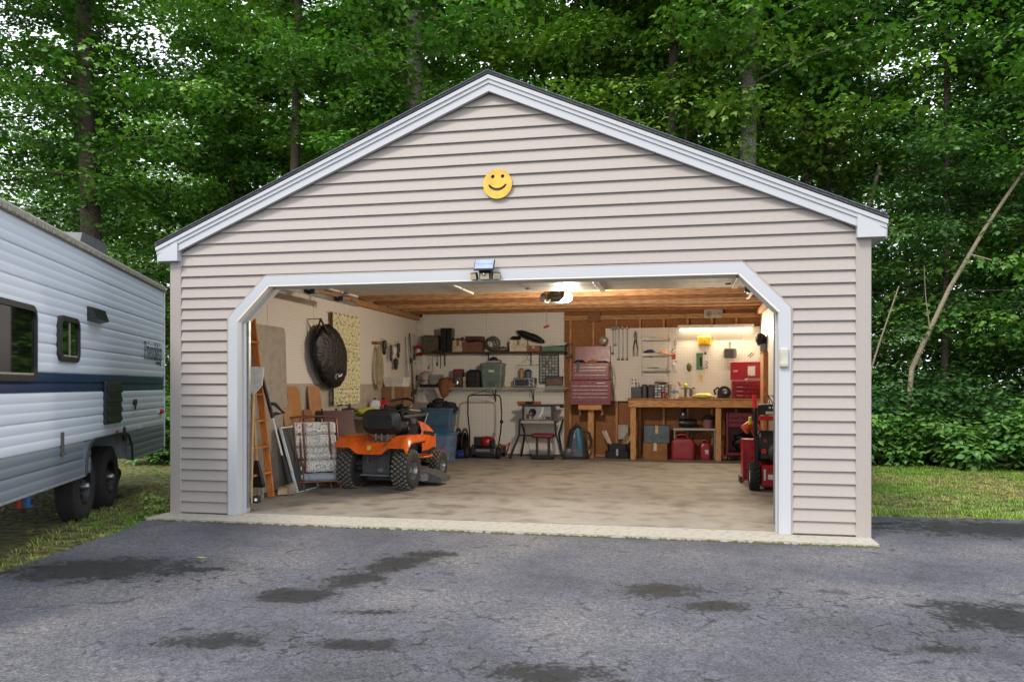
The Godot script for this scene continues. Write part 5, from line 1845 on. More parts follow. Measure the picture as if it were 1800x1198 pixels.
	part(t, "bag_body", g, mt("7d5230", 0.8))
	g = G.new()
	g.loft([[V(-0.2, 0.0, 0.1), V(-0.12, 0.0, 0.1), V(-0.12, 0.0, 0.11), V(-0.2, 0.0, 0.11)], [V(-0.1, -0.17, 0.13), V(-0.06, -0.16, 0.13), V(-0.06, -0.16, 0.135), V(-0.1, -0.17, 0.135)]])
	part(t, "paper_flap", g, mt("b0aa9c", 0.9))
	t = thing("lamp_box", "retail box with a lantern picture and red header", "box", V(-2.20, Y, -6.95))
	g = G.new()
	g.bb(-0.085, 0.085, 0, 0.33, -0.07, 0.07, 0.003)
	part(t, "carton", g, mt("4a3034", 0.6))
	g = G.new()
	g.bb(-0.075, 0.075, 0.24, 0.31, 0.0705, 0.0715, 0.0)
	part(t, "print", g, mt("7c2f35", 0.5))
	g = G.new()
	g.bb(-0.06, 0.06, 0.05, 0.2, 0.0705, 0.0715, 0.0)
	part(t, "picture", g, mt("5a6e78", 0.5))
	t = thing("thermos", "silver and black vacuum flask in front of the retail box", "flask", V(-2.19, Y, -6.82))
	g = G.new()
	g.lathe([V2(0, 0.0), V2(0.04, 0.0), V2(0.04, 0.06), V2(0, 0.062)], V(0, 0, 0))
	g.lathe([V2(0.028, 0.16), V2(0.025, 0.2), V2(0, 0.205)], V(0, 0, 0))
	part(t, "cup", g, mt("16181a", 0.4))
	g = G.new()
	g.lathe([V2(0.036, 0.06), V2(0.036, 0.15), V2(0.028, 0.16)], V(0, 0, 0))
	part(t, "body", g, mt("b9bdc0", 0.2, 0.9))
	carton("tan_carton", "narrow tan carton beside the retail box", V(-2.075, Y, -6.95), V(0.065, 0.19, 0.12), "a58c66")
	g = G.new()
	g.tub(V(0, 0, 0), [[0.13, 0.1, 0.0], [0.14, 0.11, 0.12], [0.125, 0.10, 0.28], [0.08, 0.07, 0.32]], 0.05)
	solo("black_sack", "squat black fabric sack on the wire shelf by the green cooler", "bag", g, mt("16161a", 0.8), V(-1.91, Y, -6.95))
	t = thing("green_cooler", "tall grey-green plastic cooler on the wire shelf", "cooler", V(-1.56, Y, -6.95))
	g = G.new()
	g.tub(V(0, 0, 0), [[0.18, 0.13, 0.0], [0.195, 0.14, 0.20], [0.2, 0.145, 0.21], [0.2, 0.145, 0.38]], 0.04)
	part(t, "body", g, mt("5f736b", 0.5))
	g = G.new()
	g.tub(V(0, 0, 0), [[0.21, 0.155, 0.382], [0.21, 0.155, 0.42], [0.19, 0.14, 0.435]], 0.04)
	part(t, "lid", g, mt("66796f", 0.5))
	g = G.new()
	g.bb(-0.05, 0.05, 0.27, 0.31, 0.1455, 0.148, 0.0)
	part(t, "label", g, mt("cfd2cf", 0.5))
	g = G.new()
	g.bb(-0.06, 0.06, 0.03, 0.10, 0.135, 0.146, 0.003)
	part(t, "tap_recess", g, mt("4d5f58", 0.6))
	g = G.new()
	g.box(V(0, 0.022, 0), V(0.25, 0.04, 0.18), Basis.IDENTITY, 0.015)
	solo("folded_towel", "folded pale towel on the lid of the green cooler", "towel", g, mt("b8b0b5", 0.9), V(-1.54, Y + 0.436, -6.95))
	t = thing("peaked_hat", "dark blue peaked hat on the folded towel", "hat", V(-1.54, Y + 0.436, -6.95))
	g = G.new()
	g.ell(V(-0.01, 0.055, 0.0), V(0.08, 0.06, 0.08), Basis.IDENTITY, 14, 0.1, 2)
	g.ell(V(0.08, 0.045, 0.03), V(0.06, 0.012, 0.05), Basis.IDENTITY, 12)
	part(t, "hat_body", g, mt("252c44", 0.8))
	g = G.new()
	g.bb(-0.1, 0.1, 0.0, 0.015, -0.03, 0.03, 0.003)
	g.cyl(V(-0.08, 0.0, 0), V(-0.08, 0.09, 0), 0.012)
	g.cyl(V(0.07, 0.0, 0), V(0.07, 0.06, 0), 0.012)
	solo("yellow_tool", "small yellow tool lying on the wire shelf by the cooler", "tool", g, mt("a98a2a", 0.5), V(-1.27, Y, -6.88))
	t = thing("toaster_oven", "silver toaster oven on the wire shelf", "toaster oven", V(-0.97, Y, -6.92))
	g = G.new()
	g.bb(-0.19, 0.19, 0.008, 0.175, -0.12, 0.12, 0.012)
	part(t, "body", g, mt("9a9a98", 0.3, 0.7))
	g = G.new()
	g.bb(-0.16, 0.08, 0.03, 0.15, 0.121, 0.125, 0.003)
	var dpart := part(t, "door", g, mt("1a1b1c", 0.15))
	g = G.new()
	g.cyl(V(-0.15, 0.135, 0.14), V(0.07, 0.135, 0.14), 0.006)
	for k in 3:
		g.cyl(V(-0.15, 0.05 + k * 0.025, 0.127), V(0.07, 0.05 + k * 0.025, 0.127), 0.002)
	part(dpart, "handle", g, mt("c0c2c4", 0.3, 0.8))
	for k in 2:
		g = G.new()
		g.cyl(V(0.135, 0.055 + k * 0.065, 0.12), V(0.135, 0.055 + k * 0.065, 0.14), 0.022)
		part(t, "knob", g, mt("222325", 0.4))
	for s in [["tan_cup", "tan paper cup holding odds and ends on the toaster oven", -1.04, 0.045, 0.13, "a58a62"], ["blue_tin", "slate blue tin with a blue rag on the toaster oven", -0.92, 0.065, 0.11, "4d6478"]]:
		t = thing(s[0], s[1], "cup", V(s[2], Y + 0.176, -6.93))
		g = G.new()
		g.lathe([V2(0, 0), V2(s[3] * 0.85, 0), V2(s[3], s[4]), V2(s[3] * 0.9, s[4]), V2(s[3] * 0.85, s[4] * 0.8), V2(0, s[4] * 0.8)], V(0, 0, 0), Basis.IDENTITY, 18)
		part(t, "cup", g, mt(s[5], 0.6))
		g = G.new()
		g.ell(V(0, s[4], 0), V(s[3] * 0.95, 0.035, s[3] * 0.8), Basis.IDENTITY, 12, 0.5, 4)
		part(t, "contents", g, mt("8e7a55" if s[3] < 0.05 else "1c2440", 0.9))
	t = thing("coat_hanger", "dark wire coat hanger hooked under the upper shelf", "hanger", V(-0.92, 1.60, -6.86))
	g = G.new()
	g.tube([V(-0.2, 0.0, 0), V(0, 0.11, 0), V(0.2, 0.0, 0)], 0.005, 6, true)
	g.tube([V(0, 0.11, 0), V(0.0, 0.14, 0), V(-0.02, 0.17, 0), V(-0.025, 0.21, 0), V(0.0, 0.225, 0), V(0.015, 0.21, 0)], 0.004, 6)
	part(t, "wire", g, mt("26262a", 0.5))
	t = thing("parts_organizer", "tall parts cabinet with rows of small clear drawers", "organizer", V(-0.56, 1.30, -7.03))
	g = G.new()
	g.bb(-0.17, 0.17, 0, 0.49, -0.065, 0.06, 0.005)
	part(t, "case", g, mt("23252a", 0.6))
	for r in 9:
		for k in 6:
			g = G.new()
			g.box(V(-0.1375 + k * 0.055, 0.035 + r * 0.052, 0.063), V(0.047, 0.042, 0.01), Basis.IDENTITY, 0.003)
			part(t, "drawer", g, mt(["8d9290", "7d827f", "a3a6a2", "5f6566", "8a8f78"][(r * 5 + k * 3 + r * k) % 5], 0.3))
	g = G.new()
	g.bb(-0.14, 0.14, 0, 0.12, -0.07, 0.07, 0.004)
	t = thing("shoe_box", "brown box with a dark blue lid in front of the parts cabinet", "box", V(-0.44, 1.26, -6.88))
	part(t, "body", g, mt("6a4e46", 0.8))
	g = G.new()
	g.bb(-0.145, 0.145, 0.1205, 0.15, -0.075, 0.075, 0.004)
	part(t, "lid", g, mt("2f2d4a", 0.7))
	g = G.new()
	for k in 5:
		g.box(V(0.0, 0.004 + k * 0.008, 0), V(0.34 - 0.02 * k, 0.006, 0.18), ry(0.06 * k), 0.001)
	solo("magazine_stack", "loose magazines at the open end of the wire shelf", "paper", g, mt("8f9090", 0.6), V(-0.44, 1.212, -6.88 + 0.0))
	# below: table saw stand, stool, push mower, reel
	t = thing("table_saw", "bench table saw with silver body on folding black legs", "table saw", V(-0.63, 0, -6.62))
	g = G.new()
	g.bb(-0.37, 0.33, 0.90, 0.925, -0.22, 0.24, 0.005)
	part(t, "table", g, mt("3a3f45", 0.4, 0.3))
	g = G.new()
	g.bb(-0.29, 0.22, 0.655, 0.898, -0.2, 0.2, 0.01)
	var body := part(t, "body", g, mt("8f938f", 0.45, 0.3))
	g = G.new()
	var slot := PackedVector2Array(arc(V2(-0.14, 0.86), 0.21, -0.9, 0.1, 10))
	slot.append_array(arc(V2(-0.14, 0.86), 0.18, 0.1, -0.9, 10))
	g.poly(slot, 0.006, Transform3D(Basis.IDENTITY, V(0, 0, 0.201)))
	part(body, "tilt_slot", g, mt("c9cac6", 0.4))
	g = G.new()
	g.lathe([V2(0.058, 0), V2(0.065, 0.012), V2(0.058, 0.025), V2(0.045, 0.014), V2(0, 0.014)], V(-0.12, 0.79, 0.205), rx(PI / 2), 18)
	g.box(V(-0.115, 0.73, 0.22), V(0.02, 0.1, 0.02))
	part(body, "hand_wheel", g, mt("17181b", 0.4))
	g = G.new()
	g.bb(-0.23, -0.18, 0.68, 0.76, 0.2005, 0.212, 0.004)
	part(body, "switch", g, mt("6d1a20", 0.4))
	g = G.new()
	g.bb(0.06, 0.11, 0.67, 0.72, 0.2005, 0.203, 0.0)
	part(body, "red_badge", g, mt("8d1d22", 0.4))
	g = G.new()
	g.bb(0.112, 0.19, 0.67, 0.72, 0.2005, 0.203, 0.0)
	part(body, "badge", g, mt("2e3034", 0.4))
	g = G.new()
	g.lathe([V2(0, 0), V2(0.012, 0), V2(0, 0.002)], V(0.085, 0.695, 0.204), rx(PI / 2), 14)
	part(body, "badge_disc", g, mt("dadada", 0.4))
	for x in [-0.28, 0.22]:
		g = G.new()
		g.bb(x - 0.02, x + 0.02, 0.655, 0.90, 0.2005, 0.23, 0.004)
		part(t, "post", g, mt("2a2526", 0.5))
	g = G.new()
	g.bb(-0.33, 0.27, 0.60, 0.652, -0.22, 0.25, 0.006)
	part(t, "stand_frame", g, mt("9a968e", 0.5))
	var blk := mt("0e0e10", 0.5)
	for s in [[-1.0, 0.24], [-1.0, -0.2], [1.0, 0.24], [1.0, -0.2]]:
		g = G.new()
		var xx: float = -0.03 + s[0] * 0.33
		if s[1] > 0:
			g.tube([V(xx - 0.03 * s[0], 0.66, s[1]), V(xx - 0.01 * s[0], 0.40, s[1]), V(xx + 0.14 * s[0], 0.0, s[1] + 0.05)], 0.018, 8)
		else:
			g.tube([V(xx + 0.05 * s[0], 0.66, s[1]), V(xx - 0.03 * s[0], 0.40, s[1]), V(xx + 0.04 * s[0], 0.0, s[1] - 0.02)], 0.018, 8)
		part(t, "leg", g, blk)
	g = G.new()
	g.cyl(V(-0.36, 0.40, 0.24), V(0.30, 0.40, 0.24), 0.014)
	part(t, "crossbar", g, blk)
	g = G.new()
	g.box(V(-0.22, 0.95, 0.0), V(0.42, 0.05, 0.05))
	part(t, "fence", g, wood("a86f3e", 0))
	g = G.new()
	g.box(V(-0.19, 0.96, 0.12), V(0.13, 0.035, 0.06))
	g.cyl(V(0.33, 0.9, 0.1), V(0.40, 0.9, 0.1), 0.03)
	part(t, "guide", g, blk)
	g = G.new()
	g.tube([V(-0.25, 0.6, 0.2), V(-0.25, 0.4, 0.26), V(-0.16, 0.2, 0.3), V(-0.12, 0.008, 0.32), V(0.05, 0.008, 0.36)], 0.005, 5)
	part(t, "cord", g, blk)
	t = thing("work_stool", "low stool with a red padded top under the table saw", "stool", V(-0.57, 0, -6.40))
	g = G.new()
	g.tub(V(0, 0, 0), [[0.17, 0.1, 0.36], [0.19, 0.12, 0.38], [0.19, 0.12, 0.42], [0.17, 0.1, 0.435]], 0.05)
	part(t, "seat", g, mt("6e1d20", 0.5))
	for s in [-1.0, 1.0]:
		g = G.new()
		g.bb(s * 0.10 - 0.02, s * 0.10 + 0.02, 0.06, 0.36, -0.03, 0.03, 0.006)
		part(t, "post", g, mt("2b2124", 0.5))
	g = G.new()
	g.bb(-0.2, 0.2, 0.03, 0.065, -0.12, 0.14, 0.01)
	for s in [V(-0.17, 0, 0.1), V(0.17, 0, 0.1), V(-0.17, 0, -0.09), V(0.17, 0, -0.09)]:
		g.cyl(s + V(-0.012, 0.016, 0), s + V(0.012, 0.016, 0), 0.0155)
	part(t, "base", g, mt("231d20", 0.5))
	t = thing("push_mower", "black push lawn mower with a red engine below the wire shelf", "lawn mower", V(-1.60, 0, -6.55), 0.04)
	g = G.new()
	g.tub(V(0, 0, 0), [[0.26, 0.26, 0.06], [0.29, 0.28, 0.08], [0.28, 0.27, 0.17], [0.18, 0.18, 0.21]], 0.09)
	part(t, "deck", g, mt("151619", 0.45))
	for s in [V(-0.27, 0.1, 0.26), V(0.27, 0.1, 0.26), V(-0.27, 0.1, -0.25), V(0.27, 0.1, -0.25)]:
		var w := Node3D.new()
		w.name = "wheel"
		t.add_child(w, true)
		w.position = s
		g = G.new()
		g.lathe([V2(0.06, -0.03), V2(0.09, -0.03), V2(0.1, -0.02), V2(0.1, 0.02), V2(0.09, 0.03), V2(0.06, 0.03)], V(0, 0, 0), rz(PI / 2), 24)
		part(w, "tyre", g, mt("1a1a1c", 0.8))
		g = G.new()
		g.lathe([V2(0, -0.025), V2(0.06, -0.02), V2(0.06, 0.02), V2(0, 0.025)], V(0, 0, 0), rz(PI / 2), 18)
		part(w, "hub", g, mt("6f7073", 0.5))
	g = G.new()
	g.lathe([V2(0.12, 0.2), V2(0.14, 0.24), V2(0.13, 0.32), V2(0.09, 0.36), V2(0, 0.37)], V(0.02, 0, -0.02), Basis.IDENTITY, 22)
	part(t, "engine_cover", g, mt("8e1d20", 0.35))
	g = G.new()
	g.box(V(-0.13, 0.28, 0.02), V(0.13, 0.15, 0.16))
	g.box(V(0.13, 0.26, 0.05), V(0.08, 0.09, 0.12))
	g.cyl(V(0.15, 0.2, 0.16), V(0.15, 0.3, 0.16), 0.03)
	part(t, "engine", g, mt("18181a", 0.5))
	g = G.new()
	g.bb(-0.12, 0.12, 0.12, 0.16, 0.272, 0.276, 0.0)
	part(t, "badge", g, mt("777a7c", 0.4))
	g = G.new()
	var hb := [V(-0.24, 0.14, 0.24), V(-0.28, 0.45, 0.05), V(-0.335, 0.75, -0.06), V(-0.345, 1.02, -0.12), V(-0.33, 1.06, -0.125), V(-0.29, 1.08, -0.13), V(0.18, 1.08, -0.13), V(0.22, 1.06, -0.125), V(0.24, 1.02, -0.12), V(0.27, 0.75, -0.06), V(0.27, 0.45, 0.05), V(0.25, 0.14, 0.24)]
	g.tube(hb, 0.0125, 8)
	part(t, "handle", g, mt("0f0f11", 0.45))
	g = G.new()
	g.cyl(V(0.265, 0.62, -0.02), V(0.285, 0.62, 0.0), 0.03)
	g.tube([V(-0.27, 1.095, -0.12), V(-0.05, 1.15, -0.09), V(0.16, 1.095, -0.12)], 0.006, 6)
	part(t, "control_lever", g, mt("1c1d20", 0.5))
	g = G.new()
	g.tube([V(0.26, 0.25, 0.2), V(0.38, 0.2, 0.24), V(0.46, 0.28, 0.2), V(0.4, 0.08, 0.24)], 0.016, 6)
	part(t, "discharge_chute", g, mt("8a1f22", 0.5))
	t = thing("hose_reel", "black round reel standing behind the blue tote", "reel", V(-2.05, 0, -6.60))
	g = G.new()
	for s in [-0.06, 0.06]:
		g.lathe([V2(0.2, -0.008), V2(0.25, -0.01), V2(0.25, 0.01), V2(0.2, 0.008)], V(s, 0.255, 0), rz(PI / 2), 28)
	g.lathe([V2(0.17, -0.06), V2(0.17, 0.06)], V(0, 0.255, 0), rz(PI / 2), 24)
	part(t, "drum", g, mt("121316", 0.5))
	g = G.new()
	g.bb(-0.1, 0.1, 0.0, 0.04, -0.2, 0.2, 0.01)
	part(t, "foot", g, mt("17181a", 0.6))
	g = G.new()
	g.ell(V(0, 0.07, 0), V(0.1, 0.075, 0.09), Basis.IDENTITY, 16, 0.5, 2)
	solo("blue_tarp", "crumpled shiny blue plastic on the floor beside the clear tote", "tarp", g, mt("223a7c", 0.3), V(-1.98, 0, -6.25))
	# stacked totes
	t = thing("clear_tote", "clear storage tote with blue lid holding pink things", "tote", V(-2.20, 0, -5.75), -0.08)
	g = G.new()
	g.tub(V(0, 0, 0), [[0.23, 0.17, 0.0], [0.26, 0.20, 0.44], [0.255, 0.195, 0.44], [0.226, 0.166, 0.008]], 0.05)
	part(t, "body", g, glass("6d93b5", 0.35, 0.15))
	g = G.new()
	g.tub(V(0, 0, 0), [[0.275, 0.215, 0.441], [0.275, 0.215, 0.47], [0.25, 0.19, 0.478]], 0.05)
	part(t, "lid", g, mt("2f6d96", 0.4))
	g = G.new()
	g.box(V(0.12, 0.14, 0.09), V(0.12, 0.26, 0.1), rz(0.25), 0.03)
	solo("pink_toy", "salmon-pink plastic toy inside the clear tote", "toy", g, mt("d0505a", 0.5), V(-2.20, 0.012, -5.75))
	g = G.new()
	g.ell(V(-0.06, 0.1, 0.0), V(0.15, 0.1, 0.13), Basis.IDENTITY, 16, 0.4, 3)
	solo("packed_cloth", "grey-blue bundle inside the clear tote", "cloth", g, mt("5d6a7c", 0.8), V(-2.20, 0.012, -5.75))
	t = thing("blue_tote", "slate blue storage tote stacked on the clear one", "tote", V(-2.20, 0.479, -5.75), 0.06)
	g = G.new()
	g.tub(V(0, 0, 0), [[0.22, 0.17, 0.0], [0.265, 0.205, 0.37], [0.28, 0.22, 0.372], [0.28, 0.22, 0.40], [0.262, 0.2, 0.40], [0.24, 0.19, 0.10]], 0.05)
	part(t, "body", g, mt("38566e", 0.5))
	for s in [-1.0, 1.0]:
		g = G.new()
		g.bb(s * 0.27, s * 0.29, 0.30, 0.365, -0.08, 0.08, 0.008)
		part(t, "handle", g, mt("2f4a60", 0.5))
	g = G.new()
	g.ell(V(0, 0.03, 0), V(0.24, 0.09, 0.17), Basis.IDENTITY, 20, 0.6, 14)
	g.ell(V(0.16, 0.03, 0.1), V(0.16, 0.035, 0.06), rz(-0.35), 14, 0.5, 15)
	g.ell(V(-0.05, 0.10, 0.0), V(0.1, 0.07, 0.08), Basis.IDENTITY, 14, 0.6, 16)
	solo("black_jacket", "heap of black clothing on the blue tote", "clothing", g, mt("121215", 0.85), V(-2.16, 0.865, -5.75))
	g = G.new()
	g.poly(rrect(-0.22, 0.22, 0.0, 0.95, 0.05), 0.04, Transform3D(Basis.IDENTITY, V(0, 0, 0)), true)
	solo("folded_tray_table", "beige folded tray table standing behind the totes", "table", g, mt("857b70", 0.6), V(-2.66, 0.0, -6.35), "", 0.2)


# ---------------------------------------------------------------- workbench side of the back wall
func chest(t: Node3D, w: float, h: float, d: float, y: float, rows: Array, hex: String, bar: String) -> void:
	# steel tool chest body with drawers: rows of [y0, y1]
	var g := G.new()
	g.bb(-w / 2, w / 2, y, y + h, -d / 2, d / 2, 0.008)
	var b := part(t, "body", g, mt(hex, 0.35))
	for r in rows:
		g = G.new()
		g.bb(-w / 2 + 0.04, w / 2 - 0.04, y + r[0], y + r[1], d / 2 + 0.0005, d / 2 + 0.012, 0.003)
		var dr := part(t, "drawer", g, mt(hex, 0.33))
		g = G.new()
		g.bb(-w / 2 + 0.042, w / 2 - 0.042, y + r[1] - 0.014, y + r[1] - 0.002, d / 2 + 0.0125, d / 2 + 0.022, 0.003)
		part(dr, "pull", g, mt(bar, 0.3, 0.6))
	g = G.new()
	g.lathe([V2(0.008, 0.0), V2(0.008, 0.006), V2(0, 0.006)], V(0, y + h - 0.03, d / 2), rx(PI / 2), 12)
	part(b, "lock", g, mt("d5d5d0", 0.3, 0.6))

func build_back_right() -> void:
	rng.seed = 8
	var g: G
	var pine := wood("d3ac80", 0)
	var piney := wood("d3ac80", 1)
	# tool chest on a post stand
	var t := thing("chest_stand", "raw timber post with a short crosspiece carrying the tool chests", "stand", V(0.2, 0, -6.85))
	g = G.new()
	g.bb(-0.05, 0.05, 0.0, 0.83, -0.05, 0.05, 0.003)
	part(t, "post", g, piney)
	g = G.new()
	g.bb(-0.2, 0.2, 0.831, 0.915, -0.19, 0.19, 0.003)
	part(t, "crosspiece", g, pine)
	for x in [-0.19, 0.19]:
		g = G.new()
		g.bb(x - 0.019, x + 0.019, 0.74, 0.83, -0.25, 0.0, 0.002)
		part(t, "cleat", g, pine)
	t = thing("tool_chest", "maroon tool chest with four bright drawer pulls on the timber stand", "tool chest", V(0.2, 0.917, -6.87))
	chest(t, 0.70, 0.42, 0.38, 0.0, [[0.05, 0.135], [0.14, 0.2], [0.205, 0.265], [0.27, 0.33]], "7a2630", "c9b9ae")
	g = G.new()
	g.bb(0.12, 0.26, 0.365, 0.38, 0.19, 0.1925, 0.0)
	part(t, "nameplate", g, mt("cfcfcf", 0.4))
	t = thing("tool_chest", "maroon top chest with its lid up and tools spilling out", "tool chest", V(0.2, 1.339, -6.88))
	chest(t, 0.63, 0.30, 0.34, 0.0, [[0.03, 0.10], [0.105, 0.175], [0.18, 0.225]], "7a2630", "c9b9ae")
	g = G.new()
	g.box(V(0.005, 0.455, -0.165), V(0.63, 0.29, 0.02), rx(-0.06), 0.004)
	part(t, "lid", g, mt("86323a", 0.4))
	g = G.new()
	g.ell(V(0.02, 0.31, 0.05), V(0.11, 0.035, 0.06), rz(0.2), 14, 0.4, 5)
	solo("work_gloves", "orange-yellow work gloves lying in the open top chest", "gloves", g, mt("b5752c", 0.8), V(0.2, 1.339, -6.88))
	g = G.new()
	g.ell(V(-0.2, 0.31, 0.02), V(0.1, 0.04, 0.08), Basis.IDENTITY, 14, 0.6, 6)
	g.ell(V(0.2, 0.31, 0.0), V(0.11, 0.025, 0.08), Basis.IDENTITY, 14, 0.5, 7)
	g.box(V(-0.21, 0.24, 0.19), V(0.05, 0.16, 0.02))
	solo("hand_tools", "jumble of dark hand tools in the open top chest", "tools", g, mt("1f1c22", 0.5), V(0.2, 1.339, -6.88))
	t = thing("electric_cable", "dark cable hanging down the side of the maroon chests", "cable")
	g = G.new()
	g.tube([V(0.53, 1.66, -6.85), V(0.58, 1.45, -6.82), V(0.56, 1.2, -6.84), V(0.60, 1.0, -6.84), V(0.58, 0.93, -6.86)], 0.007, 6)
	part(t, "cord", g, mt("2b1a1a", 0.6))
	t = thing("clamp_lamp", "round metal reflector lamp clipped above the maroon chests", "lamp", V(0.42, 2.03, -7.02))
	g = G.new()
	g.lathe([V2(0.075, 0.07), V2(0.07, 0.05), V2(0.04, 0.01), V2(0.02, -0.02), V2(0.0, -0.02)], V(0, 0, 0), rx(PI / 2) * rz(0.2), 22)
	part(t, "reflector", g, mt("c5c4bd", 0.3, 0.5))
	g = G.new()
	g.lathe([V2(0, 0.06), V2(0.025, 0.055), V2(0.03, 0.03), V2(0.0, 0.02)], V(0, 0, 0), rx(PI / 2), 14)
	part(t, "bulb", g, mt("e6e4da", 0.3))
	g = G.new()
	g.cyl(V(0, 0, -0.02), V(0.02, -0.02, -0.08), 0.018)
	part(t, "socket", g, mt("2a2a2c", 0.5))
	t = thing("pipe_clamp", "dark red clamp hooked beside the tool chest lid", "clamp", V(-0.2, 1.85, -7.0))
	g = G.new()
	g.bb(-0.012, 0.012, -0.16, 0.14, -0.01, 0.01, 0.002)
	g.bb(-0.06, 0.06, 0.12, 0.14, -0.012, 0.012, 0.003)
	g.bb(-0.05, 0.05, -0.10, -0.05, -0.02, 0.02, 0.004)
	part(t, "clamp", g, mt("3c1a20", 0.5))
	# long bar clamps on the pegboard
	for s in [[0.56, 2.28, 1.80], [0.60, 2.28, 1.95], [0.66, 2.29, 1.70], [0.73, 2.29, 1.70], [0.81, 2.29, 1.70]]:
		t = thing("bar_clamp", "long steel bar clamp with orange-red jaw hanging on the pegboard" if s[2] < 1.75 else "shorter dark bar clamp hanging beside the long ones", "clamp", V(s[0], 0, -7.075), 0.0, "bar clamps on the pegboard")
		g = G.new()
		g.bb(-0.006, 0.006, s[2], s[1], -0.012, 0.012, 0.001)
		part(t, "bar", g, mt("3f4043", 0.4, 0.5))
		g = G.new()
		g.bb(-0.028, 0.02, s[2] - 0.01, s[2] + 0.025, -0.015, 0.02, 0.004)
		g.bb(-0.028, 0.02, s[1] - 0.06, s[1] - 0.02, -0.015, 0.02, 0.004)
		part(t, "jaw", g, mt("8a3a25" if s[2] < 1.75 else "232326", 0.5))
		g = G.new()
		g.tube([V(0, s[1] - 0.03, -0.012), V(0, s[1] - 0.01, -0.022), V(0, s[1] - 0.02, -0.025)], 0.003, 5)
		part(t, "hook", g, mt("8b8b8b", 0.4, 0.7))
	t = thing("bolt_cutter", "bolt cutter with black jaws and pale grips on the pegboard", "bolt cutter", V(0.95, 1.76, -7.07))
	for s in [-1.0, 1.0]:
		g = G.new()
		g.tube([V(s * 0.028, 0.0, 0), V(s * 0.035, 0.12, 0), V(s * 0.012, 0.28, 0)], 0.011, 7)
		part(t, "handle", g, mt("1f1d20", 0.5))
		g = G.new()
		g.tube([V(s * 0.028, 0.0, 0), V(s * 0.034, 0.12, 0)], 0.013, 7)
		part(t, "grip", g, mt("9a9488", 0.7))
	g = G.new()
	g.loft([[V(-0.025, 0.28, -0.012), V(0.025, 0.28, -0.012), V(0.025, 0.28, 0.012), V(-0.025, 0.28, 0.012)], [V(-0.03, 0.36, -0.012), V(0.03, 0.36, -0.012), V(0.03, 0.36, 0.012), V(-0.03, 0.36, 0.012)], [V(-0.012, 0.43, -0.01), V(0.012, 0.43, -0.01), V(0.012, 0.43, 0.01), V(-0.012, 0.43, 0.01)]])
	part(t, "jaws", g, mt("1b1b1e", 0.4, 0.4))
	# hanging wire rack with three trays
	t = thing("wall_rack", "three-tier hanging wire rack full of small hardware on the pegboard", "rack", V(1.28, 0, -7.08))
	var wire := mt("b9b6ae", 0.35, 0.5)
	for x in [-0.22, 0.22]:
		g = G.new()
		g.cyl(V(x, 1.40, 0), V(x, 2.12, 0), 0.005)
		part(t, "upright", g, wire)
	for y in [2.02, 1.75, 1.49]:
		g = G.new()
		g.bb(-0.215, 0.215, y, y + 0.006, -0.01, 0.14, 0.002)
		g.bb(-0.215, 0.215, y + 0.006, y + 0.055, 0.135, 0.14, 0.002)
		part(t, "tray", g, mt("a09a90", 0.4, 0.3) if y < 2 else mt("c4bfb4", 0.4))
	var bits := [["blue_hat", "dark blue cloth hat in the rack's middle tray", 1.20, 1.757, V(0.11, 0.06, 0.06), "1c2750"], ["orange_tool", "orange spring clamp with long nose in the rack's middle tray", 1.42, 1.757, V(0.09, 0.045, 0.04), "d07a30"], ["hardware_heap", "heap of brown hardware in the rack's lowest tray", 1.26, 1.497, V(0.17, 0.035, 0.05), "5c4a3c"], ["plastic_bags", "bundle of clear bags in the rack's top tray", 1.24, 2.027, V(0.15, 0.03, 0.05), "a9a297"]]
	for s in bits:
		g = G.new()
		g.ell(V(0, s[4].y * 0.8, 0), s[4], Basis.IDENTITY, 16, 0.45, 5)
		if s[0] == "orange_tool":
			g.cyl(V(0.0, 0.03, 0.02), V(0.19, 0.02, 0.05), 0.012, 0.006)
		solo(s[0], s[1], "hardware", g, mt(s[5], 0.6), V(s[2], s[3], -7.02))
	# small hung things
	t = thing("rope_loop", "looped cord with a red tag hanging beside the rack", "cord", V(1.60, 1.72, -7.085))
	g = G.new()
	g.tube([V(0.03, 0.32, 0), V(0.05, 0.26, 0), V(0.03, 0.16, 0.01), V(0.015, 0.26, 0)], 0.006, 6, true)
	g.tube([V(0.03, 0.17, 0.01), V(-0.02, 0.14, 0.01), V(-0.04, 0.1, 0.01), V(0.0, 0.08, 0.01), V(0.04, 0.12, 0.01)], 0.006, 6)
	part(t, "loop", g, mt("6d665c", 0.7))
	g = G.new()
	g.bb(-0.03, 0.035, -0.02, 0.075, 0.0, 0.02, 0.004)
	part(t, "tag", g, mt("a03a38", 0.5))
	t = thing("spray_bottle", "white trigger bottle hooked on the pegboard over the bench", "bottle", V(1.62, 1.47, -7.06))
	g = G.new()
	g.tub(V(0, 0, 0), [[0.025, 0.02, 0.0], [0.03, 0.025, 0.04], [0.03, 0.025, 0.14], [0.015, 0.015, 0.18]], 0.015, rz(0.12))
	part(t, "body", g, mt("c5c6c2", 0.4))
	g = G.new()
	g.box(V(0.01, 0.195, 0.0), V(0.07, 0.025, 0.025), rz(0.2))
	part(t, "trigger", g, mt("a9aaa6", 0.4))
	g = G.new()
	g.ell(V(0, 0, 0), V(0.04, 0.075, 0.025), Basis.IDENTITY, 14, 0.4, 3)
	g.cyl(V(0, 0.06, -0.03), V(0, 0.08, 0.01), 0.004)
	solo("moss_glove", "dark olive mitt hanging on the pegboard", "glove", g, mt("5b532f", 0.9), V(1.86, 1.56, -7.06))
	t = thing("yellow_case", "small bright yellow case mounted under the fluorescent lamp", "case", V(2.12, 1.93, -7.055))
	g = G.new()
	g.bb(-0.11, 0.11, 0.0, 0.165, -0.04, 0.04, 0.01)
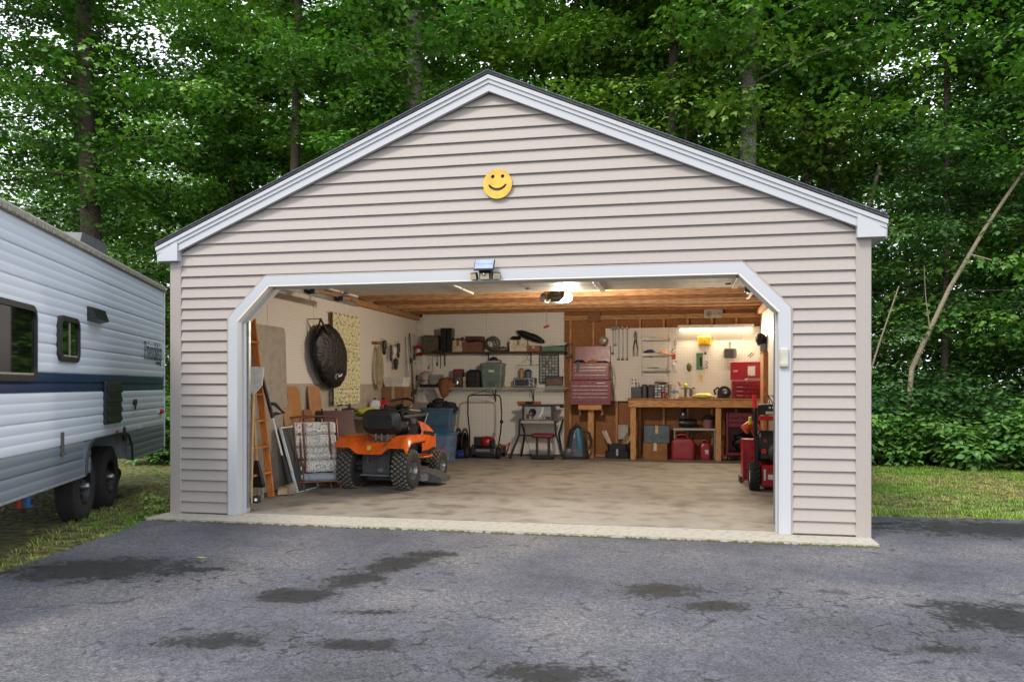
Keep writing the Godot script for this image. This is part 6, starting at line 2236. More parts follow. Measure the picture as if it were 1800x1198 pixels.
	part(t, "body", g, mt("d9a514", 0.45))
	g = G.new()
	g.bb(-0.095, 0.095, 0.015, 0.145, 0.0405, 0.044, 0.004)
	part(t, "lid_panel", g, mt("e0b22a", 0.45))
	g = G.new()
	g.bb(-0.004, 0.004, 0.05, 0.08, 0.0442, 0.046, 0.0)
	g.bb(-0.05, 0.05, 0.032, 0.037, 0.0442, 0.046, 0.0)
	part(t, "print", g, mt("3a3020", 0.5))
	t = thing("green_fixture", "green painted steel fixture hanging on the pegboard", "tool", V(2.04, 1.52, -7.08))
	g = G.new()
	g.bb(-0.055, 0.055, 0.0, 0.05, -0.01, 0.015, 0.003)
	g.bb(-0.055, 0.055, 0.21, 0.285, -0.01, 0.015, 0.003)
	g.bb(-0.055, 0.0, 0.05, 0.21, -0.01, 0.015, 0.003)
	part(t, "plate", g, mt("4f7a55", 0.5))
	g = G.new()
	g.bb(0.002, 0.045, 0.052, 0.208, -0.01, 0.005, 0.002)
	part(t, "window", g, mt("16261c", 0.3))
	t = thing("metal_shapes", "dark metal letter shapes hung beside the green fixture", "ornament", V(2.14, 1.6, -7.085))
	g = G.new()
	g.tube([V(-0.015, 0.06, 0), V(0.025, 0.06, 0), V(0.035, 0.03, 0), V(0.0, 0.01, 0), V(0.03, -0.02, 0), V(0.035, -0.06, 0), V(-0.01, -0.05, 0)], 0.006, 6)
	g.poly(PackedVector2Array([V2(-0.03, 0.18), V2(0.02, 0.18), V2(-0.005, 0.23)]), 0.012, Transform3D(Basis.IDENTITY, V(0, 0, 0)))
	part(t, "shapes", g, mt("3c3a36", 0.5))
	t = thing("shop_mirror", "small square mirror on a grey handle hanging over the bench", "mirror", V(2.545, 1.71, -7.08))
	g = G.new()
	g.poly(rrect(-0.105, 0.105, 0.0, 0.17, 0.03), 0.015, Transform3D(Basis.IDENTITY, V(0, 0, -0.006)), true)
	part(t, "frame", g, mt("8e8f8d", 0.4, 0.4))
	g = G.new()
	g.poly(rrect(-0.092, 0.092, 0.013, 0.157, 0.025), 0.002, Transform3D(Basis.IDENTITY, V(0, 0, 0.0095)), true)
	part(t, "glass", g, mt("e6e6e6", 0.02, 1.0, false))
	g = G.new()
	g.cyl(V(0, 0.165, 0), V(0, 0.25, -0.005), 0.012)
	g.ell(V(0, 0.26, -0.005), V(0.022, 0.03, 0.012), Basis.IDENTITY, 10)
	part(t, "handle", g, mt("8a8a86", 0.5))
	t = thing("peg_hooks", "pair of dark tools on pegs above the red chest", "tool", V(2.86, 1.74, -7.08))
	g = G.new()
	g.bar(V(-0.02, 0.0, 0.01), V(0.05, 0.07, 0.01), 0.014, 0.01)
	g.bar(V(0.01, -0.02, 0.01), V(0.08, 0.05, 0.01), 0.012, 0.01)
	part(t, "shafts", g, mt("4a4640", 0.4, 0.4))
	for s in [["duplex_outlet", "brown double outlet with white cover plate above the bench end", 0.925, 1.315, 0.12, "d9d2c4"], ["single_outlet", "cream outlet plate low on the pegboard over the bench", 2.07, 1.375, 0.075, "d8c994"]]:
		t = thing(s[0], s[1], "outlet", V(s[2], s[3], -7.099))
		g = G.new()
		g.bb(-s[4] / 2, s[4] / 2, -0.06, 0.06, 0.0, 0.006, 0.002)
		part(t, "plate", g, mt(s[5], 0.4))
		g = G.new()
		for x in ([-0.028, 0.028] if s[4] > 0.1 else [0.0]):
			for y in [-0.028, 0.028]:
				g.cyl(V(x, y, 0.0), V(x, y, 0.0085), 0.016)
		part(t, "socket", g, mt("5c4034" if s[4] > 0.1 else "b5a468", 0.4))
	# fluorescent lamp: lit tube under a white housing
	t = thing("fluorescent_lamp", "lit four-foot fluorescent lamp mounted on the pegboard", "lamp", V(2.30, 2.20, -7.04))
	g = G.new()
	g.bb(-0.63, 0.63, 0.03, 0.085, -0.055, 0.04, 0.006)
	part(t, "housing", g, mt("d8d6cf", 0.5))
	g = G.new()
	g.cyl(V(-0.60, 0.0, 0.015), V(0.60, 0.0, 0.015), 0.019, -1.0, 16)
	part(t, "tube", g, glow("fff0cc", 1.9))
	for x in [-0.615, 0.615]:
		g = G.new()
		g.bb(x - 0.012, x + 0.012, -0.025, 0.03, -0.01, 0.04, 0.003)
		part(t, "socket", g, mt("cfcdc6", 0.5))
	var al := AreaLight3D.new()
	al.name = "lamp_light"
	t.add_child(al)
	al.position = V(0, -0.004, 0.04)
	al.rotation = V(-0.55, PI, 0)
	al.area_size = Vector2(1.18, 0.04)
	al.light_color = Color("ffeccb")
	al.light_energy = 2.2
	al.shadow_enabled = true
	# licence plate on the top plate
	t = thing("number_plate", "old white embossed number plate nailed up above the fluorescent lamp", "number plate", V(2.27, 2.40, -7.10))
	g = G.new()
	g.poly(rrect(-0.155, 0.155, 0.0, 0.15, 0.02), 0.003, Transform3D(Basis.IDENTITY, V(0, 0, 0)), true)
	part(t, "plate", g, mt("b3aca4", 0.5))
	g = G.new()
	var rim := []
	for p in rrect(-0.147, 0.147, 0.008, 0.142, 0.018):
		rim.append(V(p.x, p.y, 0.004))
	g.tube(rim, 0.003, 5, true)
	part(t, "rim", g, mt("c4bdb4", 0.5))
	g = G.new()
	var ring := []
	for k in 20:
		ring.append(V(-0.08 + cos(TAU * k / 20) * 0.042, 0.072 + sin(TAU * k / 20) * 0.042, 0.005))
	g.tube(ring, 0.005, 5, true)
	g.lathe([V2(0, 0), V2(0.025, 0), V2(0.02, 0.004), V2(0, 0.004)], V(-0.08, 0.072, 0.003), rx(PI / 2), 5)
	part(t, "emblem", g, mt("5a5256", 0.5))
	shown(t, "lettering", "15-70", 0.058, mt("4a4446", 0.5), Transform3D(Basis.IDENTITY, V(0.055, 0.072, 0.005)))
	# workbench
	t = thing("workbench", "long raw timber workbench under the lit pegboard", "workbench", V(0, 0, 0))
	g = G.new()
	g.bb(0.84, 3.04, 1.00, 1.032, -7.09, -6.58, 0.003)
	part(t, "bench_top", g, wood("a8845e", 0))
	g = G.new()
	g.bb(0.86, 3.04, 0.885, 0.998, -6.62, -6.582, 0.003)
	part(t, "apron_board", g, pine)
	g = G.new()
	g.bb(0.86, 0.90, 0.885, 0.998, -7.09, -6.622, 0.003)
	part(t, "end_board", g, wood("d3ac80", 2))
	for x in [0.935, 2.33]:
		g = G.new()
		g.bb(x - 0.045, x + 0.045, 0.0, 0.998, -6.712, -6.6225, 0.003)
		part(t, "leg", g, piney)
	# on the bench
	var Y := 1.0325
	t = thing("battery_box", "grey battery with a carrying strap at the bench end", "battery", V(0.98, Y, -6.85))
	g = G.new()
	g.bb(-0.09, 0.09, 0, 0.19, -0.08, 0.08, 0.01)
	part(t, "body", g, mt("3a4144", 0.6))
	g = G.new()
	g.tube([V(-0.01, 0.19, 0), V(-0.005, 0.26, 0), V(0.04, 0.26, 0), V(0.045, 0.19, 0)], 0.009, 6)
	part(t, "strap", g, mt("151617", 0.6))
	g = G.new()
	g.tub(V(0, 0, 0), [[0.05, 0.09, 0], [0.055, 0.09, 0.02], [0.05, 0.085, 0.22], [0.03, 0.05, 0.235]], 0.03)
	solo("black_canister", "tall black plastic canister next to the battery", "canister", g, mt("121315", 0.5), V(1.12, Y, -6.85))
	g = G.new()
	g.tub(V(0, 0, 0), [[0.055, 0.09, 0], [0.06, 0.095, 0.2], [0.04, 0.07, 0.23]], 0.02)
	solo("brown_canister", "dark brown canister between the black one and the drawers", "canister", g, mt("2e2624", 0.5), V(1.23, Y, -6.85))
	t = thing("bench_organizer", "small black drawer cabinet with white drawers on the bench", "organizer", V(1.40, Y, -6.83))
	g = G.new()
	g.bb(-0.12, 0.12, 0, 0.24, -0.07, 0.06, 0.004)
	part(t, "case", g, mt("1a1a1d", 0.5))
	for r in 5:
		for k in 4:
			g = G.new()
			g.box(V(-0.085 + k * 0.0565, 0.03 + r * 0.045, 0.063), V(0.047, 0.034, 0.01), Basis.IDENTITY, 0.003)
			part(t, "drawer", g, mt(["b4b6b8", "8b8e92", "c9cacb"][(r + k * 2) % 3], 0.3))
	g = G.new()
	g.ell(V(0, 0.03, 0), V(0.12, 0.03, 0.06), Basis.IDENTITY, 14, 0.5, 4)
	solo("cap_heap", "rolled rags and tape heaped on the small drawer cabinet", "rag", g, mt("7d6a5e", 0.9), V(1.41, Y + 0.241, -6.83))
	g = G.new()
	g.lathe([V2(0, 0), V2(0.042, 0), V2(0.042, 0.11), V2(0.038, 0.115), V2(0.038, 0.12), V2(0, 0.12)], V(0, 0, 0), Basis.IDENTITY, 20)
	solo("red_paint_can", "red tin with silver rim in front of the drawer cabinet", "tin", g, mt("7d2420", 0.35), V(1.44, Y, -6.70))
	for k in 2:
		t = thing("water_bottle", "clear water bottle with blue label, one of two on the bench", "bottle", V(1.585 + k * 0.07, Y, -6.72), 0.0, "pair of water bottles")
		g = G.new()
		g.lathe([V2(0, 0.002), V2(0.03, 0.002), V2(0.032, 0.06), V2(0.028, 0.07), V2(0.032, 0.08), V2(0.032, 0.14), V2(0.013, 0.175), V2(0.013, 0.19), V2(0, 0.19)], V(0, 0, 0), Basis.IDENTITY, 16)
		part(t, "body", g, glass("dfeaf0", 0.25, 0.05))
		g = G.new()
		g.lathe([V2(0.0325, 0.085), V2(0.0325, 0.135)], V(0, 0, 0), Basis.IDENTITY, 16)
		part(t, "label", g, mt("7aa6c8", 0.4))
		g = G.new()
		g.cyl(V(0, 0.186, 0), V(0, 0.205, 0), 0.015)
		part(t, "cap", g, mt("d8dde0", 0.4))
	t = thing("bench_vise", "steel bench vise with a crossbar on a scrap board", "vise", V(1.82, Y, -6.78))
	g = G.new()
	g.bb(-0.12, 0.16, 0, 0.02, -0.09, 0.09, 0.003)
	part(t, "scrap_board", g, wood("8f7a4a", 0))
	g = G.new()
	g.cyl(V(-0.02, 0.02, 0), V(-0.02, 0.17, 0), 0.022)
	g.box(V(0.02, 0.17, 0), V(0.24, 0.022, 0.03), rz(0.03))
	g.box(V(0.07, 0.10, 0), V(0.05, 0.14, 0.06))
	part(t, "vise_body", g, mt("5f6062", 0.4, 0.5))
	g = G.new()
	g.box(V(-0.12, 0.24, 0), V(0.03, 0.09, 0.03), rz(0.5))
	part(t, "handle", g, mt("b5622c", 0.5))
	g = G.new()
	g.ell(V(0, 0, 0), V(0.034, 0.034, 0.034), Basis.IDENTITY, 16)
	solo("tennis_ball", "yellow tennis ball resting on the vise", "ball", g, mt("c7d420", 0.9), V(1.80, Y + 0.216, -6.77))
	g = G.new()
	g.ell(V(0, 0.04, 0), V(0.16, 0.045, 0.09), Basis.IDENTITY, 18, 0.7, 11)
	solo("yellow_rag", "crumpled yellow and white rags on the bench front", "rag", g, mt("d3c468", 0.95), V(2.08, Y, -6.68))
	g = G.new()
	g.bb(-0.09, 0.09, 0, 0.05, -0.06, 0.06, 0.006)
	solo("clear_case", "pale plastic case behind the yellow rags", "case", g, mt("b9c2c2", 0.3), V(2.13, Y, -6.92))
	t = thing("circular_saw", "black circular saw sitting on the bench", "saw", V(2.40, Y, -6.75))
	g = G.new()
	g.bb(-0.15, 0.15, 0.0, 0.012, -0.08, 0.08, 0.003)
	part(t, "shoe", g, mt("3a3c3f", 0.3, 0.6))
	g = G.new()
	g.lathe([V2(0.11, -0.03), V2(0.115, 0.0), V2(0.11, 0.03), V2(0, 0.03)], V(0.03, 0.095, 0.0), rx(PI / 2), 24)
	part(t, "blade_guard", g, mt("17181a", 0.4))
	g = G.new()
	g.lathe([V2(0, 0.0), V2(0.055, 0.0), V2(0.06, 0.05), V2(0.045, 0.07), V2(0, 0.075)], V(0.04, 0.1, 0.032), rx(PI / 2), 20)
	part(t, "motor", g, mt("26272a", 0.45))
	g = G.new()
	g.tube([V(-0.11, 0.06, 0), V(-0.13, 0.13, 0), V(-0.08, 0.18, 0), V(-0.02, 0.15, 0)], 0.018, 8)
	part(t, "handle", g, mt("131416", 0.5))
	g = G.new()
	g.bb(0.02, 0.07, 0.08, 0.12, 0.108, 0.111, 0.0)
	part(t, "badge", g, mt("b5b5ae", 0.4))
	g = G.new()
	g.cyl(V(0, 0, 0), V(0, 0.11, 0), 0.035)
	g.cyl(V(0, 0.11, 0), V(0, 0.14, 0), 0.018)
	solo("dark_bottle", "dark glue bottle standing behind the circular saw", "bottle", g, mt("1a1b1a", 0.4), V(2.36, Y, -6.92))
	t = thing("red_tool_chest", "bright red steel tool chest with its lid propped open on the bench", "tool chest", V(2.79, Y, -6.86))
	chest(t, 0.47, 0.30, 0.30, 0.0, [[0.02, 0.085], [0.09, 0.155], [0.16, 0.225]], "8e1426", "8e1426")
	g = G.new()
	g.box(V(0.02, 0.46, -0.155), V(0.53, 0.31, 0.016), rx(-0.05), 0.004)
	var lid := part(t, "lid", g, mt("93162a", 0.4))
	g = G.new()
	g.box(V(0.10, 0.46, -0.143), V(0.12, 0.16, 0.003), rx(-0.05), 0.0)
	part(lid, "paper_note", g, mt("c9c2bc", 0.8))
	g = G.new()
	g.box(V(-0.16, 0.46, -0.143), V(0.07, 0.03, 0.003), rx(-0.05), 0.0)
	part(lid, "sticker", g, mt("c98f88", 0.6))
	g = G.new()
	for k in 3:
		g.bb(-0.16, -0.06, 0.05 + k * 0.07, 0.056 + k * 0.07, 0.163, 0.1645, 0.0)
	part(t, "drawer_labels", g, mt("d8cfc8", 0.5))
	g = G.new()
	for k in 3:
		g.box(V(0.02 * k, 0.006 + k * 0.01, 0), V(0.24, 0.008, 0.16), ry(0.15 * k), 0.001)
	solo("manual_stack", "grey manuals lying on the open red chest", "paper", g, mt("9aa09a", 0.7), V(2.88, Y + 0.301, -6.84))
	# timber partition edge, cap and jacket on the right wall
	t = thing("broom_closet", "narrow plywood closet at the bench's far end", "closet", V(3.0, 0, -6.2))
	g = G.new()
	g.bb(-0.02, 0.04, 0.0, 1.76, -0.25, 0.22, 0.003)
	part(t, "side_panel", g, wood("b5824f", 1))
	g = G.new()
	g.bb(-0.03, 0.041, 1.762, 1.78, -0.26, 0.23, 0.003)
	part(t, "top_panel", g, wood("a8733f", 2))
	t = thing("black_hat", "floppy black hat perched on the grey bag over the closet", "hat", V(2.99, 1.78, -6.2))
	g = G.new()
	g.ell(V(-0.02, 0.19, 0.0), V(0.09, 0.11, 0.13), rz(0.3), 16, 0.25, 3)
	part(t, "hat_body", g, mt("131316", 0.8))
	g = G.new()
	g.tub(V(0, 0, 0), [[0.045, 0.09, 0.0], [0.05, 0.1, 0.12], [0.04, 0.08, 0.14]], 0.03)
	solo("grey_bag", "small grey cloth bag on top of the plywood closet", "bag", g, mt("8d8a84", 0.8), V(2.99, 1.781, -6.2))
	# below the bench
	carton("brown_carton", "plain brown carton on the floor under the bench", V(1.30, 0.0, -6.82), V(0.40, 0.275, 0.3), "8f6338", 0.0, "c9c4b8")
	carton("grey_carton", "slate-grey carton with tan tape stacked on the brown one", V(1.33, 0.281, -6.82), V(0.42, 0.29, 0.3), "5a6a70", -0.03, "c4a26a")
	for s in [["large_fuel_can", "large red fuel can under the bench", V(1.76, 0, -6.85), 0.2, 0.11, 0.42], ["small_fuel_can", "small red fuel can with black spout beside the large one", V(2.13, 0, -6.88), 0.095, 0.09, 0.33]]:
		t = thing(s[0], s[1], "fuel can", s[2], 0.0)
		var w: float = s[3]
		var d: float = s[4]
		var h: float = s[5]
		g = G.new()
		g.tub(V(0, 0, 0), [[w * 0.95, d * 0.95, 0.0], [w, d, 0.03], [w, d, h * 0.68], [w * 0.8, d * 0.9, h * 0.82], [w * 0.55, d * 0.6, h * 0.86]], 0.05)
		part(t, "body", g, mt("96202a", 0.4))
		g = G.new()
		g.tube([V(-w * 0.6, h * 0.8, 0), V(-w * 0.5, h * 0.97, 0), V(w * 0.2, h, 0), V(w * 0.45, h * 0.83, 0)], 0.022, 8)
		part(t, "handle", g, mt("8c1d27", 0.4))
		g = G.new()
		g.bb(-w * 0.55, w * 0.6, h * 0.15, h * 0.6, d, d + 0.005, 0.004)
		part(t, "embossed_panel", g, mt("9d2730", 0.4))
		g = G.new()
		g.cyl(V(w * 0.55, h * 0.8, 0), V(w * 0.75, h * 0.95, 0), 0.025)
		g.tube([V(w * 0.7, h * 0.92, 0), V(w * 1.0, h * 1.12, 0.02), V(w * 1.25, h * 1.14, 0.02)], 0.012, 6)
		part(t, "spout", g, mt("15140f", 0.5))
	g = G.new()
	g.bb(-0.01, 0.05, 0.10, 0.17, 0.096, 0.0975, 0.0)
	part(t, "sticker", g, mt("cfc9c0", 0.5))
	t = thing("step_shelf", "white folding step used as a shelf behind the fuel cans", "shelf", V(1.95, 0, -6.93))
	g = G.new()
	g.bb(-0.35, 0.35, 0.49, 0.525, -0.1, 0.1, 0.005)
	part(t, "board", g, mt("b5b8b6", 0.5))
	for x in [-0.33, 0.33]:
		g = G.new()
		g.bb(x - 0.012, x + 0.012, 0.0, 0.49, -0.08, -0.05, 0.003)
		g.bb(x - 0.012, x + 0.012, 0.0, 0.49, 0.05, 0.08, 0.003)
		part(t, "leg", g, mt("8f9290", 0.4, 0.4))
	t = thing("air_compressor", "small dark air compressor on the white step", "compressor", V(1.82, 0.5255, -6.93))
	g = G.new()
	g.lathe([V2(0, -0.16), V2(0.06, -0.15), V2(0.075, -0.1), V2(0.075, 0.1), V2(0.06, 0.15), V2(0, 0.16)], V(0.02, 0.085, 0), rz(PI / 2), 18)
	part(t, "tank", g, mt("1c1d20", 0.4))
	g = G.new()
	g.box(V(-0.06, 0.21, 0), V(0.09, 0.11, 0.1))
	g.cyl(V(-0.06, 0.26, 0), V(-0.06, 0.33, 0), 0.03)
	for k in 4:
		g.box(V(-0.06, 0.18 + k * 0.022, 0), V(0.11, 0.006, 0.12))
	part(t, "pump", g, mt("26272b", 0.5))
	g = G.new()
	g.cyl(V(-0.06, 0.24, 0.06), V(-0.06, 0.24, 0.07), 0.018)
	part(t, "gauge", g, mt("d0d2d4", 0.2))
	t = thing("pink_bucket", "faded pink bucket with dark cloth on the white step", "bucket", V(2.17, 0.5255, -6.92))
	g = G.new()
	g.lathe([V2(0, 0), V2(0.07, 0), V2(0.1, 0.14), V2(0.105, 0.145), V2(0.095, 0.14), V2(0, 0.12)], V(0, 0, 0), Basis.IDENTITY, 20)
	part(t, "pail", g, mt("9a6f70", 0.6))
	g = G.new()
	g.ell(V(0, 0.16, 0), V(0.11, 0.06, 0.09), rz(0.3), 14, 0.5, 4)
	part(t, "cloth", g, mt("1d1a1e", 0.9))
	t = thing("rolling_cabinet", "maroon rolling tool cabinet with open shelf under the bench", "cabinet", V(2.75, 0, -6.84))
	var cm := mt("6a2430", 0.4)
	for x in [-0.275, 0.275]:
		g = G.new()
		g.bb(x - 0.02, x + 0.02, 0.09, 0.80, -0.17, 0.17, 0.004)
		part(t, "side_panel", g, cm)
	g = G.new()
	g.bb(-0.254, 0.254, 0.09, 0.14, -0.17, 0.17, 0.004)
	g.bb(-0.254, 0.254, 0.14, 0.80, -0.17, -0.16, 0.002)
	part(t, "carcass", g, cm)
	for k in 3:
		g = G.new()
		g.bb(-0.252, 0.252, 0.56 + k * 0.08, 0.635 + k * 0.08, -0.15, 0.172, 0.004)
		var dr := part(t, "drawer", g, mt("74293a", 0.35))
		g = G.new()
		g.bb(-0.25, 0.25, 0.622 + k * 0.08, 0.634 + k * 0.08, 0.1725, 0.182, 0.003)
		part(dr, "pull", g, mt("8a4a50", 0.3, 0.4))
	for s in [V(-0.25, 0.04, 0.13), V(0.25, 0.04, 0.13), V(-0.25, 0.04, -0.13), V(0.25, 0.04, -0.13)]:
		g = G.new()
		g.cyl(s + V(-0.012, 0, 0), s + V(0.012, 0, 0), 0.04)
		g.box(s + V(0, 0.035, 0), V(0.034, 0.03, 0.03))
		part(t, "caster", g, mt("3a3b3e", 0.4))
	g = G.new()
	g.ell(V(0, 0.15, 0), V(0.18, 0.15, 0.13), Basis.IDENTITY, 20, 0.5, 21)
	solo("cable_heap", "dark tangle of cables on the rolling cabinet's shelf", "cable", g, mt("17171a", 0.6), V(2.75, 0.141, -6.84))
	# lower left of the bench: vacuum, tool tote with slats
	t = thing("wet_vacuum", "upright vacuum cleaner in dark grey and blue by the timber post", "vacuum", V(-0.02, 0, -6.62), 0.1)
	g = G.new()
	g.tub(V(0, 0, 0), [[0.2, 0.15, 0.0], [0.21, 0.16, 0.05], [0.19, 0.15, 0.16], [0.16, 0.14, 0.36], [0.12, 0.11, 0.50], [0.05, 0.05, 0.56]], 0.1)
	part(t, "body", g, mt("2b3238", 0.4))
	g = G.new()
	g.ell(V(0.04, 0.29, 0.125), V(0.055, 0.25, 0.04), rz(0.12), 18)
	part(t, "canister", g, mt("3f7690", 0.25))
	g = G.new()
	g.lathe([V2(0.07, -0.03), V2(0.1, 0.0), V2(0.07, 0.03), V2(0, 0.03)], V(-0.13, 0.10, 0.13), rx(PI / 2), 20)
	part(t, "wheel", g, mt("4a4c50", 0.5))
	g = G.new()
	g.tube([V(0.10, 0.50, 0.05), V(0.21, 0.44, 0.06), V(0.25, 0.32, 0.06), V(0.23, 0.20, 0.06), V(0.13, 0.12, 0.1)], 0.024, 8)
	g.tube([V(-0.03, 0.54, 0.02), V(-0.02, 0.6, 0.02), V(0.04, 0.56, 0.02)], 0.014, 8)
	part(t, "hose", g, mt("1a1c20", 0.5))
	t = thing("tool_tote", "black open tool tote holding wood slats beside the bench leg", "tote", V(0.66, 0, -6.86))
	g = G.new()
	g.tub(V(0, 0, 0), [[0.2, 0.12, 0.0], [0.21, 0.13, 0.12], [0.16, 0.1, 0.13], [0.17, 0.11, 0.25], [0.15, 0.09, 0.25], [0.15, 0.09, 0.2]], 0.03)
	part(t, "body", g, mt("15161a", 0.5))
	g = G.new()
	g.bb(-0.02, 0.02, 0.05, 0.17, 0.131, 0.14, 0.003)
	part(t, "latch", g, mt("9a9c9f", 0.3, 0.7))
	for s in [[-0.14, -0.45, "b0a898", "grey painted slat tilting towards the timber post out of the tool tote"], [-0.11, -0.38, "c9bfae", "pale cream slat tilting towards the timber post out of the tool tote"], [0.06, 0.5, "8a6a45", "brown slat tilting towards the bench leg out of the tool tote"], [0.1, 0.62, "a88a5c", "tan slat tilting towards the bench leg out of the tool tote"], [0.13, 0.7, "b8a888", "steepest pale slat tilting at the bench leg out of the tool tote"]]:
		g = G.new()
		g.box(V(s[0] + s[1] * 0.12, 0.33, 0.0), V(0.035, 0.3, 0.012), rz(-s[1]), 0.001)
		solo("wood_slat", s[3], "slat", g, mt(s[2], 0.8), V(0.66, 0.0, -6.86), "slats in the tool tote")
	g = G.new()
	g.box(V(0, 0.0, 0), V(0.17, 0.25, 0.008), rx(-0.1))
	solo("white_board", "small off-white board leaning behind the tool tote", "board", g, mt("a8a39c", 0.7), V(0.74, 0.44, -7.02))
	# door opener under the joists
	t = thing("door_opener", "black garage door opener with two lamp covers, one lit, hung from the joists", "door opener", V(0.13, 2.39, -3.2))
	g = G.new()
	g.poly(PackedVector2Array([V2(-0.13, 0.06), V2(0.13, 0.06), V2(0.12, -0.02), V2(0.07, -0.075), V2(-0.07, -0.075), V2(-0.12, -0.02)]), 0.3, Transform3D(Basis.IDENTITY, V(0, 0, -0.15)))
	part(t, "motor_box", g, mt("1d1f20", 0.4))
	var lit := glow("ffdca0", 4.0)
	for s in [-1.0, 1.0]:
		g = G.new()
		g.ell(V(s * 0.125, -0.005, 0.0), V(0.09, 0.068, 0.11), Basis.IDENTITY, 20)
		part(t, "lamp_cover", g, lit if s > 0 else mt("b9b8c4", 0.3))
	g = G.new()
	g.bb(-0.02, 0.02, 0.0605, 0.075, 0.12, 2.75, 0.004)
	part(t, "rail", g, mt("9b9d9d", 0.4, 0.7))
	g = G.new()
	for x in [-0.1, 0.1]:
		g.bb(x - 0.012, x + 0.012, 0.061, 0.135, -0.01, 0.01, 0.002)
	part(t, "hanger_strap", g, mt("8d8f90", 0.4, 0.7))
	g = G.new()
	g.box(V(-0.09, 0.055, 0.19), V(0.07, 0.085, 0.03), rz(0.1))
	part(t, "warning_tag", g, mt("c99518", 0.5))
	g = G.new()
	g.bb(-0.04, 0.1, -0.035, -0.02, 0.1505, 0.153, 0.0)
	part(t, "display", g, mt("5d6a5c", 0.3))
	shown(t, "lettering", "1/2 HP", 0.03, mt("b5a878", 0.5), Transform3D(Basis.IDENTITY, V(0.035, 0.022, 0.152)))
	g = G.new()
	g.tube([V(-0.04, 0.06, 0.55), V(-0.04, -0.2, 0.55), V(-0.04, -0.40, 0.55)], 0.004, 5)
	part(t, "pull_cord", g, mt("c9a184", 0.7))
	g = G.new()
	g.box(V(-0.04, -0.42, 0.55), V(0.075, 0.026, 0.026), rz(0.35), 0.008)
	part(t, "pull_handle", g, mt("c43a28", 0.4))
	g = G.new()
	g.box(V(-0.015, -0.10, 0.55), V(0.05, 0.02, 0.012), rz(0.6))
	part(t, "cord_tag", g, mt("d6b63a", 0.5))
	var l := OmniLight3D.new()
	l.name = "lamp_light"
	t.add_child(l)
	l.position = V(0.13, -0.12, 0.0)
	l.light_color = Color("fff0dc")
	l.light_energy = 2.3
	l.light_size = 0.08
	l.omni_range = 12.0
	l.omni_attenuation = 2.0
	l.shadow_enabled = true

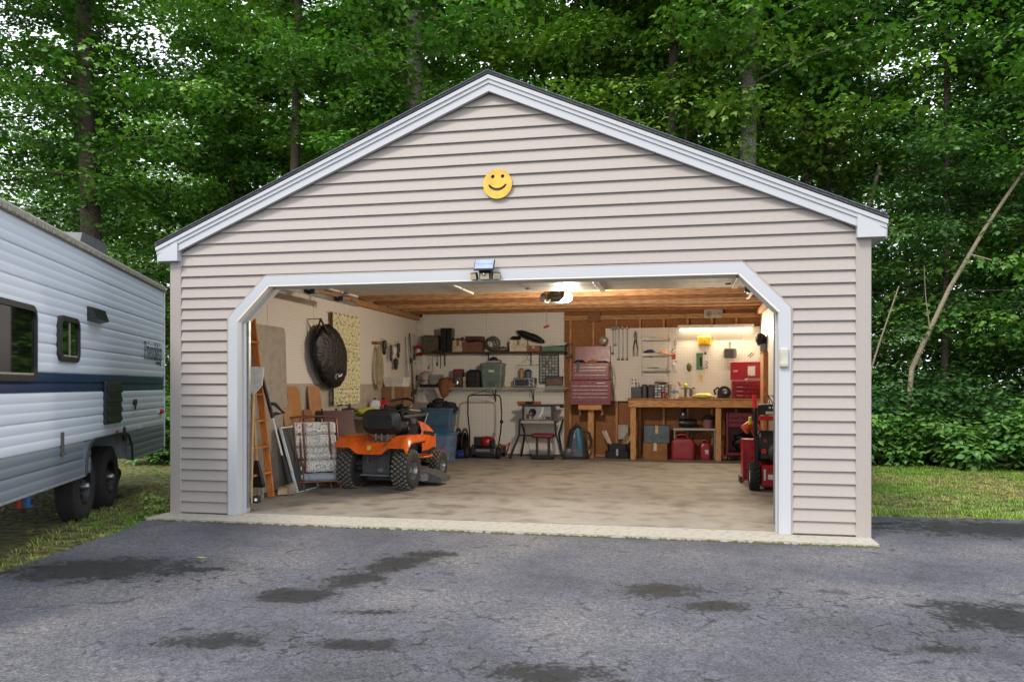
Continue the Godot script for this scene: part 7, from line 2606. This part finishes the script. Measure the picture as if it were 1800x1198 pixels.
# ---------------------------------------------------------------- riding mower
func build_tractor() -> void:
	rng.seed = 9
	var t := thing("lawn_tractor", "orange riding lawn mower with black seat parked facing into the garage", "lawn tractor", V(-1.88, 0, -2.12), -0.08)
	var org := mt("d9601c", 0.32)
	var blk := mt("1d1e21", 0.5)
	var g: G
	var tread := tx("tread", "ffffff", 0.9, noise_tex("tread_t", FastNoiseLite.TYPE_SIMPLEX_SMOOTH, 0.05, [[0.0, "4a4844"], [0.6, "6a675f"], [1.0, "8d887e"]], 4, 512, 2), Vector3.ONE * 4.0, null, 1.0, false)
	# x, z, radius, half width
	for w in [[-0.36, 0.0, 0.235, 0.11], [0.36, 0.0, 0.235, 0.11], [-0.33, -1.13, 0.19, 0.075], [0.33, -1.13, 0.19, 0.075]]:
		var wn := Node3D.new()
		wn.name = "wheel"
		t.add_child(wn, true)
		wn.position = V(w[0], w[2] + 0.008, w[1])
		var R: float = w[2]
		var H: float = w[3]
		g = G.new()
		g.lathe([V2(R * 0.5, -H * 0.9), V2(R * 0.8, -H), V2(R * 0.95, -H * 0.85), V2(R, -H * 0.55), V2(R, H * 0.55), V2(R * 0.95, H * 0.85), V2(R * 0.8, H), V2(R * 0.5, H * 0.9)], V(0, 0, 0), rz(PI / 2), 36)
		part(wn, "tyre", g, mt("2a2927", 0.9))
		g = G.new()
		var rows := 5
		var n := int(R * 110)
		for r in rows:
			for k in n:
				var a := TAU * (k + 0.5 * (r % 2)) / n
				var x := -H * 0.72 + r * H * 0.36
				var rad := R + 0.004 - (0.008 if r in [0, 4] else 0.0)
				g.box(V(x, sin(a) * rad, cos(a) * rad), V(H * 0.29, 0.020, 0.026), rx(-a + PI / 2) * ry(0.35 * (1 if r % 2 else -1)), 0.003)
		part(wn, "tread_blocks", g, tread)
		g = G.new()
		var s := signf(w[0])
		g.lathe([V2(R * 0.55, H * 0.9), V2(R * 0.5, H * 0.7), V2(R * 0.46, H * 0.2), V2(R * 0.2, H * 0.25), V2(R * 0.15, H * 0.6), V2(0, H * 0.62)], V(0, 0, 0), Basis(V(0, 1, 0), V(s, 0, 0), V(0, 0, -s)), 26)
		g.lathe([V2(R * 0.55, H * 0.9), V2(R * 0.48, H * 0.6), V2(R * 0.3, H * 0.2), V2(0, H * 0.2)], V(0, 0, 0), Basis(V(0, 1, 0), V(-s, 0, 0), V(0, 0, s)), 26)
		part(wn, "rim", g, mt("8b8d90", 0.35, 0.7))
	# rear plate with pressed ribs, hitch, axle
	g = G.new()
	g.bb(-0.18, 0.18, 0.19, 0.52, 0.06, 0.075, 0.004)
	var plate := part(t, "rear_plate", g, mt("54575c", 0.4, 0.4))
	g = G.new()
	for r in [[-0.12, 0.10, 0.40, 0.415], [-0.12, 0.06, 0.30, 0.312], [-0.12, -0.105, 0.31, 0.46], [0.05, 0.062, 0.31, 0.39], [-0.12, 0.04, 0.225, 0.24]]:
		g.bb(r[0], r[1], r[2], r[3], 0.0755, 0.084, 0.003)
	part(plate, "pressed_rib", g, mt("63666b", 0.4, 0.4))
	g = G.new()
	for p in [V(-0.08, 0.345, 0), V(0.0, 0.5, 0), V(0.14, 0.27, 0), V(0.15, 0.43, 0)]:
		g.cyl(p + V(0, 0, 0.074), p + V(0, 0, 0.078), 0.011)
	part(plate, "hole", g, mt("0a0a0a", 0.9))
	g = G.new()
	g.bb(-0.19, 0.19, 0.165, 0.188, 0.0, 0.12, 0.004)
	g.box(V(0.08, 0.24, 0.1), V(0.07, 0.05, 0.05))
	part(plate, "hitch", g, mt("8d9094", 0.35, 0.6))
	g = G.new()
	g.cyl(V(-0.30, 0.243, 0), V(0.30, 0.243, 0), 0.04)
	g.bb(-0.16, 0.16, 0.22, 0.5, -0.9, 0.05, 0.01)
	g.bb(-0.10, 0.10, 0.16, 0.34, -0.25, 0.04, 0.02)
	g.cyl(V(-0.30, 0.198, -1.13), V(0.30, 0.198, -1.13), 0.025)
	g.bb(-0.12, 0.12, 0.2, 0.42, -1.25, -0.85, 0.01)
	part(t, "chassis", g, mt("25262a", 0.6))
	# fender pan: one swept shell over both rear wheels
	g = G.new()
	var P := []
	for i in 13:
		var row := []
		var f := i / 12.0
		for k in 25:
			var u := -1.0 + k / 12.0
			var au := absf(u)
			var x := u * 0.485
			var hump := smoothstep(0.30, 0.55, au)
			var y := 0.565 + 0.085 * hump
			var z := lerpf(0.24, -0.40, f)
			if f < 0.25:
				y -= pow(1.0 - f / 0.25, 2.0) * (0.115 + 0.01 * hump)
				z = lerpf(0.27, 0.09, f / 0.25)
			if f > 0.8:
				y -= (f - 0.8) * 0.5 * (0.4 + 0.6 * hump)
			if au > 0.93:
				y -= 0.07 * (au - 0.93) / 0.07
			row.append(V(x, y, z))
		P.append(row)
	g.smooth(P, false, V(0, 0.1, -0.1))
	var Q := []
	for row in P:
		var q := []
		for p in row:
			q.append(p - V(0, 0.012, 0))
		Q.append(q)
	g.smooth(Q, false, V(0, 2.0, -0.1))
	for k in 24:
		g.quad(P[0][k], P[0][k + 1], Q[0][k + 1], Q[0][k], V(0, 0.5, -1))
	part(t, "fender", g, org)
	g = G.new()
	g.poly(PackedVector2Array([V2(-0.03, 0.0), V2(-0.015, 0.028), V2(0.015, 0.028), V2(0.03, 0.0), V2(0.015, -0.028), V2(-0.015, -0.028)]), 0.004, Transform3D(rx(-0.5), V(0.0, 0.51, 0.258)))
	part(t, "badge", g, mt("d8c050", 0.4))
	# seat
	g = G.new()
	P = []
	for i in 13:
		var row := []
		var f := i / 12.0
		for k in 22:
			var a := TAU * k / 22.0
			var ca := cos(a)
			var sa := sin(a)
			var ex := signf(ca) * pow(absf(ca), 0.55)
			var ey := signf(sa) * pow(absf(sa), 0.55)
			var wd := 0.262 * (1.0 - 0.06 * f) * (sin(clampf(f * PI, 0.18, PI - 0.18)) ** 0.25)
			var th := 0.16 * (sin(clampf(f * PI, 0.25, PI - 0.25)) ** 0.5)
			row.append(V(ex * wd, 0.815 + ey * th - 0.012, -0.02 - 0.14 * f + 0.06 * ey * f))
		P.append(row)
	g.smooth(P, true, V(0, 0.815, -0.1))
	for e in [0, 12]:
		var c := V(0, 0.815, P[e][0].z)
		for k in 22:
			g.flat(c, P[e][k], P[e][(k + 1) % 22], V(0, 0, 1 if e == 0 else -1))
	var seat := part(t, "seat_back", g, mt("2a2b2f", 0.42))
	g = G.new()
	var stitch := []
	for p in rrect(-0.17, 0.17, 0.73, 0.89, 0.04):
		stitch.append(V(p.x, p.y, -0.0125))
	g.tube(stitch, 0.005, 5, true)
	g.tube([V(-0.15, 0.82, -0.012), V(0.15, 0.82, -0.012)], 0.004, 5)
	part(seat, "seam", g, mt("3c3d42", 0.4))
	g = G.new()
	g.box(V(0, 0.735, -0.30), V(0.43, 0.12, 0.36), Basis.IDENTITY, 0.05)
	part(t, "seat_cushion", g, mt("26272b", 0.45))
	g = G.new()
	g.bb(-0.09, 0.09, 0.585, 0.68, -0.30, -0.12, 0.01)
	for k in 3:
		g.cyl(V(-0.08 + k * 0.08, 0.58, -0.09), V(-0.08 + k * 0.08, 0.68, -0.09), 0.012)
	part(t, "seat_bracket", g, mt("8b8a84", 0.4, 0.5))
	# dash pedestal, steering wheel
	g = G.new()
	g.tub(V(0.02, 0, -0.72), [[0.16, 0.12, 0.42], [0.17, 0.12, 0.66], [0.19, 0.11, 0.76], [0.15, 0.09, 0.83]], 0.06)
	var dash := part(t, "dash", g, blk)
	g = G.new()
	for p in [V(0.12, 0.77, -0.60), V(0.06, 0.74, -0.595), V(0.13, 0.70, -0.60), V(-0.08, 0.76, -0.6)]:
		g.cyl(p, p + V(0, 0.004, 0.022), 0.014)
	part(dash, "control_knob", g, mt("9a9a96", 0.3))
	g = G.new()
	var rim := []
	var wc := V(0.0, 1.0, -0.60)
	var wb := rx(0.42)
	for k in 26:
		rim.append(wc + wb * V(cos(TAU * k / 26) * 0.185, 0, sin(TAU * k / 26) * 0.185))
	g.tube(rim, 0.016, 8, true)
	for a in [0.3, PI - 0.3, PI * 1.5]:
		g.tube([wc + wb * V(cos(a) * 0.18, 0, sin(a) * 0.18), wc + wb * V(cos(a) * 0.05, -0.03, sin(a) * 0.05), wc + V(0, -0.03, 0)], 0.014, 6)
	g.lathe([V2(0.05, -0.04), V2(0.055, -0.01), V2(0.0, 0.0)], wc, wb, 16)
	g.cyl(wc + V(0, -0.03, 0), wc + V(0, -0.2, -0.09), 0.03, 0.05)
	part(t, "steering_wheel", g, mt("131417", 0.4))
	# hood: rounded orange bonnet with a black side grille
	g = G.new()
	P = []
	for i in 11:
		var row := []
		var f := i / 10.0
		for k in 17:
			var a := PI * k / 16.0
			var hw := 0.235 - 0.05 * f * f
			var top := 0.80 - 0.16 * f * f
			var cx := cos(a)
			var sx := sin(a)
			row.append(V(signf(cx) * pow(absf(cx), 0.45) * hw, 0.40 + pow(sx, 0.45) * (top - 0.40), -0.80 - 0.62 * f))
		P.append(row)
	g.smooth(P, false, V(0, 0.35, -1.1))
	var nose := V(0, 0.5, -1.43)
	for k in 16:
		g.flat(nose, P[10][k], P[10][k + 1], V(0, 0, -1))
	var hood := part(t, "hood", g, org)
	for s in [-1.0, 1.0]:
		g = G.new()
		g.loft([[V(s * 0.238, 0.62, -0.86), V(s * 0.238, 0.66, -0.86), V(s * 0.242, 0.66, -0.86), V(s * 0.242, 0.62, -0.86)], [V(s * 0.205, 0.57, -1.3), V(s * 0.205, 0.62, -1.3), V(s * 0.215, 0.62, -1.3), V(s * 0.215, 0.57, -1.3)]])
		part(hood, "side_vent", g, blk)
		g = G.new()
		g.bb(s * 0.20, s * 0.225, 0.28, 0.42, -1.3, -0.82, 0.01)
		part(t, "engine_side", g, mt("151618", 0.7))
	# foot boards with orange rim, mower deck, levers
	for s in [-1.0, 1.0]:
		g = G.new()
		g.bb(s * 0.16, s * 0.40, 0.335, 0.355, -0.78, -0.36, 0.006)
		part(t, "foot_board", g, blk)
		g = G.new()
		var lp := []
		for p in rrect(0.20, 0.44, -0.70, -0.38, 0.08):
			lp.append(V(s * p.x, 0.36, p.y))
		g.tube(lp, 0.014, 6, true)
		part(t, "foot_rail", g, org)
	g = G.new()
	g.tub(V(0.02, 0, -0.60), [[0.46, 0.28, 0.06], [0.48, 0.30, 0.07], [0.47, 0.29, 0.15], [0.36, 0.22, 0.19]], 0.16)
	var deck := part(t, "mower_deck", g, mt("6f7072", 0.5, 0.4))
	g = G.new()
	g.loft([[V(0.42, 0.05, -0.80), V(0.42, 0.18, -0.80), V(0.42, 0.18, -0.42), V(0.42, 0.05, -0.42)], [V(0.64, 0.045, -0.76), V(0.64, 0.10, -0.76), V(0.64, 0.10, -0.44), V(0.64, 0.045, -0.44)]])
	part(deck, "discharge_chute", g, mt("4d4f52", 0.6))
	g = G.new()
	g.cyl(V(0.30, 0.52, -0.52), V(0.39, 0.95, -0.66), 0.008)
	part(t, "lift_lever", g, mt("9a9c9e", 0.3, 0.8))
	g = G.new()
	g.cyl(V(0.385, 0.90, -0.645), V(0.395, 0.97, -0.667), 0.012)
	part(t, "lever_grip", g, mt("17181a", 0.5))
	g = G.new()
	g.cyl(V(0.24, 0.55, -0.50), V(0.26, 0.76, -0.57), 0.007)
	g.ell(V(0.262, 0.775, -0.575), V(0.018, 0.024, 0.018), Basis.IDENTITY, 10)
	part(t, "brake_lever", g, mt("17181a", 0.5))

# ---------------------------------------------------------------- snow thrower by the right jamb
func build_floor_things() -> void:
	rng.seed = 10
	var red := mt("9c1a22", 0.35)
	var blk := mt("17181b", 0.5)
	var g: G
	var t := thing("snow_thrower", "red two-stage snow thrower parked just inside the door jamb", "snow blower", V(2.80, 0, -3.1), 0.0)
	for s in [[-0.24, 0.0], [0.24, 0.0]]:
		var wn := Node3D.new()
		wn.name = "wheel"
		t.add_child(wn, true)
		wn.position = V(s[0], 0.172, 0.22)
		g = G.new()
		g.lathe([V2(0.08, -0.055), V2(0.14, -0.06), V2(0.16, -0.04), V2(0.16, 0.04), V2(0.14, 0.06), V2(0.08, 0.055)], V(0, 0, 0), rz(PI / 2), 26)
		for k in 18:
			var a := TAU * k / 18.0
			for q in [-1.0, 1.0]:
				g.box(V(q * 0.028, sin(a + q * 0.08) * 0.162, cos(a + q * 0.08) * 0.162), V(0.06, 0.018, 0.022), rx(-a + PI / 2) * ry(q * 0.5), 0.003)
		part(wn, "tyre", g, mt("141415", 0.85))
		g = G.new()
		g.lathe([V2(0, -0.045), V2(0.085, -0.05), V2(0.085, 0.05), V2(0, 0.045)], V(0, 0, 0), rz(PI / 2), 18)
		part(wn, "rim", g, mt("d2cfc6", 0.4))
	# auger housing in front (towards the back wall), seen past the tyre
	g = G.new()
	g.poly(PackedVector2Array([V2(0.0, 0.02), V2(0.36, 0.02), V2(0.36, 0.50), V2(0.30, 0.56), V2(0.12, 0.56), V2(0.0, 0.40)]), 0.012, Transform3D(Basis(V(0, 0, -1), V(0, 1, 0), V(1, 0, 0)), V(-0.32, 0.0, -0.42)))
	g.poly(PackedVector2Array([V2(0.0, 0.02), V2(0.36, 0.02), V2(0.36, 0.50), V2(0.30, 0.56), V2(0.12, 0.56), V2(0.0, 0.40)]), 0.012, Transform3D(Basis(V(0, 0, -1), V(0, 1, 0), V(1, 0, 0)), V(0.34, 0.0, -0.42)))
	g.bb(-0.31, 0.34, 0.04, 0.54, -0.46, -0.44, 0.006)
	g.bb(-0.31, 0.34, 0.54, 0.56, -0.74, -0.46, 0.004)
	part(t, "auger_housing", g, red)
	g = G.new()
	g.cyl(V(-0.30, 0.24, -0.62), V(0.34, 0.24, -0.62), 0.03)
	for k in 8:
		g.box(V(-0.26 + k * 0.08, 0.24, -0.62), V(0.012, 0.36, 0.05), rx(k * 0.8), 0.002)
	part(t, "auger", g, mt("5a1a1e", 0.5))
	g = G.new()
	for x in [-0.33, 0.36]:
		g.bb(x - 0.02, x + 0.02, 0.0, 0.08, -0.78, -0.5, 0.006)
	part(t, "skid_shoe", g, mt("2a2a2c", 0.6))
	g = G.new()
	g.tube([V(-0.06, 0.54, -0.5), V(-0.12, 0.62, -0.5), V(-0.16, 0.70, -0.5), V(-0.23, 0.74, -0.48), V(-0.30, 0.68, -0.46)], 0.065, 12)
	part(t, "chute", g, mt("c0442a", 0.45))
	g = G.new()
	g.cyl(V(-0.235, 0.76, -0.4), V(-0.235, 0.85, -0.39), 0.02)
	part(t, "chute_knob", g, mt("c9c828", 0.5))
	# chassis box, engine with recoil cover
	g = G.new()
	g.bb(-0.17, 0.20, 0.05, 0.30, -0.12, 0.30, 0.012)
	part(t, "chassis", g, red)
	g = G.new()
	g.bb(-0.14, -0.115, 0.13, 0.26, 0.301, 0.306, 0.003)
	g.bb(-0.09, 0.14, 0.14, 0.20, 0.301, 0.304, 0.002)
	part(t, "decal", g, mt("d6d3c8", 0.5))
	g = G.new()
	g.bb(-0.20, 0.18, 0.32, 0.68, -0.30, 0.10, 0.05)
	part(t, "engine", g, mt("232427", 0.5))
	g = G.new()
	g.lathe([V2(0.14, 0), V2(0.135, 0.04), V2(0.09, 0.06), V2(0.05, 0.055), V2(0, 0.06)], V(0.06, 0.44, 0.10), rx(PI / 2), 26)
	part(t, "recoil_cover", g, mt("1b1c1f", 0.4))
	g = G.new()
	g.cyl(V(-0.12, 0.46, 0.10), V(-0.12, 0.46, 0.135), 0.032)
	g.cyl(V(-0.10, 0.58, 0.10), V(-0.10, 0.58, 0.125), 0.018)
	part(t, "primer_button", g, mt("c22a30", 0.4))
	g = G.new()
	g.tube([V(-0.19, 0.33, 0.13), V(-0.20, 0.62, 0.16), V(-0.17, 0.70, 0.17), V(0.2, 0.70, 0.17)], 0.014, 8)
	part(t, "engine_guard", g, blk)
	# handlebars, panel and grips
	for s in [-1.0, 1.0]:
		g = G.new()
		g.tube([V(s * 0.2, 0.30, 0.05), V(s * 0.22, 0.70, 0.16), V(s * 0.23, 0.94, 0.22)], 0.022, 8)
		part(t, "handlebar", g, blk)
		g = G.new()
		g.tube([V(s * 0.235, 0.98, 0.20), V(s * 0.235, 1.06, 0.20), V(s * 0.235, 1.135, 0.20)], 0.026, 10)
		part(t, "grip", g, mt("d3222e", 0.35))
		g = G.new()
		g.cyl(V(s * 0.232, 0.92, 0.21), V(s * 0.235, 0.985, 0.20), 0.022)
		part(t, "grip_stem", g, blk)
	g = G.new()
	g.loft([[V(-0.2, 0.90, 0.24), V(0.2, 0.90, 0.24), V(0.2, 0.90, 0.10), V(-0.2, 0.90, 0.10)], [V(-0.19, 1.02, 0.18), V(0.19, 1.02, 0.18), V(0.17, 1.03, 0.06), V(-0.17, 1.03, 0.06)]])
	part(t, "control_panel", g, mt("2a2a2e", 0.45))
	g = G.new()
	g.bb(-0.19, 0.21, 0.835, 0.885, 0.20, 0.25, 0.008)
	part(t, "panel_bar", g, mt("c01c28", 0.35))
	var face := Transform3D(rx(-0.45), V(0.03, 0.985, 0.205))
	g = G.new()
	for k in 6:
		g.box(face * V(-0.09 + k * 0.036, 0, 0), V(0.024, 0.026, 0.003), face.basis, 0.0)
	part(t, "panel_print", g, mt("d5d2cc", 0.5))
	g = G.new()
	g.box(V(0.02, 0.925, 0.238), V(0.26, 0.035, 0.004), rx(-0.45), 0.0)
	part(t, "maker_plate", g, mt("c9c7c0", 0.5))
	g = G.new()
	for k in 6:
		g.tube([V(-0.1 + k * 0.05, 1.03, 0.1), V(-0.12 + k * 0.06, 1.10 + 0.02 * (k % 2), 0.08), V(-0.06 + k * 0.05, 1.13, 0.02), V(0.0 + k * 0.03, 1.03, 0.0)], 0.006, 5)
	part(t, "cable_loop", g, mt("231d1c", 0.6))

# ---------------------------------------------------------------- small things on the outside wall
func build_small_outside() -> void:
	var g: G
	# smiling disc with cut-out eyes and mouth
	var s := CSGCombiner3D.new()
	s.name = "smiley_disc"
	s.set_meta("label", "round yellow wooden smiling face fixed to the gable siding")
	s.set_meta("category", "sign")
	add_child(s)
	s.position = V(0.075, 3.06, 0.034)
	var ym := mt("d6ae3c", 0.55)
	var disc := CSGCylinder3D.new()
	disc.name = "disc"
	disc.radius = 0.133
	disc.height = 0.022
	disc.sides = 56
	disc.rotation.x = PI / 2
	disc.material = ym
	s.add_child(disc)
	for x in [-0.043, 0.047]:
		var e := CSGCylinder3D.new()
		e.name = "eye" if x < 0 else "eye_001"
		e.radius = 0.0165
		e.height = 0.1
		e.sides = 20
		e.rotation.x = PI / 2
		e.position = V(x, 0.066, 0)
		e.operation = CSGShape3D.OPERATION_SUBTRACTION
		e.material = mt("8a7030", 0.7)
		s.add_child(e)
	var mouth := CSGPolygon3D.new()
	mouth.name = "mouth"
	var mp := arc(V2(0, 0.03), 0.094, PI + 0.42, TAU - 0.42, 18)
	mp.append_array(arc(V2(0, 0.05), 0.088, TAU - 0.62, PI + 0.62, 18))
	mouth.polygon = mp
	mouth.depth = 0.1
	mouth.position = V(0, 0, 0.05)
	mouth.operation = CSGShape3D.OPERATION_SUBTRACTION
	mouth.material = mt("8a7030", 0.7)
	s.add_child(mouth)
	# solar flood light over the door
	var t := thing("solar_flood_light", "black three-headed solar flood light above the garage door", "light", V(-0.03, 2.235, 0.035))
	g = G.new()
	g.bb(-0.06, 0.06, 0.025, 0.06, 0.0, 0.05, 0.006)
	part(t, "mount", g, mt("17181b", 0.5))
	g = G.new()
	g.box(V(0.0, 0.088, 0.075), V(0.185, 0.012, 0.12), rx(1.0), 0.003)
	var sp := part(t, "solar_panel", g, mt("17181c", 0.4))
	g = G.new()
	for r in 2:
		for k in 10:
			g.box(V(-0.076 + k * 0.0169, 0.088 + 0.0085 + (0.5 - r) * 0.043, 0.075 + 0.0065 - (0.5 - r) * 0.028 + 0.0), V(0.0155, 0.002, 0.048), rx(1.0), 0.0)
	part(sp, "cell", g, mt("9aa9c4", 0.12))  # pale blue-grey paints the sky reflection into the cell colour
	for k in 3:
		g = G.new()
		var bas := ry((k - 1) * 0.5) * rx(0.25)
		var at := V((k - 1) * 0.10, -0.005, 0.055 - 0.012 * absf(k - 1))
		g.box(at, V(0.098 if k == 1 else 0.078, 0.068, 0.03), bas, 0.008)
		var hd := part(t, "lamp_head", g, mt("141517", 0.45))
		g = G.new()
		g.box(at + bas * V(0, -0.002, 0.0165), V(0.084 if k == 1 else 0.064, 0.052, 0.004), bas, 0.002)
		part(hd, "lens", g, mt("b5ab8c", 0.25))
		if k == 1:
			g = G.new()
			g.ell(at + bas * V(-0.005, 0.018, 0.018), V(0.017, 0.017, 0.009), bas, 14)
			part(hd, "sensor_ring", g, mt("141517", 0.4))
			g = G.new()
			g.ell(at + bas * V(-0.005, 0.019, 0.025), V(0.009, 0.009, 0.006), bas, 12)
			part(hd, "sensor", g, mt("e2e2dc", 0.3))
	# keypad on the right casing
	t = thing("keypad", "pale grey keypad opener mounted on the white door casing", "keypad", V(2.535, 1.40, 0.0355))
	g = G.new()
	g.bb(-0.036, 0.036, 0.0, 0.16, 0.0, 0.028, 0.008)
	part(t, "cover", g, mt("b8b7a8", 0.5))
	g = G.new()
	g.bb(-0.034, 0.034, 0.008, 0.03, 0.028, 0.031, 0.002)
	part(t, "grip_ridge", g, mt("a5a496", 0.5))
	# photo-eye sensors at the foot of the tracks
	for x in [-2.43]:
		t = thing("door_sensor", "small black photo-eye sensor at the foot of the %s door track" % ("trailer-side" if x < 0 else "snow-thrower-side"), "sensor", V(x, 0.12, -0.24))
		g = G.new()
		g.bb(-0.035, 0.035, -0.035, 0.035, 0.0, 0.05, 0.006)
		part(t, "housing", g, mt("121315", 0.5))
		g = G.new()
		g.cyl(V(0.005, 0.0, 0.05), V(0.005, 0.0, 0.056), 0.016)
		part(t, "lens", g, mt("d9dce0", 0.2))
		g = G.new()
		g.bb(-0.004 + 0.02 * signf(x), 0.004 + 0.02 * signf(x), -0.12, -0.03, 0.01, 0.03, 0.001)
		part(t, "bracket", g, mt("8b8d8e", 0.4, 0.7))
